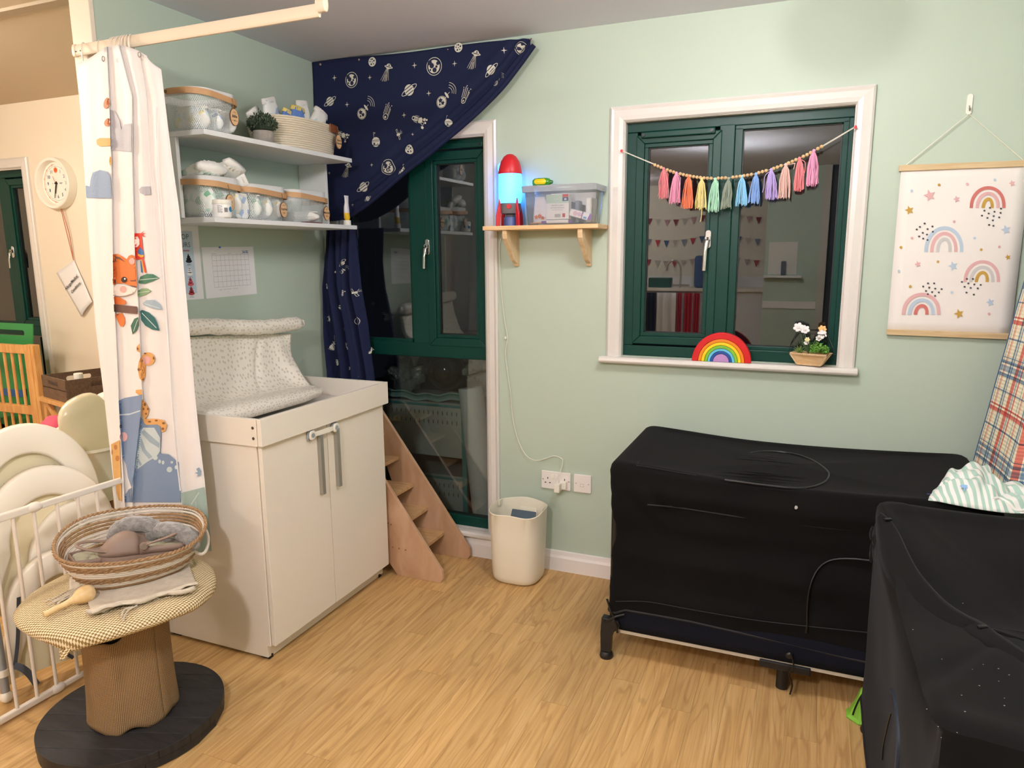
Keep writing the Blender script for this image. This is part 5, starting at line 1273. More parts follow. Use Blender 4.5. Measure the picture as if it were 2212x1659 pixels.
for p in (pL, pR):
    q = build(MB().lathe([(0, 0), (.0035, 0), (.0025, .005), (.0055, .007), (.006, .012), (0, .0125)], (0, 0, 0), 14), 'push_pin', mat('pin_red', '#D02A36', .3), tgd, smooth=True)
    q.rotation_euler = (PI/2, 0, 0); q.location = p-base+V((0, -.0, 0)); 
    me_ = q.data
    for v_ in me_.vertices: v_.co += base
for i, (tx, tyy, bx, by, hx) in enumerate(TX):
    a = gz(tx, tyy); e = gz(bx, by); L = (a-e).length; m_ = mat('yarn_'+hx[1:], hx, .85, bump=(300, .4, .001))
    t = E('tassel', '', None, tuple(a)); del t['label']; t.parent = tgd; t.location = a-base; ORG[t.name] = a-base
    d = (e-a).normalized(); sx_ = V((d.z, 0, -d.x))
    b = MB()
    for k in range(34):
        th = 2*PI*random.random(); rr = .0165*math.sqrt(random.random()); R0 = V((math.cos(th)*rr*.75, math.sin(th)*rr*.6, 0)); R1 = V((math.cos(th)*rr*1.35, math.sin(th)*rr, 0)); Lk = L*random.uniform(.90, 1.0)
        wv = random.uniform(-.002, .002)
        b.tube([a+d*.006+R0*.25, a+d*.022+R0, a+d*(Lk*.5)+R1*.9+sx_*wv, a+d*(Lk*.8)+R1-sx_*wv, a+d*Lk+R1*1.05+V((random.uniform(-.002, .002), 0, 0))], .00135, 5)
    build(b, 'strands', m_, t, smooth=True, kind='stuff')
    build(MB().ell(a+d*.003, .0065, .006, .0075), 'knot', m_, t, smooth=True)
    if i in (0, 1, 8, 9, 10, 3, 4):
        off = {0: (.018, -.045), 1: (.016, -.04), 8: (-.022, -.05), 9: (.03, .0), 10: (.02, -.035), 3: (.004, -.115), 4: (.012, -.03)}[i]
        p1 = a+V((off[0]*1.0, -.004, off[1]*.5)); p2 = a+V((off[0]*1.1, -.004, off[1]*1.3))
        build(MB().tube(spline([a+d*.004, p1, p2, p2+V((-.004, 0, -.022))], 5), .0013, 5), 'loose_end', m_, t, smooth=True)

# ================================================================== RAINBOW
rw = E('rainbow_stacker', 'wooden rainbow stacking toy on the window sill', 'toy', (1.992, -.02, 1.0545))
bands = [(.1185, .0935, '#D3171F'), (.0925, .0805, '#F08A1C'), (.0795, .0675, '#F6D51E'), (.0665, .0550, '#7FBE3A'), (.0540, .0440, '#62BFE4'), (.0430, .0330, '#1E4FA0')]
for ro, ri, hx in bands:
    b = MB(); b.loft([[V((1.992+r_*math.cos(a), yy, 1.0545+r_*math.sin(a)*1.02)) for (r_, yy) in ((ro, -.036), (ro, -.004), (ri, -.004), (ri, -.036))] for a in [PI*k/40 for k in range(41)]])
    build(b, 'arch', mat('toy'+hx[1:], hx, .35), rw, smooth=True, bevel=.0015, ang=50)
build(MB().prism([(1.992+.032*math.cos(PI*k/24), 1.0545+.0326*math.sin(PI*k/24)) for k in range(25)], lambda u, v: (u, -.036, v), (0, .032, 0)), 'half_disc', mat('toy_lilac', '#BE8FC9', .4), rw, bevel=.0015)

# ================================================================== PLANTER
pt = E('window_planter', 'faceted wooden planter of artificial flowers and succulents on the sill', 'planter', (2.33, -.01, 1.0545))
P0 = V((2.335, -.012, 1.0545)); ROTP = rot3(0, 0, -.30)
def PP(x, y, z): return P0+ROTP@V((x, y, z))
def quadring(a, b_, z): return [PP(-a, -b_, z), PP(a, -b_, z), PP(a, b_, z), PP(-a, b_, z)]
build(MB().loft([quadring(.042, .018, .001), quadring(.072, .040, .052), quadring(.067, .036, .052), quadring(.040, .016, .006)]), 'wooden_trough', PINE, pt, bevel=.0008)
# inset frames + black edges
for (sx, ed) in ((1, 0),):
    b = MB(); A = [PP(-.045, -.0215, .006), PP(.045, -.0215, .006), PP(.069, -.0395, .048), PP(-.069, -.0395, .048)]; n_ = (A[1]-A[0]).cross(A[3]-A[0]).normalized()
    for i in range(4): b.beam(A[i]+n_*.001, A[(i+1) % 4]+n_*.001, .006, .0025, up=n_)
    build(b, 'face_frame', PINEV, pt)
WIRE = mat('black_wire', '#1B1B20', .4, metal=.5)
b = MB(); lo = quadring(.043, .019, .0015); hi = quadring(.074, .042, .053); mid = [PP(-.083, -.0, .074), PP(.083, -.0, .074)]; up_ = [PP(-.05, -.02, .128), PP(.05, -.02, .128), PP(.05, .02, .128), PP(-.05, .02, .128)]
for i in range(4): b.tube([lo[i], lo[(i+1) % 4]], .0014, 5); b.tube([lo[i], hi[i]], .0014, 5)
for (i, s_) in ((0, 0), (3, 0), (1, 1), (2, 1)): b.tube([hi[i], mid[s_], up_[i]], .0012, 5)
for i in range(4): b.tube([up_[i], up_[(i+1) % 4]], .0012, 5)
build(b, 'wire_frame', WIRE, pt)
random.seed(9)
LEAF = mat('fresh_green', '#6FA23C', .5, var=('#3F7A2C', 50)); LEAF2 = mat('aloe_green', '#7E9A45', .5, var=('#4E6A30', 30)); STEM = mat('stem_green', '#4E6B3F', .6)
b = MB()
for i in range(230):
    th = random.uniform(0, 2*PI); rr = math.sqrt(random.random()); zz_ = random.uniform(0, 1)
    p = PP(.030+.036*rr*math.cos(th), .024*rr*math.sin(th)-.004, .055+.042*zz_*(1.1-.6*rr)); R = rot3(random.uniform(-.9, .9), random.uniform(-.9, .9), random.uniform(0, 6)); s_ = .0058
    b.ell(p, s_, s_, .0016, n=6, m=3, R=R)
build(b, 'round_leaves', LEAF, pt, smooth=True, kind='stuff')
b = MB()
for i in range(26):
    a = random.uniform(0, 2*PI); el = random.uniform(.2, 1.3); d = V((math.cos(a)*math.cos(el), math.sin(a)*math.cos(el)*.6, math.sin(el))); o_ = PP(-.040, -.012, .050); L_ = random.uniform(.022, .040)
    b.tube([o_, o_+d*L_*.5+V((0, 0, .002)), o_+d*L_], [.0035, .0032, .0005], 5, flat=.45)
build(b, 'aloe_spikes', LEAF2, pt, smooth=True)
b = MB()
heads = [(-.052, -.01, .150), (-.026, -.012, .143), (.036, .0, .148), (.040, -.012, .128), (-.012, -.02, .105), (-.016, -.015, .092)]
for h_ in heads: b.tube(spline([PP(-.010, 0, .045), PP(h_[0]*.5-.004, h_[1], .09 if h_[2] > .1 else .07), PP(*h_)], 5), .0012, 5)
for i in range(22):
    a = random.uniform(0, 2*PI); b.tube([PP(-.01, -.004, .05), PP(-.01+.022*math.cos(a), -.006+.01*math.sin(a), .05+random.uniform(.02, .045)), PP(-.01+.03*math.cos(a), -.008+.012*math.sin(a), .05+random.uniform(.03, .06))], .0009, 4)
build(b, 'stems', STEM, pt, smooth=True)
def flower(h_, s_, m_, nm, tilt_=(.7, 0, 0), n_p=6):
    b = MB(); R = rot3(*tilt_)
    for k in range(n_p):
        a = 2*PI*k/n_p; b.ell(PP(*h_)+R@V((math.cos(a)*s_*.55, math.sin(a)*s_*.55, 0)), s_*.55, s_*.42, s_*.18, n=8, m=5, R=R@Matrix.Rotation(a, 3, 'Z')@Matrix.Rotation(-.45, 3, 'Y'))
    b.ell(PP(*h_), s_*.45, s_*.45, s_*.35, n=8, m=5); build(b, nm, m_, pt, smooth=True)
FW = mat('petal_white', '#EFEAE8', .6); FO = mat('petal_orange', '#F0B978', .6)
flower(heads[0], .020, FW, 'flower_head', (1.1, -.3, 0)); flower(heads[1], .018, FW, 'flower_head', (1.2, .3, 0)); flower(heads[2], .016, FO, 'flower_head', (.9, .2, 0)); flower(heads[3], .018, FW, 'flower_head', (1.3, .4, 0)); flower((.028, -.01, .112), .012, FW, 'flower_head', (1.3, .4, 0))
flower(heads[4], .010, mat('petal_cream', '#E6DDA8', .6), 'small_flower', (1.2, 0, 0)); flower(heads[5], .010, FW, 'small_flower', (1.2, 0, 0))

# ================================================================== WALL HANGING
wh = E('rainbow_poster', 'white wall hanging of pastel rainbows and stars between two oak rails', 'poster', (2.79, -.01, 1.2))
PX0, PX1, PZ0, PZ1 = 2.597, 2.995, 1.205, 1.793
build(MB().grid(lambda u, v: V((PX0+(PX1-PX0)*u, -.010-.003*math.sin(v*PI)*math.sin(u*2.5), PZ0-.01+(PZ1-PZ0+.02)*v)), 10, 14), 'sheet', mat('poster_white', '#F0EAE4', .75), wh, smooth=True, solid=.0006)
b = MB().obox((2.792, -.012, 1.799), (.405, .014, .021), rot3(0, .008, 0)); build(b, 'top_rail', OAKB, wh, bevel=.001)
b = MB().obox((2.798, -.012, 1.197), (.405, .014, .021), rot3(0, .008, 0)); build(b, 'bottom_rail', OAKB, wh, bevel=.001)
apex = at(2093, 246, 'y', -.016)
build(MB().tube([V((2.612, -.014, 1.812)), apex, V((2.972, -.014, 1.806))], .0017, 6), 'hanging_cord', STR, wh, smooth=True)
hk = E('adhesive_hook', 'small white plastic hook holding the poster cord', 'hook', tuple(apex))
ha = at(2094, 225, 'y', 0)
build(MB().prism(rrect(ha.x-.0095, ha.z-.036, ha.x+.0095, ha.z+.034, .009), lambda u, v: (u, -.006, v), (0, .0055, 0)), 'backing', PLW, hk, smooth=True, bevel=.002)
build(MB().tube([V((ha.x, -.006, ha.z-.006)), V((ha.x, -.017, ha.z-.024)), V((ha.x, -.022, ha.z-.016))], .0022, 6), 'hook_arm', STEEL, hk, smooth=True)
FP = lambda X, Y: at(1880+X/2.963, 180+Y/2.963, 'y', -.0135)
def Sq(u, v): q = FP(u, v); return V((q.x, -.0142, q.z))
def pprint(polys, hx, lay=0, S=None):
    b = MB(); b.decal(polys, lambda u, v: Sq(u, v)+V((0, -.0003*lay, 0)), 40); build(b, 'printed_shapes', mat('pp_'+hx[1:], hx, .75), wh, kind='stuff')
def arch2(cx_, yb_, w, h, t, sh=0):
    out = []; inn = []
    for k in range(21):
        a = PI*k/20; 
        out.append((cx_+w*math.cos(a)+sh*math.sin(a), yb_-h*max(0, math.sin(a))**.85)); inn.append((cx_+(w-t)*math.cos(a)+sh*math.sin(a), yb_-(h-t)*max(0, math.sin(a))**.85))
    return out+inn[::-1]
def rb_(cx_, yb_, cols, w, h, t, g, sh=6):
    for i, hx in enumerate(cols): pprint([arch2(cx_, yb_, w-i*(t+g), h-i*(t+g*.9), t, sh)], hx)
PK, OC, CO, PB, GR = '#DDAFAF', '#C39B45', '#CC746C', '#B9CADB', '#CBC9C6'
rb_(750, 798, (CO, PK, OC), 115, 140, 21, 17); rb_(470, 1080, (PB, PK, GR), 125, 165, 22, 15); rb_(713, 1272, (PK, GR, OC), 117, 140, 21, 15); rb_(325, 1480, (PK, PB, CO), 124, 140, 22, 16)
pprint([star(x, y, r_, 5, .45, PI/2+.35) for x, y, r_ in ((380, 718, 40), (553, 742, 24), (908, 640, 22), (305, 1158, 22))], PK, 1)
pprint([star(x, y, r_, 5, .45, PI/2+.35) for x, y, r_ in ((250, 812, 30), (880, 1113, 20), (568, 1475, 32))], OC, 1)
pprint([star(x, y, r_, 5, .45, PI/2+.35) for x, y, r_ in ((868, 938, 33), (530, 1170, 33), (768, 1402, 28))], PB, 1)
pprint([circ(x, y, 9, 12) for x, y in ((620, 645), (537, 885), (267, 991), (826, 1047), (760, 1475))], PK); pprint([circ(x, y, 9, 12) for x, y in ((440, 650), (196, 1050), (710, 1065), (433, 1142), (256, 1300))], OC)
pprint([circ(x, y, 9, 12) for x, y in ((265, 688), (797, 618), (668, 991), (183, 1202), (522, 1339))], PB)
dots = [(765, 797), (835, 802), (730, 815), (794, 822), (757, 833), (833, 829), (714, 847), (789, 850), (824, 858), (749, 862), (784, 877), (760, 906), (787, 912),
        (347, 897), (317, 919), (397, 916), (297, 935), (366, 933), (400, 950), (335, 957), (362, 968), (312, 980), (338, 994), (366, 1003),
        (618, 1252), (656, 1252), (586, 1271), (627, 1280), (665, 1287), (706, 1290), (603, 1302), (642, 1309), (687, 1312), (615, 1339), (662, 1352),
        (369, 1280), (408, 1280), (338, 1300), (377, 1307), (415, 1314), (456, 1317), (356, 1329), (395, 1336), (438, 1338), (368, 1349), (414, 1360)]
pprint([circ(x, y, 7, 10, 6) for x, y in dots], '#4C4C50', 3)
# ================================================================== CABLE-REEL STOOL
sx0, sy0 = .375, -1.615
stl = E('cable_reel_table', 'cable reel table with dark plank base, hessian-wrapped drum and checked fabric top', 'table', (sx0, sy0, 0))
DARKW = wood_mat('dark_plank', '#18181A', '#2B2A2B', 6, (2, 14, 2), .55, .4)
def disc_planks(cx_, cy_, r, z0, z1, w, ang, name, gap=.0015):
    d = V((math.cos(ang), math.sin(ang), 0)); n_ = V((-d.y, d.x, 0)); k = int(2*r/w)+1
    for i in range(k):
        a = -r+i*2*r/k; c_ = a+2*r/k-gap; pts = []
        for q in range(9):
            t = a+(c_-a)*q/8; pts.append((math.sqrt(max(0, r*r-t*t)), t))
        for q in range(9):
            t = c_+(a-c_)*q/8; pts.append((-math.sqrt(max(0, r*r-t*t)), t))
        P = []
        for p in pts:
            if not P or math.dist(P[-1], p) > 1e-5: P.append(p)
        build(MB().prism(P, lambda u, v: V((cx_, cy_, z0))+d*u+n_*v, (0, 0, z1-z0)), name, DARKW, stl, bevel=.0015)
disc_planks(sx0, sy0, .272, .030, .056, .088, .35, 'base_plank')
disc_planks(sx0, sy0, .270, .003, .029, .11, 1.9, 'lower_plank')
# drum with hessian
build(MB().lathe([(.108, .056), (.108, .425)], (sx0, sy0, 0), 32), 'drum', mat('drum_dark', '#121110', .8), stl, smooth=True)
def weave(name, c1, c2, s_, coords='UV'):
    m = bpy.data.materials.new(name); m.use_nodes = True; nt = m.node_tree; n = nt.nodes; L = nt.links
    b = n['Principled BSDF']; b.inputs['Roughness'].default_value = .95; b.inputs['Specular IOR Level'].default_value = .1
    uv = n.new('ShaderNodeUVMap'); uv.uv_map = 'uv'
    w1_ = n.new('ShaderNodeTexWave'); w1_.inputs['Scale'].default_value = s_; w1_.bands_direction = 'X'; w1_.inputs['Distortion'].default_value = .8; w1_.inputs['Detail'].default_value = 3; w1_.inputs['Detail Scale'].default_value = 2
    w2_ = n.new('ShaderNodeTexWave'); w2_.inputs['Scale'].default_value = s_; w2_.bands_direction = 'Y'; w2_.inputs['Distortion'].default_value = .8; w2_.inputs['Detail'].default_value = 3; w2_.inputs['Detail Scale'].default_value = 2
    L.new(uv.outputs[0], w1_.inputs[0]); L.new(uv.outputs[0], w2_.inputs[0])
    mu = n.new('ShaderNodeMath'); mu.operation = 'MULTIPLY'; L.new(w1_.outputs[1], mu.inputs[0]); L.new(w2_.outputs[1], mu.inputs[1])
    rp = n.new('ShaderNodeValToRGB'); rp.color_ramp.elements[0].color = lin(c1); rp.color_ramp.elements[1].color = lin(c2); rp.color_ramp.elements[1].position = .6
    L.new(mu.outputs[0], rp.inputs[0]); L.new(rp.outputs[0], b.inputs['Base Color'])
    bp = n.new('ShaderNodeBump'); bp.inputs['Strength'].default_value = .6; bp.inputs['Distance'].default_value = .0015; L.new(mu.outputs[0], bp.inputs['Height']); L.new(bp.outputs[0], b.inputs['Normal'])
    return m
HESS = weave('hessian', '#6F5436', '#BB9C76', 24)
def Shes(u, v):
    a = 2*PI*u; zt_ = .350+.085*max(0, math.cos(a-.05))**3+.05*max(0, math.sin(a))-.014*math.exp(-((math.sin((a-5.5)/2))/.12)**2)+.003*math.sin(9*a); zb = .058+.008*math.sin(7*a)
    z = zb+(zt_-zb)*v; r = .123+.0035*math.cos(5*a+.5)+.010*(1-v)**3+.0015*math.sin(11*a+v*2)+.006*math.exp(-((math.sin((a-5.3)/2))/.06)**2)
    return V((sx0+r*math.cos(a), sy0+r*math.sin(a), z))
b = MB(); b.grid(Shes, 96, 24, uv=True)
for k in list(b.uv): b.uv[k] = (b.uv[k][0]*2.2, b.uv[k][1]*1.0)
build(b, 'hessian_wrap', HESS, stl, smooth=True, ang=70, solid=.002)
# top: padded round cushion in a checked knit
def check_mat():
    m = bpy.data.materials.new('houndstooth'); m.use_nodes = True; nt = m.node_tree; n = nt.nodes; L = nt.links
    b = n['Principled BSDF']; b.inputs['Roughness'].default_value = .95; b.inputs['Specular IOR Level'].default_value = .1
    uv = n.new('ShaderNodeUVMap'); uv.uv_map = 'uv'; mp = n.new('ShaderNodeMapping'); mp.inputs['Rotation'].default_value = (0, 0, .55); mp.inputs['Scale'].default_value = (1, 1, 1); L.new(uv.outputs[0], mp.inputs[0])
    nz = n.new('ShaderNodeTexNoise'); nz.inputs['Scale'].default_value = 3; L.new(mp.outputs[0], nz.inputs[0])
    ck_ = n.new('ShaderNodeTexChecker'); ck_.inputs['Scale'].default_value = 1; ck_.inputs['Color1'].default_value = (1, 1, 1, 1); ck_.inputs['Color2'].default_value = (0, 0, 0, 1)
    mx0 = n.new('ShaderNodeVectorMath'); mx0.operation = 'MULTIPLY_ADD'; mx0.inputs[1].default_value = (.7, .7, 0); L.new(nz.outputs['Color'], mx0.inputs[0]); L.new(mp.outputs[0], mx0.inputs[2])
    L.new(mx0.outputs[0], ck_.inputs[0])
    mx = n.new('ShaderNodeMix'); mx.data_type = 'RGBA'; L.new(ck_.outputs['Fac'], mx.inputs[0]); mx.inputs[6].default_value = lin('#8F7548'); mx.inputs[7].default_value = lin('#EADBB8'); L.new(mx.outputs[2], b.inputs['Base Color'])
    wv = n.new('ShaderNodeTexNoise'); wv.inputs['Scale'].default_value = 2.0; L.new(mp.outputs[0], wv.inputs[0])
    bp = n.new('ShaderNodeBump'); bp.inputs['Strength'].default_value = .5; bp.inputs['Distance'].default_value = .002; L.new(wv.outputs[0], bp.inputs['Height']); L.new(bp.outputs[0], b.inputs['Normal'])
    return m
HT = check_mat(); tx0, ty0, TZ = .345, -1.592, .462
b = MB(); prof = [(0, TZ+.004), (.08, TZ+.004), (.16, TZ+.003), (.22, TZ+.001), (.258, TZ-.004), (.275, TZ-.010), (.283, TZ-.020), (.282, TZ-.032), (.272, TZ-.041), (.255, TZ-.043), (.12, TZ-.040)]
n_ = 72; rings = []
for (r, z) in prof:
    rings.append([V((tx0+r*(1+.012*math.sin(5*a)+.006*math.sin(13*a))*math.cos(a), ty0+r*(1+.012*math.sin(5*a))*math.sin(a), z-(.016*math.exp(-((a-5.1)/.16)**2)+.006*math.sin(4*a) if z < TZ-.025 else 0))) for a in [2*PI*k/n_ for k in range(n_)]])
b.loft(rings, caps=False)
cum = 0
for i, (r, z) in enumerate(prof):
    if i: cum += math.dist(prof[i], prof[i-1])
    for k in range(n_):
        a = 2*PI*k/n_; b.uv[i*n_+k] = (cum*math.cos(a)/.0062, cum*math.sin(a)/.0062)
build(b, 'fabric_top', HT, stl, smooth=True, ang=180)
b = MB().lathe([(.12, TZ-.038), (.25, TZ-.040), (.25, TZ-.030), (.12, TZ-.030)], (tx0, ty0, 0), 40); build(b, 'top_board', DARKW, stl)
q = V((tx0+.272*math.cos(5.05), ty0+.272*math.sin(5.05), TZ-.046))
b = MB(); b.grid(lambda u, v: q+V((.05*(u-.5)*(1-.6*v)+.008*math.sin(u*9), -.012*v+.006*math.sin(u*7), -.030*v+.006*math.sin(u*8))), 10, 8, uv=True)
for k in list(b.uv): b.uv[k] = (b.uv[k][0]*9, b.uv[k][1]*6)
build(b, 'fabric_corner', HT, stl, smooth=True, solid=.002)

# felt pieces, fringe, wooden shaker on top
FELT = mat('oat_felt', '#CFC3B0', .95, bump=(120, .7, .002), var=('#BFB29E', 50))
TT = TZ+.006
fl_ = E('felt_cloth', 'folded oatmeal felt cloth with frayed edge under the rope basket', 'cloth', (tx0+.05, ty0-.1, TT))
FCp = [at(165, 1312, 'z', TT), at(200, 1335, 'z', TT), at(428, 1272, 'z', TT), at(408, 1222, 'z', TT), at(225, 1262, 'z', TT)]
def Fq(a, b_, c_, d_, u, v): return (a*(1-u)+b_*u)*(1-v)+(d_*(1-u)+c_*u)*v
def Sfelt(u, v):
    p = Fq(FCp[1], FCp[2], FCp[3], at(170, 1240, 'z', TT), u, v); ed = max(0, .10-v)/.10
    fold = .011*math.exp(-((v-.04)/.09)**2)*(1+.5*math.sin(u*9))
    return p+V((.003*math.sin(u*40)*ed, .004*noise.noise(V((u*25, 0, 0)))*ed, .004+fold+.0015*math.sin(u*14+v*6)))
b = MB(); b.grid(Sfelt, 50, 22); build(b, 'felt_layer', FELT, fl_, smooth=True, solid=.003, ang=180)
def Sfelt2(u, v):
    p = Fq(at(195, 1326, 'z', TT), at(420, 1268, 'z', TT), at(405, 1240, 'z', TT), at(190, 1290, 'z', TT), u, v)
    return p+V((0, 0, .0008+.0012*math.sin(u*12)))
b = MB(); b.grid(Sfelt2, 36, 8); build(b, 'felt_underlayer', FELT, fl_, smooth=True, solid=.0015, ang=180)
# rolled fold at the front
pts = [at(188+232*k/12, 1322-52*k/12+(3*math.sin(k*1.3)), 'z', TT+.010) for k in range(13)]
build(MB().tube(spline(pts, 3), .0085, 9, flat=.9), 'rolled_fold', FELT, fl_, smooth=True, ang=180)
random.seed(21)
b = MB()
for i in range(60):
    p = at(188+236*i/60, 1330-55*i/60+random.uniform(-2, 2), 'z', TT+.005); b.tube([p, p+V((random.uniform(-.004, .004), -random.uniform(.002, .006), random.uniform(-.003, .002)))], .0007, 4)
build(b, 'frayed_edge', FELT, fl_)
fr = E('fringed_felt', 'beige felt mat edge with long yarn fringe on the left of the reel table', 'cloth', (tx0-.1, ty0-.05, TT))
def Sfr(u, v):
    p = Fq(at(150, 1285, 'z', TT), at(250, 1262, 'z', TT), at(245, 1205, 'z', TT), at(150, 1228, 'z', TT), u, v); return p+V((0, 0, .0025+.003*noise.noise(V((u*4, v*4, 2)))))
b = MB(); b.grid(Sfr, 16, 12); build(b, 'felt_layer', FELT, fr, smooth=True, solid=.003, ang=180)
b = MB()
for i in range(22):
    a_ = at(160+80*i/21*.9, 1278-24*i/21+random.uniform(-8, 2), 'z', TT+.004); L_ = random.uniform(.07, .12); ang_ = random.uniform(-.35, .45)
    d = (at(80, 1318, 'z', TT)-at(160, 1270, 'z', TT)).normalized(); d = Matrix.Rotation(ang_, 3, 'Z') @ d; d.z = 0
    pts = spline([a_, a_+d*L_*.35+V((0, 0, .002*random.random())), a_+d*L_*.7+V((random.uniform(-.008, .008), random.uniform(-.008, .008), 0)), a_+d*L_+V((random.uniform(-.01, .01), 0, -.001))], 4)
    b.tube(pts, .0023, 6)
build(b, 'yarn_fringe', FELT, fr, smooth=True, kind='stuff')
yt = build(MB().tube(spline([at(290, 1312, 'z', TT+.003), at(270, 1316, 'z', TT+.006), at(262, 1332, 'z', TT+.004)], 6), .0028, 6).tube(spline([at(296, 1308, 'z', TT+.003), at(276, 1320, 'z', TT+.006), at(266, 1338, 'z', TT+.004)], 6), .0026, 6), 'yarn_loop', FELT, smooth=True); yt['label'] = 'loop of cream yarn peeping out below the folded felt'; yt['category'] = 'yarn'
sh = E('wooden_shaker', 'turned wooden maraca lying on the left of the reel table', 'shaker', tuple(at(150, 1300, 'z', TT)))
A = at(95, 1328, 'z', TT+.008); B_ = at(196, 1278, 'z', TT+.026); d = (B_-A); L_ = d.length; d.normalize()
up_ = V((0, 0, 1)); sd_ = d.cross(up_).normalized(); up2 = sd_.cross(d)
pr = [(.0, .0075), (.02, .0088), (.30, .0082), (.52, .0095), (.60, .013), (.68, .0205), (.76, .0255), (.84, .0275), (.92, .0265), (.98, .0215), (1.03, .0125), (1.05, .004)]
b = MB(); b.loft([[A+d*(s_*L_*1.04)+sd_*(r_*math.cos(a))+up2*(r_*math.sin(a)) for a in [2*PI*k/24 for k in range(24)]] for (s_, r_) in pr])
build(b, 'turned_body', wood_mat('shaker_wood', '#D9B279', '#E8CB97', 9, (1, 3, 3), .35, .05), sh, smooth=True)

# ------------------------------------------------------------------ rope basket with shoes
BC = V((.318, -1.508, TT+.002))
bk = E('shoe_basket', 'brown and white rope basket of shoes on the reel table', 'basket', tuple(BC))
BRN = mat('seagrass', '#A98661', .9, bump=(220, .8, .002), var=('#8B6A48', 90)); WHR = mat('white_cord', '#D8CCBC', .9, bump=(260, .6, .0015))
AX = V((math.cos(1.047), math.sin(1.047), 0)); AY = V((-AX.y, AX.x, 0))
def Bk(a, h, off=0):
    """h 0..1 wall height; oval with raised back and right"""
    k = .70+.32*h**.75; A_, B2 = .215*k+off, .152*k+off
    c_, s_ = math.cos(a), math.sin(a); p = AX*(A_*math.copysign(abs(c_)**.85, c_))+AY*(B2*math.copysign(abs(s_)**.85, s_))
    return BC+p+V((0, 0, .006+h*(.094+.0375*(1+s_)+.006*math.cos(3*a))))
pat = [1, 1, 0, 0, 1, 1, 1, 0, 0, 0, 1, 1, 1, 0, 0, 2]   # 0 white 1 brown 2 rim plait
wb, bb = MB(), MB(); NRg = 15
for i in range(NRg):
    h = i/(NRg-1)*.965; pts = [Bk(2*PI*k/64, h) for k in range(64)]
    (bb if pat[i] else wb).tube(pts, .0042, 7, closed=True)
build(wb, 'white_coils', WHR, bk, smooth=True); build(bb, 'brown_coils', BRN, bk, smooth=True)
# plaited rim: two twisted strands
for ph in (0, PI):
    pts = []
    for k in range(420):
        a = 2*PI*k/420; p = Bk(a, 1.0, .001); t = ph+a*46; o_ = (Bk(a, 1.0, .01)-p).normalized(); pts.append(p+o_*(.0028*math.cos(t))+V((0, 0, .0028*math.sin(t))))
    build(MB().tube(pts, .0038, 6, closed=True), 'plaited_rim', BRN, bk, smooth=True)
# side rope twists on the brown coils
for i in (4, 5, 6, 10, 11, 12):
    h = i/(NRg-1)*.965; pts = []
    for k in range(300):
        a = 2*PI*k/300; p = Bk(a, h, .0018); t = a*38+i*2; o_ = V((p.x-BC.x, p.y-BC.y, 0)).normalized(); pts.append(p+o_*(.0026*math.cos(t))+V((0, 0, .0026*math.sin(t))))
    build(MB().tube(pts, .0026, 5, closed=True), 'twisted_strand', BRN, bk, smooth=True)
b = MB(); b.prism([(Bk(2*PI*k/40, 0).x, Bk(2*PI*k/40, 0).y) for k in range(40)], lambda u, v: (u, v, BC.z), (0, 0, .006)); build(b, 'basket_base', BRN, bk)
# handle at the right end
p0 = at(445, 1125, 'z', TT+.125); hp = [at(428, 1128, 'z', TT+.10), at(447, 1150, 'z', TT+.085), at(449, 1178, 'z', TT+.06), at(436, 1197, 'z', TT+.05), at(408, 1186, 'z', TT+.058), at(382, 1180, 'z', TT+.07)]
hp = [V((p.x, p.y, p.z)) for p in hp]
build(MB().tube(spline([at(418, 1125, 'z', TT+.10)]+hp, 6), .0052, 8), 'rope_handle', WHR, bk, smooth=True)
build(MB().tube(spline([at(420, 1150, 'z', TT+.08), at(405, 1165, 'z', TT+.075), at(382, 1182, 'z', TT+.07)], 6), .0062, 8), 'rope_handle', WHR, bk, smooth=True)
kn = at(383, 1184, 'z', TT+.066); build(MB().lathe([(0, -.003), (.0085, -.003), (.010, 0), (.0085, .003), (0, .003)], tuple(kn+V((.004, -.008, .004))), 18, axis='y'), 'wooden_toggle', TAGW, bk, smooth=True)
b = MB()
for (px, py) in ((156, 1130), (170, 1122), (166, 1138)): b.ell(at(px, py, 'z', TT+.085), .0032)
build(b, 'studs', mat('stud', '#4A4440', .3, metal=.8), bk, smooth=True)

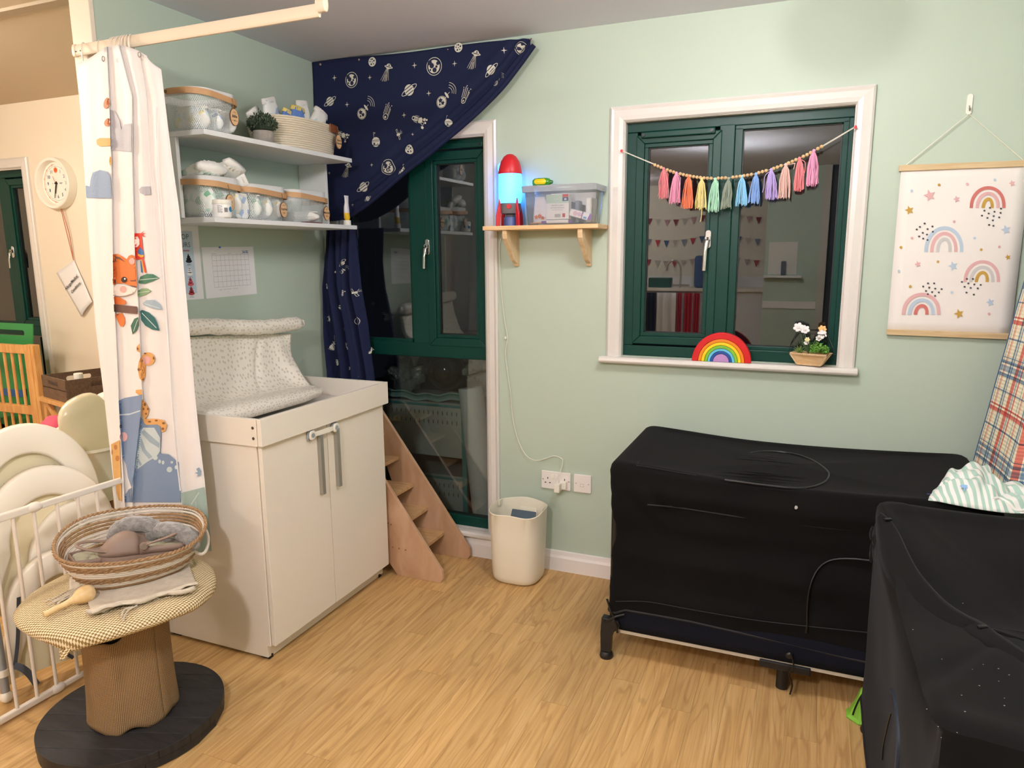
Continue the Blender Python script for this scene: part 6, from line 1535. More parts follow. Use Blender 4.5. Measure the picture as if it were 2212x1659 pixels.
TAUPE = mat('taupe_rubber', '#8B7466', .55, bump=(30, .1, .001)); LIN_ = mat('fleece_lining', '#A9A48C', .95, bump=(180, 1, .004)); FLUF = mat('grey_fluff', '#7A7673', .95, sheen=.6, bump=(150, 1, .006), var=('#A6A19C', 60)); CORDU = mat('slipper_inner', '#7C746E', .9, bump=(40, .4, .003))
def clog(label, loc, R, strap=True):
    r = E('clog', label, 'shoe', loc, 'pair of taupe lined clogs in the basket', local=True); r.rotation_euler = R; r.location = loc
    fw_ = [(-.125, .030), (-.11, .040), (-.07, .043), (-.02, .040), (.03, .046), (.075, .050), (.11, .042), (.128, .026), (.134, .010)]   # (along, half width) heel->toe
    def foot_ring(k, z, zt=0): return [V((x*k, w*k, z+zt*x)) for x, w in fw_]+[V((x*k, -w*k, z+zt*x)) for x, w in fw_[::-1]]
    build(MB().loft([foot_ring(.93, 0), foot_ring(1.0, .006), foot_ring(1.0, .024), foot_ring(.97, .032)]), 'sole', TAUPE, r, smooth=True, bevel=.002, ang=60)
    # upper: toe half closed, heel open
    rings = []
    for k in range(15):
        s_ = k/14; x = -.118+.251*s_**.9; w = interp(fw_, x)*.97; hh = .030*(1-.6*sm(.88, 1, s_))+.036*sm(.42, .62, s_)*(1-.95*sm(.70, 1.0, s_)); rings.append((x, w, hh, s_))
    b = MB()
    top = []
    for (x, w, hh, s_) in rings:
        if s_ >= .50: top.append([V((x, w*math.cos(a), .030+hh*math.sin(a))) for a in [PI*q/12 for q in range(13)]])
    b2 = MB(); o_ = 0
    n_ = 13
    for rg_ in top: b2.v += rg_
    for i in range(len(top)-1):
        for q in range(n_-1): b2.f.append((i*n_+q, i*n_+q+1, (i+1)*n_+q+1, (i+1)*n_+q))
    b2.f.append(tuple((len(top)-1)*n_+q for q in range(n_)))
    build(b2, 'toe_upper', TAUPE, r, smooth=True, solid=.004, ang=70)
    side = MB(); pth = [(x, w) for (x, w, hh, s_) in rings if s_ < .56]
    loop = [(x, w) for x, w in pth[::-1]]+[(x, -w) for x, w in pth]
    rg1 = [V((x, w, .028)) for x, w in loop]; rg2 = [V((x*1.0, w*.97, .050+.012*sm(-.02, .02, x))) for x, w in loop]
    side.v += rg1+rg2; m_ = len(loop)
    for i in range(m_-1): side.f.append((i, i+1, m_+i+1, m_+i))
    build(side, 'side_wall', TAUPE, r, smooth=True, solid=.004, ang=70)
    build(MB().loft([[V((x*.9, w*.84, .040)) for x, w in fw_]+[V((x*.9, -w*.84, .040)) for x, w in fw_[::-1]], [V((x*.86, w*.78, .047)) for x, w in fw_]+[V((x*.86, -w*.78, .047)) for x, w in fw_[::-1]]]), 'fleece_lining', LIN_, r, smooth=True)
    pts = [V((.008, .046, .058))]+[V((-.020-.085*math.sin(PI*q/10), .047*math.cos(PI*q/10), .066+.018*math.sin(PI*q/10))) for q in range(11)]+[V((.008, -.046, .058))]
    if strap:
        stp = build(MB().tube(spline(pts, 3), .0075, 8, flat=.45), 'heel_strap', TAUPE, r, smooth=True)
        for s_ in (1, -1):
            build(MB().cyl((.004, s_*.044, .056), (.004, s_*.053, .057), .0125, n=20), 'strap_pivot', TAUPE, r, smooth=True, bevel=.0015)
            build(MB().cyl((.004, s_*.053, .057), (.004, s_*.0545, .057), .0085, n=20), 'badge', STEEL, r, smooth=True)
    return r
def aim(px, py, z): return tuple(at(px, py, 'z', z))
clog('taupe clog in front showing its strap badge', (BC.x+.048, BC.y+.000, BC.z+.058), (.05, -.06, 4.00))
clog('taupe clog behind at the left pointing towards the far rim', (BC.x-.040, BC.y-.055, BC.z+.044), (.10, .12, 1.20))
fs_ = E('fluffy_slipper', 'grey fluffy slipper lying across the middle of the basket', 'slipper', (BC.x, BC.y+.02, BC.z+.07), 'grey fluffy slippers in the basket', local=True)
def slipper(r):
    b = MB(); K = 22; rings = []
    for k in range(K+1):
        a = PI*k/K; c_ = V((.078*math.cos(a), .0, .016+.046*math.sin(a))); rr = .020+.005*math.sin(a)
        rings.append([c_+V((rr*math.cos(t)*math.cos(a), rr*1.1*math.sin(t)+.018*math.sin(a), rr*math.cos(t)*math.sin(a)))*1.0 for t in [2*PI*q/14 for q in range(14)]])
    b.loft(rings); b.v = [p*(1)+V((0, 0, 0))+.004*V((noise.noise(p*80), noise.noise(p*80+V((5, 0, 0))), noise.noise(p*80+V((0, 5, 0))))) for p in b.v]
    build(b, 'fluffy_collar', FLUF, r, smooth=True, ang=180)
    build(MB().ell((0, .030, .018), .082, .050, .030, n=20, m=10, wob=.08), 'slipper_body', CORDU, r, smooth=True)
slipper(fs_); fs_.location = (BC.x-.020, BC.y+.035, BC.z+.092); fs_.rotation_euler = (.35, .15, .55)
f2 = dup(fs_, (BC.x+.085, BC.y+.075, BC.z+.072), (.35, .1, .25), 'grey fluffy slipper at the right rim of the basket', 'grey fluffy slippers in the basket')

# ================================================================== STAIR GATE
GW = mat('gate_white', '#EDE3D6', .35)
gt = E('safety_gate', 'white metal bar safety gate on the left of the reel table', 'gate', (-.02, -1.7, 0))
gx = -.022
def gp(px, py): return at(px, py, 'x', gx)
yA, yB_ = -1.262, -2.30
ztop_ = .676; zbot = .018
build(MB().beam((gx, yA, ztop_), (gx, -1.60, ztop_+.004), .016, .022), 'top_rail', GW, gt, bevel=.004)
build(MB().beam((gx-.001, -1.585, ztop_+.004), (gx-.001, yB_, ztop_+.010), .020, .026), 'top_rail', GW, gt, bevel=.005)
build(MB().beam((gx, -1.255, zbot), (gx, -1.62, zbot), .016, .018), 'bottom_rail', GW, gt, bevel=.004)
build(MB().beam((gx-.001, -1.60, zbot), (gx-.001, yB_, zbot), .020, .022), 'bottom_rail', GW, gt, bevel=.005)
for i, y_ in enumerate((-1.300, -1.372, -1.445, -1.520, -1.600, -1.668, -1.735, -1.80, -1.865, -1.93, -1.995, -2.06, -2.125, -2.19, -2.25)):
    build(MB().cyl((gx, y_, zbot), (gx, y_, ztop_), .0058, n=10), 'bar', GW, gt, smooth=True)
for z in (ztop_+.005, zbot):
    build(MB().ell((gx, -1.597, z), .016, .030, .017, n=14, m=8), 'joint_sleeve', GW, gt, smooth=True)
build(MB().box(gx-.02, -1.262, ztop_-.02, gx+.014, -1.246, ztop_+.02), 'wall_cup', GW, gt, bevel=.004)

# ================================================================== HIGH CHAIRS AND TRAYS BEHIND THE GATE
HCW = mat('highchair_white', '#F1EADA', .32, bump=(8, .08, .003)); LEG = mat('leg_grey', '#9FA3A8', .35, metal=.5)
def tray(label, yc, zt_, x, tiltx, sc=1.0, text=True, rz=0):
    """upright moulded high chair tray: wide arch band around a recessed panel with printed rows"""
    r = E('highchair_tray', label, 'tray', (0, 0, 0), 'white high chair trays stacked behind the gate', local=True)
    def arch_pts(w, h, n=26, y0=0):
        pts = [(-w*1.18, -h*1.15+y0)]+[(w*math.cos(PI-PI*k/n)*(1.0), y0+h*(max(0, math.sin(PI*k/n))**.9)-h) for k in range(n+1)]+[(w*1.18, -h*1.15+y0)]
        return pts
    W_, Hh = .215*sc, .30*sc
    outer = arch_pts(W_, Hh); inner = arch_pts(W_*.62, Hh*.62, y0=-.105*sc)
    lowz = -.50*sc
    outer = [(-W_*1.35, lowz)]+outer[1:-1]+[(W_*1.35, lowz)]; inner = [(-W_*1.0, lowz)]+inner[1:-1]+[(W_*1.0, lowz)]
    n_ = len(outer); b = MB(); prof_ = [(0, .0), (.0, .026), (.03, .034), (.08, .037), (.90, .037), (.97, .033), (1.0, .024), (1.0, .006)]
    rings = []
    for (s_, d_) in prof_:
        rings.append([V((d_, o_[0]*(1-s_)+i_[0]*s_, o_[1]*(1-s_)+i_[1]*s_)) for o_, i_ in zip(outer, inner)])
    o_ = 0
    for rg_ in rings: b.v += rg_
    for i in range(len(rings)-1):
        for q in range(n_-1): b.f.append((i*n_+q, i*n_+q+1, (i+1)*n_+q+1, (i+1)*n_+q))
    build(b, 'tray_rim', HCW, r, smooth=True, ang=60, solid=.003)
    build(MB().prism(inner, lambda u, v: (.006, u, v), (.003, 0, 0)), 'tray_floor', mat('tray_inner', '#E9DDB9', .35), r)
    if text:
        b = MB(); St = lambda u, v: V((.0095, u, v))
        for col in range(3):
            for i in range(15):
                y_ = -.075*sc+.055*col*sc; z_ = -.20*sc-.0075*i-.004*col
                b.decal([line2(y_, z_, y_+.018*sc, z_, .0058)], St, .05); b.decal([line2(y_+.021*sc, z_, y_+(.040 if i % 2 else .034)*sc, z_, .0018)], St, .05)
        build(b, 'moulded_text', mat('text_grey', '#3F4248', .6), r)
    r.location = (x, yc, zt_); r.rotation_euler = (0, tiltx, rz)
    return r
tray('tallest white high chair tray at the back of the stack', -1.435, .905, -.30, -.10, 1.02, True, -.35)
tray('middle white high chair tray of the stack', -1.425, .752, -.235, -.10, 1.0, False, -.35)
tray('lower white high chair tray close behind the gate', -1.345, .60, -.19, -.10, .82, False, -.35)
tray('lowest white high chair tray with rows of printed text', -1.46, .46, -.155, -.05, .85, True, -.35)
# high chair seat with inflatable cushion
hc = E('high_chair', 'white plastic high chair with grey legs behind the tray stack', 'high chair', (-.5, -1.15, 0))
b = MB(); hx, hy = -.46, -1.05
def sring(a, b_, z, cx_=hx, cy_=hy, e=3.2): return [V((cx_+a*math.copysign(abs(math.cos(t))**(2/e), math.cos(t)), cy_+b_*math.copysign(abs(math.sin(t))**(2/e), math.sin(t)), z+(.0 if z < .6 else .17*max(0, math.sin(t-.2))**1))) for t in [2*PI*q/40 for q in range(40)]]
b.loft([sring(.13, .12, .50), sring(.155, .145, .505), sring(.165, .155, .60), sring(.185, .175, .735), sring(.20, .19, .742), sring(.20, .19, .730), sring(.172, .165, .725), sring(.150, .145, .60), sring(.14, .13, .53)])
build(b, 'seat_shell', HCW, hc, smooth=True, ang=60)
for (a, c_) in ((1, 1), (1, -1), (-1, 1), (-1, -1)):
    lg = build(MB().cyl((hx+a*.13, hy+c_*.12, .50), (hx+a*.25, hy+c_*.25, .04), .0125, n=12), 'leg', LEG, hc, smooth=True)
    build(MB().cyl((hx+a*.248, hy+c_*.247, .05), (hx+a*.26, hy+c_*.26, 0), .017, n=12), 'foot', PLW, lg, smooth=True)
ic = E('seat_cushion', 'translucent cream inflatable seat cushion in the high chair', 'cushion', (-.42, -1.12, .8))
b = MB(); c0 = at(193, 928, 'x', -.40); rings = []
R = rot3(.30, 0, 0)
for k in range(17):
    s_ = k/16; th = PI*s_; w = .118*max(0, math.sin(th))**.6; rings.append([c0+R@V((.045*max(0, math.sin(th))**.5*math.cos(a)*(1+.12*math.cos(s_*26)), w*math.sin(a), .150*math.cos(th))) for a in [2*PI*q/26 for q in range(26)]])
b.loft(rings); build(b, 'inflated_panel', mat('vinyl_cream', '#E4D9B8', .25, trans=.15, bump=(14, .3, .01)), ic, smooth=True, ang=180)
# second folded chair legs seen at the gate foot with straps
fc = E('folded_chair_legs', 'grey tubular chair legs with white feet leaning behind the gate', 'chair legs', (-.15, -1.7, 0))
for (a, b_) in (((-.21, -1.66, .48), (-.135, -1.70, .03)), ((-.26, -1.30, .62), (-.14, -1.22, .44)), ((-.30, -1.18, .60), (-.24, -1.06, .02))):
    build(MB().cyl(a, b_, .014, n=12), 'leg', LEG, fc, smooth=True)
build(MB().ell((-.134, -1.700, .022), .020, .020, .022, n=14), 'foot', PLW, fc, smooth=True); build(MB().ell((-.24, -1.06, .018), .018, n=12), 'foot', PLW, fc, smooth=True)
build(MB().cyl((-.142, -1.697, .115), (-.139, -1.699, .095), .019, n=14), 'collar', PLW, fc, smooth=True)
STRAP = mat('strap_grey', '#4A4F58', .7)
def ribbon(pts, w, name, lab):
    p = spline([at(a, b_, 'x', c_) for a, b_, c_ in pts], 6); b = MB(); rings = []
    for i, q in enumerate(p):
        t = (p[min(i+1, len(p)-1)]-p[max(0, i-1)]).normalized(); n_ = V((1, 0, 0)); s_ = t.cross(n_).normalized()*(w/2); rings.append([q-s_, q+s_, q+s_+n_*.002, q-s_+n_*.002])
    b.loft(rings); o = build(b, name, STRAP, smooth=True, ang=30); o['label'] = lab; o['category'] = 'strap'; return o
ribbon([(40, 1290, -.14), (38, 1380, -.14), (32, 1437, -.13)], .013, 'harness_strap', 'thin dark harness strap hanging down behind the left gate bars')
ribbon([(30, 1438, -.13), (45, 1442, -.12), (62, 1455, -.11), (80, 1480, -.10)], .022, 'harness_strap', 'wide grey harness strap end curling up off the floor')
ribbon([(137, 1378, -.13), (136, 1395, -.13), (142, 1410, -.12), (158, 1421, -.11)], .012, 'harness_strap', 'short black strap curling behind the gate under the table edge')

# ================================================================== FURNITURE AT THE FAR LEFT WINDOW
cw = E('wooden_cot_side', 'wooden barred cot frame below the far left window', 'cot', (-2.1, -.4, 0))
cy = -.40
def wx(px, py, y_=cy): return at(px, py, 'y', y_)
tl, tr_ = wx(-60, 782), wx(78, 745); 
zt_ = tr_.z; xr_ = tr_.x
for (xa, xb_) in ((xr_-.085, xr_-.030), (xr_-.027, xr_)): build(MB().box(xa, cy-.02, .0, xb_, cy+.02, zt_), 'post', COTW, cw, bevel=.003)
build(MB().box(-3.0, cy-.015, zt_-.055, xr_-.085, cy+.015, zt_-.005), 'top_rail', COTW, cw, bevel=.003)
build(MB().box(-3.0, cy-.015, .60, xr_-.085, cy+.015, .65), 'middle_rail', COTW, cw, bevel=.003)
build(MB().box(-3.0, cy-.015, .12, xr_-.085, cy+.015, .17), 'bottom_rail', COTW, cw, bevel=.003)
build(MB().box(-3.0, cy-.015, .42, xr_-.03, cy+.30, .44), 'inner_shelf', COTW, cw, bevel=.002)
for i in range(9):
    x_ = xr_-.155-.068*i
    build(MB().cyl((x_, cy, .14), (x_, cy, zt_-.02), .008, n=10), 'slat', COTW, cw, smooth=True)
build(MB().box(-2.30, cy-.03, 0, -2.245, cy+.012, .64), 'post', COTW, cw, bevel=.003)
gb = E('green_tub', 'green plastic tub with a slot handle standing in the wooden cot', 'tub', (-2.1, -.25, .5))
g0 = wx(-40, 700, -.26); g1 = wx(72, 700, -.26)
b = MB(); zt2 = g1.z; GR_ = mat('tub_green', '#2C8C4A', .35)
hole = rrect(-2.30, zt2-.072, g1.x-.085, zt2-.040, .014)
loops = [[(-2.60, zt2), (g1.x, zt2), (g1.x-.03, zt2-.155), (-2.60, zt2-.155)], hole[::-1]]
b.decal([loops], lambda u, v: V((u, -.262, v)), 10); build(b, 'tub_front', GR_, gb, solid=.006)
build(MB().box(-2.60, -.258, .50, g1.x-.20, -.10, zt2-.15), 'tub_body', GR_, gb, bevel=.01); build(MB().box(-2.60, -.262, .655, g1.x-.20, -.22, .70), 'blue_strip', mat('tub_blue', '#2D63A8', .4), gb)
for i, (px, py, hx, lb) in enumerate(((20, 905, '#B98B55', 'woven tan basket on the cot shelf behind the slats'), (50, 912, '#2E7A3E', 'green box on the cot shelf behind the slats'))):
    p = wx(px, py, -.25); o = build(MB().box(p.x-.09, -.33, .44, p.x+.09, -.17, .50+.03*i), ('woven_basket', 'green_box')[i], mat('cs'+hx[1:], hx, .7, bump=(60, .6, .004)), bevel=.008); o['label'] = lb; o['category'] = ('basket', 'box')[i]
# bracket table and crate
tbz = .765; te = E('side_table', 'small wooden side table holding the storage crate', 'table', (-1.25, -.62, 0))
ta, tb_ = at(70, 872, 'z', tbz), at(222, 868, 'z', tbz)
cx0 = at(147, 872, 'z', tbz); A0 = cx0; ul = V((-.966, .26, 0)); ur = V((.26, .966, 0))
def cpt(a, b_, z): return A0+ul*a+ur*b_+V((0, 0, z))
def tboard(a0, a1, b0, b1, z0, z1, nm): build(MB().loft([[cpt(a0, b0, z), cpt(a1, b0, z), cpt(a1, b1, z), cpt(a0, b1, z)] for z in (z0, z1)]), nm, COTW, te, bevel=.002)
tboard(-.03, .345, -.02, .38, -.022, 0, 'table_top')
for (a_, b_) in ((-.01, 0), (.30, 0), (-.01, .33), (.30, .33)): tboard(a_, a_+.035, b_, b_+.035, -tbz, -.022, 'leg')
tboard(.025, .30, .20, .215, -.33, -.022, 'back_board')
build(MB().beam(cpt(.30, .01, -.03), cpt(.05, .01, -.22), .018, .03), 'brace', COTW, te)
cr_o = E('storage_crate', 'brown slatted wooden crate lettered STORAGE on the side table', 'crate', (-1.25, -.6, tbz))
CRW = wood_mat('crate_brown', '#57412F', '#6F5540', 8, (2, 10, 10), .6)
cx0 = at(147, 872, 'z', tbz)      # nearest bottom corner
A0 = cx0; dl = (at(76, 858, 'z', tbz)-A0); dr = (at(222, 845, 'z', tbz)-A0)
Ll, Lr = .315, .36; hC = .118; tk = .010
def cpt(a, b_, z): return A0+ul*a+ur*b_+V((0, 0, z))
def cboard(a0, b0, a1, b1, z0, z1): 
    build(MB().loft([[cpt(a0, b0, z0), cpt(a1, b0, z0), cpt(a1, b1, z0), cpt(a0, b1, z0)], [cpt(a0, b0, z1), cpt(a1, b0, z1), cpt(a1, b1, z1), cpt(a0, b1, z1)]]), 'slat', CRW, cr_o, bevel=.001)
for (z0, z1) in ((0, .056), (.062, hC)): cboard(0, 0, Ll, tk, z0, z1); cboard(0, Lr-tk, Ll, Lr, z0, z1)
for a_ in (0, Ll-tk):
    b = MB(); loops = [[(0, 0), (Lr, 0), (Lr, hC), (0, hC)], rrect(Lr*.32, .070, Lr*.68, .096, .012)[::-1]]
    b.decal([loops], lambda u, v: cpt(a_, u, v)+ul*.004, 10); build(b, 'end_board', CRW, cr_o, solid=.008)
cboard(tk, tk, Ll-tk, Lr-tk, .001, .008)
b = MB(); b.text('STORAGE', .028, lambda u, v: cpt(.165-u, -.0008, .087+v), bold=.0004); build(b, 'lettering', INK, cr_o)
o = build(MB().cyl(cpt(.10, .10, .030), cpt(.10, .10, .135), .022, n=18), 'white_bottle', PLW, smooth=True, bevel=.003); o['label'] = 'white bottle top poking out of the storage crate'; o['category'] = 'bottle'
o = E('toy_bin', 'clear tub of pink and green toys below the side table', 'bin', (-1.0, -.8, .3))
pk_ = at(120, 935, 'y', -.85)
build(MB().box(pk_.x-.25, -.95, .0, pk_.x+.22, -.75, .62), 'tub_wall', glass_mat('smoke_clear', '#C9B4B0', 1.0, .1, .05), o, bevel=.01)
for (dx, dz, hx) in ((.0, .0, '#D9566E'), (.10, -.03, '#D98F9A'), (.13, -.12, '#62B04A'), (-.10, -.06, '#C94B52')):
    q = build(MB().ell((pk_.x+dx, -.85, pk_.z+.03+dz), .06, .06, .055, n=14, wob=.2, seed=dx*9), 'soft_toy', mat('toyb'+hx[1:], hx, .7), smooth=True); q['label'] = {'#D9566E': 'red-pink soft toy in the clear tub', '#D98F9A': 'pale pink soft toy in the clear tub', '#62B04A': 'green soft toy low in the clear tub', '#C94B52': 'dark red soft toy at the left of the clear tub'}[hx]; q['category'] = 'toy'
# ================================================================== TRAVEL COTS UNDER BLACK COVERS
BLK = mat('black_cover', '#151414', 1.0, spec=.05, sheen=.035, bump=(6, .12, .01), var=('#191817', 5))
NVF = mat('cot_navy', '#141722', .85, spec=.15, bump=(14, .1, .01)); ZIP = mat('zip_black', '#0E0E10', .35)
SEAM = mat('seam_black', '#141315', .7)
def cot(name, label, x0, x1, y0, y1, zt_, hemf, bow, sagf, details, frame=True):
    r = E(name, label, 'travel cot', ((x0+x1)/2, (y0+y1)/2, 0))
    rad = .035
    # perimeter from (x0,y0) anticlockwise, rounded corners
    P = rrect(x0, y0, x1, y1, rad, 6); f, T = None, None
    pts = P; d = [0]; Q = pts+[pts[0]]
    for a, b_ in zip(Q, Q[1:]): d.append(d[-1]+math.dist(a, b_))
    T = d[-1]
    N = 200; per = []
    for i in range(N):
        t = T*i/N
        for k in range(len(d)-1):
            if t <= d[k+1]:
                s_ = (t-d[k])/max(1e-9, d[k+1]-d[k]); per.append((Q[k][0]+(Q[k+1][0]-Q[k][0])*s_, Q[k][1]+(Q[k+1][1]-Q[k][1])*s_)); break
    cxx, cyy = (x0+x1)/2, (y0+y1)/2; lx, ly = (x1-x0)/2, (y1-y0)/2
    def edge(x, y):
        """how far from a corner, 0 at corners, 1 mid side"""
        ux, uy = abs(x-cxx)/lx, abs(y-cyy)/ly
        return (1-uy**4) if ux > .97 and ux >= uy else (1-ux**4) if uy >= .9 else 0
    rings = []
    nv = 26
    for j in range(nv+1):
        v = j/nv; ring_ = []
        for (x, y) in per:
            e = edge(x, y); b_ = bow(x, y)*(max(0, math.sin(PI*min(1, v*1.15+.02)))**.8 if v < .9 else sm(1.02, .9, v)*.35+.25)
            nx_, ny_ = (cxx-x), (cyy-y)
            if abs(nx_)/lx > abs(ny_)/ly: dx, dy = math.copysign(1, nx_), 0
            else: dx, dy = 0, math.copysign(1, ny_)
            zh = hemf(x, y); top = zt_-sagf(x, y)*.8
            z = zh+(top-zh)*v
            w = details(x, y, z)
            ring_.append(V((x+dx*(b_+w), y+dy*(b_+w), z)))
        rings.append(ring_)
    # roll over the edge and fill the top
    for (q, dz) in ((.010, .010), (.03, .017), (.07, .019)):
        rings.append([V((x+(cxx-x)*q, y+(cyy-y)*q*1.2, zt_-sagf(x, y)*.8+dz)) for (x, y) in per])
    m_ = 14
    for j in range(1, m_):
        q = .07+(.93)*j/m_
        ring_ = []
        for (x, y) in per:
            px, py = x+(cxx-x)*q, y+(cyy-y)*q
            ring_.append(V((px, py, zt_+.019-sagf(x, y)*.8*(1-q)**1.2-topsag[name](px, py)*(1-(1-q)**3))))
        rings.append(ring_)
    b = MB(); b.loft(rings, caps=False); b.f.append(tuple(len(b.v)-N+k for k in range(N)))
    cv = build(b, 'blackout_cover', BLK, r, smooth=True, ang=55)
    hm = [p+V((0, 0, 0)) for p in rings[0]]; build(MB().tube(hm, .0045, 6, closed=True), 'elastic_hem', SEAM, cv, smooth=True)
    return r, cv
topsag = {'travel_cot': lambda x, y: .030, 'travel_cot_b': lambda x, y: .02}
c1x0, c1x1, c1y0, c1y1 = 1.692, 2.895, -.662, -.042
def hem1(x, y):
    if y < -.6: return interp([(1.69, .185), (1.72, .185), (1.76, .205), (2.0, .207), (2.2, .195), (2.5, .178), (2.9, .17)], x)
    return .19
def bow1(x, y): return .012*(1-((x-2.29)/.6)**4) if y < -.6 else .014*max(0, 1-((y+.35)/.31)**4) if x < 1.75 else .0
def det1(x, y, z):
    if y > -.6: return .003*noise.noise(V((x*5, y*5, z*4)))
    w = .016*noise.noise(V((x*1.5, 3, z*11)))+.006*noise.noise(V((x*4, 5, z*25)))
    k = math.exp(-((x-1.86)/.07)**2-((z-.635)/.05)**2); w += .014*k*math.sin((x-1.86)*60+z*50)
    w -= .008*math.exp(-((z-.685)/.03)**2)*sm(1.8, 1.9, x)   # top band overhang
    return w
def sag1(x, y):
    u = (x-c1x0)/(c1x1-c1x0); return .035*math.sin(PI*min(1, u*1.0))**1.0*.7+.012*sm(0, .4, u)
cot1, cv1 = cot('travel_cot', 'long travel cot under a black fitted cover against the sage wall', c1x0, c1x1, c1y0, c1y1, .748, hem1, bow1, sag1, det1)
def front1(px, py, off=-.004): p = at(px, py, 'y', -.662); return V((p.x, -.662+det1(p.x, -.66, p.z)+bow1(p.x, -.66)*.9+off-.002, p.z))
build(MB().tube(spline([front1(*p) for p in ((1744, 1352), (1744, 1320), (1748, 1275), (1758, 1245), (1775, 1224), (1800, 1213), (1840, 1210), (1890, 1214))], 5), .0035, 6), 'zip', ZIP, cv1, smooth=True)
build(MB().tube([front1(1744, 1352), front1(1742, 1368)], .0045, 6), 'zip_pull', ZIP, cv1, smooth=True)
build(MB().tube(spline([front1(*p) for p in ((1400, 1088), (1470, 1098), (1600, 1118), (1740, 1136), (1885, 1152))], 5), .0028, 6), 'band_seam', SEAM, cv1, smooth=True)
build(MB().tube(spline([front1(*p) for p in ((1330, 1298), (1400, 1300), (1500, 1318), (1650, 1342), (1880, 1368))], 5), .0016, 5), 'seam', SEAM, cv1, smooth=True)
def topz(x, y): u = min(1, max(abs(x-2.29)/.60, abs(y+.352)/.31)); q = 1-u; return .748+.019-sag1(x, y)*.8*(1-q)**1.2-.030*(1-(1-q)**3)
def top1(px, py):
    p = at(px, py, 'z', .745)
    for _ in range(4): p = at(px, py, 'z', (topz(p.x, p.y)+.0015+p.z)/2)
    p.y = max(-.655, p.y); return p
build(MB().tube(spline([top1(*p) for p in ((1560, 992), (1640, 976), (1700, 978), (1750, 992), (1785, 1015), (1790, 1030), (1775, 1045), (1730, 1055), (1660, 1058), (1560, 1050))], 5), .0035, 6), 'oval_zip', ZIP, cv1, smooth=True)
build(MB().tube(spline([top1(*p) for p in ((1405, 968), (1385, 990), (1372, 1010), (1378, 1018), (1440, 1028), (1500, 1036))], 5), .0012, 5), 'seam', SEAM, cv1, smooth=True)
# stretched creases across the oval
random.seed(4)
b = MB()
for i in range(16):
    yy = 985+i*4.6 if i < 5 else 1022+(i-5)*2.2; x0_ = random.uniform(1500, 1600); x1_ = random.uniform(1690, 1750)
    p, q = top1(x0_, yy-8), top1(x1_, yy+6); b.tube([p, (p+q)/2+V((0, 0, .0012)), q], [.0003, .0030, .0003], 5, flat=.5)
build(b, 'fabric_creases', BLK, cv1, smooth=True, ang=180)
# frame below the cover
b = MB(); b.grid(lambda u, v: V((1.715+1.17*u, -.648-.006*math.sin(v*PI), .119+.14*v)), 20, 5); build(b, 'navy_side_fabric', NVF, cot1, smooth=True, solid=.004)
build(MB().box(1.74, -.646, .103, 2.87, -.06, .115), 'base_board', mat('cot_base', '#C9BFAE', .6), cot1)
build(MB().box(1.72, -.630, .116, 2.87, -.07, .135), 'mattress_pad', NVF, cot1)
build(MB().box(1.79, -.6545, .224, 2.06, -.650, .229), 'white_piping', PLW, cot1)
BPL = mat('cot_plastic', '#151518', .38)
def corner_leg(x, y, sx, nm='corner_leg'):
    pl = [(-.018, .165), (.045, .160), (.052, .145), (.045, .125), (.028, .110), (.020, .085), (.018, .025), (-.020, .025), (-.022, .10)]
    lg = build(MB().prism([(x+sx*u, v) for u, v in pl], lambda u, v: (u, y-.016, v), (0, .032, 0)), nm, BPL, cot1, bevel=.004)
    build(MB().lathe([(0, 0), (.024, 0), (.026, .006), (.024, .018), (.019, .026), (0, .026)], (x, y, 0), 20), 'foot', BPL, lg, smooth=True)
    build(MB().cyl((x+sx*.018, y+(.018 if y < -.3 else -.018), .15), (x+sx*.018, y+(.018 if y < -.3 else -.018), .70), .013, n=12), 'post', BPL, lg, smooth=True)
corner_leg(1.692, -.655, 1); corner_leg(2.875, -.655, -1); corner_leg(1.70, -.06, 1); corner_leg(2.875, -.06, -1)
build(MB().cyl((2.312, -.610, 0), (2.312, -.610, .10), .021, n=18), 'middle_leg', BPL, cot1, smooth=True)
build(MB().box(2.235, -.655, .085, 2.40, -.625, .112), 'leg_bracket', BPL, cot1, bevel=.004)
b = MB()
b.tube(spline([(1.695, -.676, .245), (1.715, -.684, .20), (1.735, -.682, .15), (1.738, -.679, .12)], 5), .004, 6); b.tube(spline([(1.76, -.672, .195), (1.73, -.684, .185), (1.70, -.681, .160), (1.685, -.676, .15)], 5), .004, 6)
b.tube(spline([(2.335, -.668, .165), (2.345, -.675, .125), (2.332, -.672, .09), (2.345, -.668, .05), (2.34, -.665, .012)], 5), .0032, 6); b.ell((2.330, -.668, .155), .014, .006, .012, n=10)
build(b, 'tie_cords', ZIP, cot1, smooth=True)

# second cot, nearer, at the right
c2x0, c2x1, c2y0, c2y1 = 2.545, 3.085, -1.885, -.735
def hem2(x, y): return .115
def bow2(x, y):
    if x < 2.60: t = (y+1.31)/.575; return .015*(1-t**4)
    if y > -.8: return .004
    return .012
def det2(x, y, z):
    w = .008*noise.noise(V((x*4, y*3, z*5)))
    if x < 2.62:
        w += .045*math.exp(-((y+1.52)/.28)**2)*sm(.52, .76, z)     # upper edge pulled inwards
        w += .012*math.exp(-((y+.82)/.05)**2)*math.exp(-((z-.66)/.06)**2)*math.sin(y*140+z*60)
    return w
def sag2(x, y):
    if x < 2.62: return .050*math.exp(-((y+1.40)/.34)**2)+.01*math.exp(-((y+1.74)/.05)**2)
    if y < -1.8: return .02*math.sin(PI*(x-c2x0)/(c2x1-c2x0))
    return .01*math.sin(PI*(x-c2x0)/(c2x1-c2x0))
topsag['travel_cot'] = lambda x, y: .030+.055*math.exp(-((x-2.86)/.16)**2-((y+1.28)/.22)**2) if y < -.7 else .030
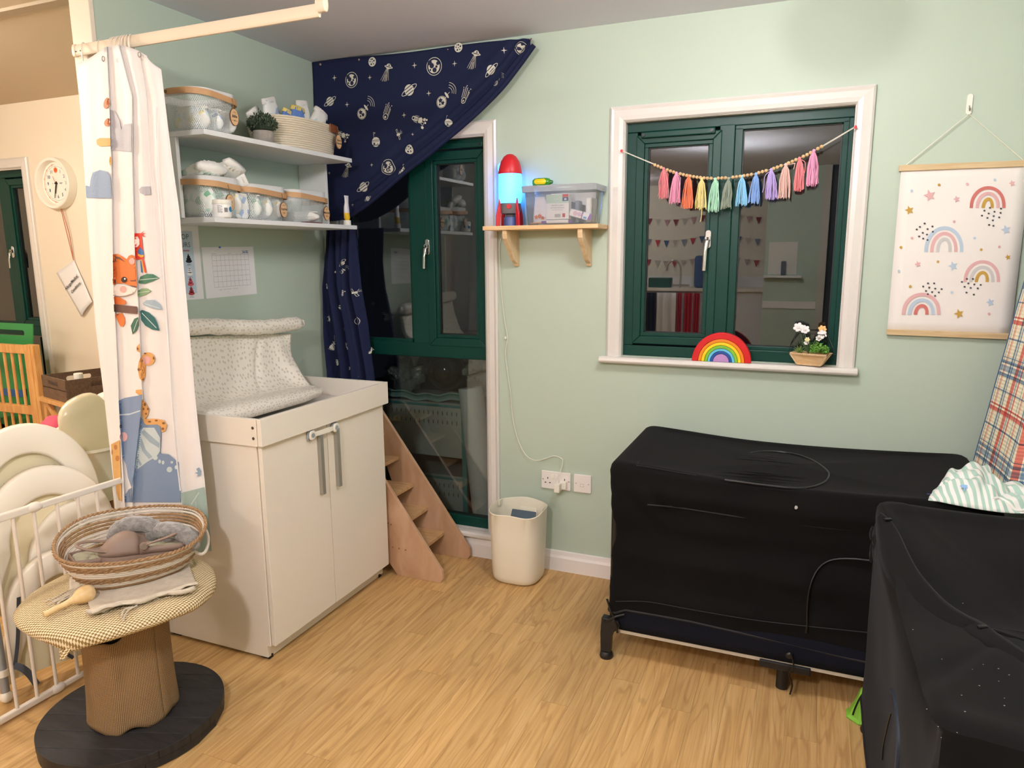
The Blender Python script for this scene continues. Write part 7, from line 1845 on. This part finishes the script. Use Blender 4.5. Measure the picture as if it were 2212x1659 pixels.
cot2, cv2 = cot('travel_cot', 'nearer travel cot under a dusty black cover at the right edge', c2x0, c2x1, c2y0, c2y1, .748, hem2, bow2, sag2, det2)
def topz2(x, y):
    hx, hy = (c2x1-c2x0)/2, (c2y1-c2y0)/2; cx_, cy_ = (c2x1+c2x0)/2, (c2y1+c2y0)/2
    u = min(1, max(abs(x-cx_)/hx, abs(y-cy_)/hy, 1e-4)); q = 1-u; ex, ey = cx_+(x-cx_)/u, cy_+(y-cy_)/u
    return .748+.019-sag2(ex, ey)*.8*(1-q)**1.2-topsag['travel_cot'](x, y)*(1-(1-q)**3)
def top2(px, py, o=.003):
    p = at(px, py, 'z', .74)
    for _ in range(6): p = at(px, py, 'z', topz2(p.x, p.y)+o)
    return p
ridge = spline([top2(*p) for p in ((1902, 1108), (1925, 1132), (1942, 1160), (1960, 1200), (1978, 1235), (1998, 1263), (2040, 1308), (2085, 1338), (2122, 1355), (2165, 1385), (2230, 1425), (2330, 1480))], 6)
# flap of the opened cover standing proud along the zip
b = MB(); rings = []
for i, p in enumerate(ridge):
    t = (ridge[min(i+1, len(ridge)-1)]-ridge[max(0, i-1)]).normalized(); s_ = V((-t.y, t.x, 0)).normalized(); k = max(0, math.sin(PI*min(1, i/(len(ridge)-1)*1.0)))**.5
    rings.append([p+s_*.001-V((0, 0, .003)), p+V((0, 0, .010*k+.001)), p-s_*.012*k+V((0, 0, .011*k)), p-s_*.045*k+V((0, 0, .004*k)), p-s_*.075*k-V((0, 0, .004))])
b.loft(rings, caps=False); build(b, 'zip_flap', BLK, cv2, smooth=True, ang=180)
build(MB().tube([p+V((0, 0, .011*max(0, math.sin(PI*i/(len(ridge)-1)))**.5)) for i, p in enumerate(ridge)], .0016, 6), 'zip', SEAM, cv2, smooth=True)
for (px, py) in ((1918, 1122), (2122, 1354)): q = top2(px, py, .012); build(MB().obox(q, (.020, .010, .006), rot3(0, 0, .5)), 'zip_pull', mat('dark_metal', '#2E2E30', .35, metal=.8), cv2, bevel=.002)
b = MB()
for a_ in range(7):
    an = -.55+.30*a_*.55; q = top2(2122, 1354, .004); e = q+V((.20*math.cos(an), .13*math.sin(an)+.03, 0)); e.x = min(e.x, 3.07); e.z = topz2(e.x, e.y)+.001; m__ = (q+e)/2; m__.z = topz2(m__.x, m__.y)+.002
    b.tube(spline([q, m__, e], 4), [.002]+[.0055]*7+[.001], 6, flat=.6)
build(b, 'radiating_creases', BLK, cv2, smooth=True, ang=180)
# side zip and cord on the left face, back corner tie
def side2(px, py): 
    p = at(px, py, 'x', 2.552); w = bow2(2.55, p.y)+det2(2.55, p.y, p.z); return V((2.545+w*.9-.004, p.y, p.z))
build(MB().tube(spline([side2(*p) for p in ((1920, 1490), (1930, 1505), (1938, 1540), (1943, 1590), (1941, 1640), (1935, 1700))], 5), .005, 6), 'side_zip', mat('zip_slate', '#2A3340', .5), cv2, smooth=True)
build(MB().tube(spline([side2(*p) for p in ((1921, 1540), (1912, 1575), (1903, 1610), (1900, 1640))], 5), .002, 6), 'cord', ZIP, cv2, smooth=True)
build(MB().ell((2.540, -.765, .66), .010, .018, .020, wob=.6).ell((2.540, -.79, .61), .008, .016, .03, wob=.6), 'gathered_tie', BLK, cv2, smooth=True)
for (x, y, z, w_, l_) in ((2.70, -1.60, 0, .012, .006), (2.62, -1.74, 0, .008, .02), (2.86, -1.53, 0, .02, .008)):
    pass
b = MB().box(c2x0+.03, c2y0+.03, .10, c2x1-.03, c2y1-.03, .125); build(b, 'base_board', NVF, cot2)
for (x, y) in ((2.575, -1.855), (2.575, -.765), (3.055, -1.855), (3.055, -.765)):
    lg = build(MB().cyl((x, y, .02), (x, y, .72), .013, n=12), 'corner_leg', BPL, cot2, smooth=True); build(MB().lathe([(0, 0), (.022, 0), (.024, .008), (.019, .024), (0, .024)], (x, y, 0), 18), 'foot', BPL, lg, smooth=True)

# white lint flecks on the covers
random.seed(8)
def lint(fn, pts, parent):
    b = MB()
    for (px, py, s_) in pts: b.ell(fn(px, py), s_, s_*.6, s_*.4, n=6, m=4)
    build(b, 'lint_flecks', mat('lint', '#B9B4B0', .9), parent, kind='stuff')
lint(top2, [(random.uniform(1990, 2180), random.uniform(1420, 1600), random.uniform(.0008, .0016)) for _ in range(16)]+[(2080, 1303, .0013), (1972, 1360, .0013)], cv2)
p = front1(1720, 1094, -.006); o = build(MB().ell(p, .005, .002, .006, wob=.5), 'lint_flecks', mat('lint', '#B9B4B0', .9), cv1)

# ================================================================== GREEN CONE TOY ON THE FLOOR
gcx, gcy = 2.572, -.672
GC = mat('lime_plastic', '#7CB83A', .35)
cn = E('toy_horn', 'lime green plastic cone toy with a black tie on the floor between the cots', 'toy', (gcx, gcy, 0))
def oct_(r, z): return [V((gcx+r*math.cos(a), gcy-.02+r*math.sin(a)*.85, z)) for a in [2*PI*(k+.5)/8 for k in range(8)]]
build(MB().loft([oct_(.062, .0), oct_(.064, .006), oct_(.055, .012), oct_(.036, .055), oct_(.024, .095), oct_(.019, .104), oct_(.012, .106)]), 'cone_body', GC, cn, bevel=.0015)
build(MB().cyl((gcx, gcy-.02, .106), (gcx, gcy-.02, .140), .009, n=12), 'neck', GC, cn, smooth=True)
build(MB().tube(spline([(gcx-.010, gcy-.045, .112), (gcx-.026, gcy-.055, .085), (gcx-.036, gcy-.062, .055), (gcx-.042, gcy-.068, .032)], 5), .003, 6), 'black_tie', ZIP, cn, smooth=True)

# ================================================================== PLAID FOLDED MATTRESS
def plaid():
    m = bpy.data.materials.new('plaid'); m.use_nodes = True; nt = m.node_tree; n = nt.nodes; L = nt.links
    b = n['Principled BSDF']; b.inputs['Roughness'].default_value = .8
    uv = n.new('ShaderNodeUVMap'); uv.uv_map = 'uv'; sp = n.new('ShaderNodeSeparateXYZ'); L.new(uv.outputs[0], sp.inputs[0])
    def stripes(src, period, items, base):
        """items: (start,end,colour) over one period"""
        mo = n.new('ShaderNodeMath'); mo.operation = 'PINGPONG' if False else 'FRACT'; dv = n.new('ShaderNodeMath'); dv.operation = 'DIVIDE'; dv.inputs[1].default_value = period; L.new(src, dv.inputs[0]); L.new(dv.outputs[0], mo.inputs[0])
        rp = n.new('ShaderNodeValToRGB'); rp.color_ramp.interpolation = 'CONSTANT'; e = rp.color_ramp.elements
        stops = [(0.0, base)]
        for (a, c_, col) in items: stops += [(a, col), (c_, base)]
        e[0].position = 0; e[0].color = lin(stops[0][1]); e[1].position = stops[1][0]; e[1].color = lin(stops[1][1])
        for (p, col) in stops[2:]: k = e.new(p); k.color = lin(col)
        L.new(mo.outputs[0], rp.inputs[0]); return rp.outputs[0]
    W_ = '#F6F1E0'; B1, B2, R1 = '#7C97B2', '#A9BBCB', '#DB7C72'
    a = stripes(sp.outputs[1], .30, [(.06, .10, B1), (.12, .19, B2), (.21, .245, B1), (.27, .285, B1), (.48, .50, B1), (.66, .705, R1), (.725, .745, R1), (.90, .915, B1)], W_)
    c_ = stripes(sp.outputs[0], .21, [(.05, .07, B1), (.14, .165, R1), (.185, .20, R1), (.34, .40, B1), (.43, .47, B1), (.60, .72, R1), (.74, .80, B2), (.83, .88, R1)], W_)
    mx = n.new('ShaderNodeMix'); mx.data_type = 'RGBA'; mx.blend_type = 'MULTIPLY'; mx.inputs[0].default_value = 1; L.new(a, mx.inputs[6]); L.new(c_, mx.inputs[7]); L.new(mx.outputs[2], b.inputs['Base Color'])
    wv = n.new('ShaderNodeTexWave'); wv.inputs['Scale'].default_value = 26; wv.bands_direction = 'Y'; wv.inputs['Distortion'].default_value = 1; L.new(uv.outputs[0], wv.inputs[0])
    bp = n.new('ShaderNodeBump'); bp.inputs['Strength'].default_value = .35; bp.inputs['Distance'].default_value = .003; L.new(wv.outputs[1], bp.inputs['Height']); L.new(bp.outputs[0], b.inputs['Normal'])
    return m
PLD = plaid()
pm_ = E('folded_mattress', 'plaid quilted folding mattress standing on the far cot against the right wall', 'mattress', (2.98, -.3, .75))
def Spl(u, v):
    # u along the panels: 0..1 side panel (runs along y), 1..2 front panel (runs along x)
    z = .752+.86*v; lean = .090*v/.7
    if u <= 1: x, y = 2.905+.030*math.sin(u*PI*.5), -.115-.33*u
    else: x, y = 2.935+.145*(u-1), -.445-.05*(u-1)
    return V((min(x+lean*(.92 if u <= 1 else .6), 3.093), y+.010*math.sin(v*22)*(.2), z))
b = MB(); b.grid(lambda u, v: Spl(u, v), 48, 50, u0=0, u1=2, uv=True)
for k in list(b.uv): u, v = b.uv[k]; b.uv[k] = (u*.33 if u < 1 else .33+(u-1)*.18, v*.86-.30*min(u, 1)*.0)
build(b, 'plaid_cover', PLD, pm_, smooth=True, ang=60)
b = MB().grid(lambda u, v: V((min(Spl(0, v).x+.06*u, 3.095), -.113+.002*u, .752+.86*v)), 2, 20); build(b, 'mattress_edge', mat('edge_blue', '#4A6484', .8), pm_)
bz = V((0, 0, 0)); build(MB().tube([Spl(0, v_/20)+V((-.001, .0, 0)) for v_ in range(21)], .0022, 6), 'piping', mat('edge_blue', '#4A6484', .8), pm_, smooth=True)
b = MB().grid(lambda u, v: Spl(u, .86+.14*v)+V((-.002, -.001, 0)), 30, 4, u0=0, u1=2); build(b, 'blue_end_band', mat('band_navy', '#41597F', .8), pm_, smooth=True)

# ================================================================== STRIPED MUSLIN
def stripe_mat():
    m = bpy.data.materials.new('mint_stripe'); m.use_nodes = True; nt = m.node_tree; n = nt.nodes; L = nt.links
    b = n['Principled BSDF']; b.inputs['Roughness'].default_value = .85
    uv = n.new('ShaderNodeUVMap'); uv.uv_map = 'uv'; wv = n.new('ShaderNodeTexWave'); wv.bands_direction = 'X'; wv.inputs['Scale'].default_value = 2.6; wv.inputs['Distortion'].default_value = 1.6; wv.inputs['Detail'].default_value = 1; wv.inputs['Detail Scale'].default_value = .6
    mp = n.new('ShaderNodeMapping'); mp.inputs['Rotation'].default_value = (0, 0, -.7); L.new(uv.outputs[0], mp.inputs[0]); L.new(mp.outputs[0], wv.inputs[0])
    rp = n.new('ShaderNodeValToRGB'); rp.color_ramp.interpolation = 'CONSTANT'; rp.color_ramp.elements[0].color = lin('#E9E6E0'); rp.color_ramp.elements[1].color = lin('#A9C6B8'); rp.color_ramp.elements[1].position = .5
    L.new(wv.outputs[1], rp.inputs[0]); L.new(rp.outputs[0], b.inputs['Base Color'])
    return m
mu_ = E('striped_sleepsuit', 'crumpled mint and white striped baby clothing on the far cot', 'clothing', (2.85, -.5, .76))
C0 = [at(2006, 1072, 'z', .76), at(2060, 1085, 'z', .76), at(2120, 1098, 'z', .76), at(2175, 1106, 'z', .76), at(2260, 1108, 'z', .76)]
C1 = [at(2020, 1045, 'z', .76), at(2060, 1030, 'z', .76), at(2120, 1026, 'z', .76), at(2170, 1050, 'z', .76), at(2260, 1066, 'z', .76)]
s0 = spline(C0, 12); s1 = spline(C1, 12)
def Smu(u, v):
    i = min(int(u*(len(s0)-1)), len(s0)-2); k = u*(len(s0)-1)-i; a = s0[i].lerp(s0[i+1], k); b_ = s1[i].lerp(s1[i+1], k); p = a.lerp(b_, v)
    w = min(1, 6*v*(1-v))*min(1, 7*u+.25)
    h = w*(.038*math.exp(-((u-.40)/.26)**2)+.018+.026*noise.noise(V((u*8, v*6, 1)))+.012*abs(math.sin(u*11+v*7)))
    z = topz(min(2.85, p.x), p.y)+.002+max(0, h)
    return V((min(p.x, 3.08), p.y, z))
b = MB(); b.grid(Smu, 70, 36, uv=True)
for k in list(b.uv): b.uv[k] = (b.uv[k][0]*2.2, b.uv[k][1]*1.0)
build(b, 'cloth', stripe_mat(), mu_, smooth=True, solid=.003, ang=180)
def Smup(px, py):
    # print on the cloth: find the surface under the pixel
    best = None
    for i in range(41):
        for j in range(21):
            q = Smu(i/40, j/20)+V((0, 0, .0035)); d = q-V((CX, CY, CZ)); sx_ = 1106+F*d.dot(cr)/d.dot(fw); sy_ = 829.5-F*d.dot(cu)/d.dot(fw); e = (sx_-px)**2+(sy_-py)**2
            if best is None or e < best[0]: best = (e, q)
    return best[1]
b = MB(); q = Smup(2088, 1048); qn = V((0, -.45, .89))
b.decal([circ(0, 0, .016, 16, .008), [(.012, .0), (.030, .006), (.034, .001), (.016, -.006)], line2(-.004, -.004, -.006, -.020, .004), line2(.006, -.004, .008, -.018, .004)], lambda u, v: q+V((u, v*.9, v*.45+.002)), .01); build(b, 'blue_print', mat('sky_print', '#8DB4DE', .8), mu_)
b = MB(); q2 = top1(2010, 1069)
b.tube(spline([top1(2003, 1070)+V((0, 0, .004)), top1(2020, 1074)+V((0, 0, .006)), top1(2038, 1076)+V((0, 0, .006))], 5), .0035, 6); build(b, 'navy_cuff', mat('cuff_navy', '#2B3352', .8), mu_, smooth=True)
b = MB(); b.tube(spline([Smu(.62+.38*i/8, .10+.06*math.sin(i))+V((0, -.001, .003)) for i in range(9)], 4), .0045, 8); build(b, 'white_binding', mat('binding_white', '#EBE8E2', .8), mu_, smooth=True)

# ================================================================== OUTSIDE THE TALL WINDOW
ow = E('outdoor_shelving', 'grey perforated metal shelving with teal uprights outside the tall window', 'shelving', (.4, .3, 0))
GRM = mat('shed_grey', '#BDBEB2', .6); TEAL = mat('teal_metal', '#58ABA4', .5)
def wy(px, py, yy=.30): return at(px, py, 'y', yy)
for (zt_, zb) in ((.700, .400), (.290, .05)):
    build(MB().box(-.05, .30, zt_-.006, .625, .62, zt_+.006), 'shelf_board', GRM, ow); build(MB().box(-.05, .296, zt_-.016, .625, .300, zt_-.006), 'teal_lip', TEAL, ow)
    pn = build(MB().box(-.02, .305, zb, .612, .312, zt_-.02), 'perforated_panel', mat('panel_grey', '#DAD8C8', .6), ow)
    b = MB()
    for row in (zt_-.055, zt_-.105):
        for i in range(22): b.box(.0+.029*i, .3035, row-.010, .0030+.029*i, .3052, row+.010)
    build(b, 'slots', BLACK, pn, kind='stuff')
build(MB().box(.612, .298, 0, .640, .32, .70), 'upright', TEAL, ow, bevel=.002)
build(MB().box(-.05, .298, 0, -.02, .32, .70), 'upright', TEAL, ow, bevel=.002)
rr_ = E('bubble_wrap_roll', 'tall pale roll of packing foam leaning outside the tall window', 'roll', (.70, .27, 0))
build(MB().cyl((.775, .26, .02), (.672, .30, .800), .066, n=28), 'roll_body', mat('foam_white', '#ECECE2', .5, bump=(50, .4, .003)), rr_, smooth=True)
build(MB().cyl((.6725, .2995, .795), (.6715, .3002, .8015), .018, n=16), 'core', mat('cardboard', '#8C6A48', .8), rr_)
gb_ = E('glass_globe', 'clear glass globe on the outdoor shelving', 'globe', (.475, .36, .8))
build(MB().ell((.475, .40, .865), .105, n=28, m=18), 'globe', glass_mat('globe_glass', '#DDE5E0', 1.2, .02, .03), gb_, smooth=True)
for i, (x, y, z, rx, rz_, hx, lb) in enumerate(((.20, .42, .84, .11, .12, '#B9BDB6', 'crumpled silver foil bag left of the glass globe outside'), (.66, .48, .90, .10, .10, '#A9ADA8', 'crumpled silver foil bag right of the glass globe outside'))):
    o = build(MB().ell((x, y, z), rx, .08, rz_, n=26, m=18, wob=.8, seed=i*7), 'foil_bag', mat('foil', '#B9BDB6', .25, metal=.7, bump=(30, 1, .01)), smooth=True); o['label'] = lb; o['category'] = 'bag'
o = build(MB().grid(lambda u, v: V((.08+.60*u, .285+.05*math.sin(v*PI), .745+.035*v-.03*math.sin(u*PI)+.006*math.sin(u*26))), 40, 6), 'green_netting', mat('netting', '#AFCFC0', .8, bump=(80, .8, .003)), smooth=True, solid=.006); o['label'] = 'pale green quilted sheet edge on the outdoor shelving'; o['category'] = 'sheet'
o = build(MB().box(.02, .25, .02, .155, .42, .80), 'old_wooden_post', mat('rust_wood', '#4A2E1E', .8, var=('#23150E', 18), bump=(30, .8, .01)), bevel=.006); o['label'] = 'dark brown weathered wooden post outside, left of the metal shelving'; o['category'] = 'post'
o = build(MB().box(.1, .75, 0, 1.2, .78, 1.05), 'shed_panel', mat('shed_panel', '#2A2C28', .8)); o['label'] = 'dark shed panel behind the outdoor shelving'; o['category'] = 'panel'
S_('trim_9', MB().box(-.3, .16, -.12, 1.6, 1.0, -.02), mat('paving', '#5A5750', .9))

# ================================================================== BACK OF THE ROOM (seen reflected in the window glass)
def mr(px, py, yr): # point at depth yr behind the camera seen mirrored in the glass plane y=.055
    q = at(px, py, 'y', .118-yr); return V((q.x, yr, q.z))
kc = E('sink_unit', 'white counter with sink at the far back wall', 'counter', (1.0, -6.7, 0))
zc_ = mr(1460, 622, -6.45).z
build(MB().box(-.6, -6.98, zc_-.04, 1.75, -6.40, zc_), 'worktop', WHITE, kc, bevel=.004)
build(MB().box(-.6, -6.96, 0, 1.75, -6.46, zc_-.04), 'base_cabinet', WHITE2, kc)
build(MB().box(-.6, -6.985, zc_, 1.75, -6.96, zc_+.14), 'upstand', PAPER, kc)
tp_ = E('kitchen_tap', 'tall chrome swan-neck tap on the back counter', 'tap', tuple(mr(1470, 615, -6.6)))
p = mr(1470, 615, -6.6); k_ = 1.0
build(MB().tube(spline([V((p.x, -6.6, zc_)), V((p.x, -6.6, zc_+.22)), V((p.x-.03, -6.6, zc_+.33)), V((p.x-.10, -6.6, zc_+.36)), V((p.x-.17, -6.6, zc_+.31)), V((p.x-.19, -6.6, zc_+.22))], 6), .014, 8), 'spout', CHROME, tp_, smooth=True)
build(MB().tube([V((p.x-.12, -6.6, zc_+.03)), V((p.x+.12, -6.6, zc_+.03))], .016, 8), 'cross_handle', CHROME, tp_, smooth=True)
o = build(MB().box(p.x-.42, -6.7, zc_, p.x-.12, -6.55, zc_+.13), 'mug_rack', mat('dark_green_mugs', '#2E5A50', .4), bevel=.01); o['label'] = 'row of dark green mugs on the back counter'; o['category'] = 'mugs'
o = build(MB().box(p.x+.18, -6.7, zc_, p.x+.42, -6.55, zc_+.42), 'blue_apron', mat('apron_blue', '#47608C', .8), bevel=.04, seg=3); o['label'] = 'blue apron bundle standing on the back counter'; o['category'] = 'apron'
for i, (px0, px1, hx, lb, mt_) in enumerate(((1398, 1418, '#20222C', 'black towel hanging on the back counter front', 0), (1420, 1462, '#E6E0DC', 'cream towel hanging on the back counter front', 0), (1464, 1474, '#C23A44', 'red checked towel hanging beside the cream towel', 0), (1480, 1496, '#C9262C', 'wide red towel hanging on the back counter front', 0), (1500, 1512, '#C9262C', 'narrow red towel at the end of the back counter', 0))):
    a, b_ = mr(px0, 640, -6.38), mr(px1, 640, -6.38)
    lo_, hi_ = min(a.x, b_.x), max(a.x, b_.x)
    o = build(MB().grid(lambda u, v: V((lo_+(hi_-lo_)*u, -6.38+.018*math.sin(u*14), zc_-.06-.62*v)), 20, 6), 'towel', mat('towel'+hx[1:], hx, .9), smooth=True, solid=.01); o['label'] = lb; o['category'] = 'towel'
# bunting
random.seed(2)
for j, (z0, cols) in enumerate(((2.06, ['#C9A0A4', '#8C3A48', '#C7C2B8']), (1.78, ['#8A94A8', '#C04048', '#4F6288', '#C9B9B0']), (1.50, ['#B9A8A4', '#A8444E', '#B9B4AC']))):
    bt = E('bunting', ['top', 'middle', 'lowest'][j]+' string of small triangular bunting on the white back wall', 'bunting', (.9, YB+.01, z0))
    f_ = lambda x: z0-.10*math.sin(PI*((x+.2)%1.3)/1.3)
    build(MB().tube([V((x/20-.4, YB+.012, f_(x/20-.4))) for x in range(0, 43)], .003, 4), 'cord', STR, bt)
    for k in range(17):
        x = -.35+.12*k; z = f_(x+.03); c_ = cols[k % len(cols)]
        build(MB().prism([(x, z), (x+.075, z), (x+.037, z-.095)], lambda u, v: (u, YB+.014, v), (0, .003, 0)), 'pennant', mat('pen'+c_[1:], c_, .8), bt)
# stub partition with notice and phone shelf
S_('wall_stub', MB().box(1.80, -5.60, 0, 2.36, -5.50, H), SAGE)
S_('trim_10', MB().box(2.36, -5.61, 0, 2.44, -5.47, H), mat('door_trim', '#C9C2B6', .4))
S_('doorway_dark_1', MB().box(2.44, -5.57, 0, 3.1, -5.53, H), mat('doorway_shade', '#2B2A2C', .5))  # dark panel across the doorway; its darkness is put into the colour
S_('trim_11', MB().box(1.80, -5.50, .88, 2.36, -5.485, .96), SKP)
o = build(MB().box(1.84, -5.50, 1.26, 2.14, -5.49, 1.62), 'notice', mat('notice_paper', '#E9E4DA', .7)); o['label'] = 'white notice on the green stub wall behind the camera'; o['category'] = 'notice'
ns = E('phone_shelf', 'narrow white shelf under the notice on the stub wall', 'shelf', (2.0, -5.45, 1.24)); build(MB().box(1.80, -5.50, 1.225, 2.20, -5.40, 1.25), 'shelf_board', WHITE2, ns, bevel=.003)
o = build(MB().box(1.98, -5.46, 1.25, 2.03, -5.43, 1.41), 'cordless_phone', mat('phone_grey', '#5C6270', .4), bevel=.01); o['label'] = 'grey cordless phone standing on the narrow shelf behind the camera'; o['category'] = 'phone'
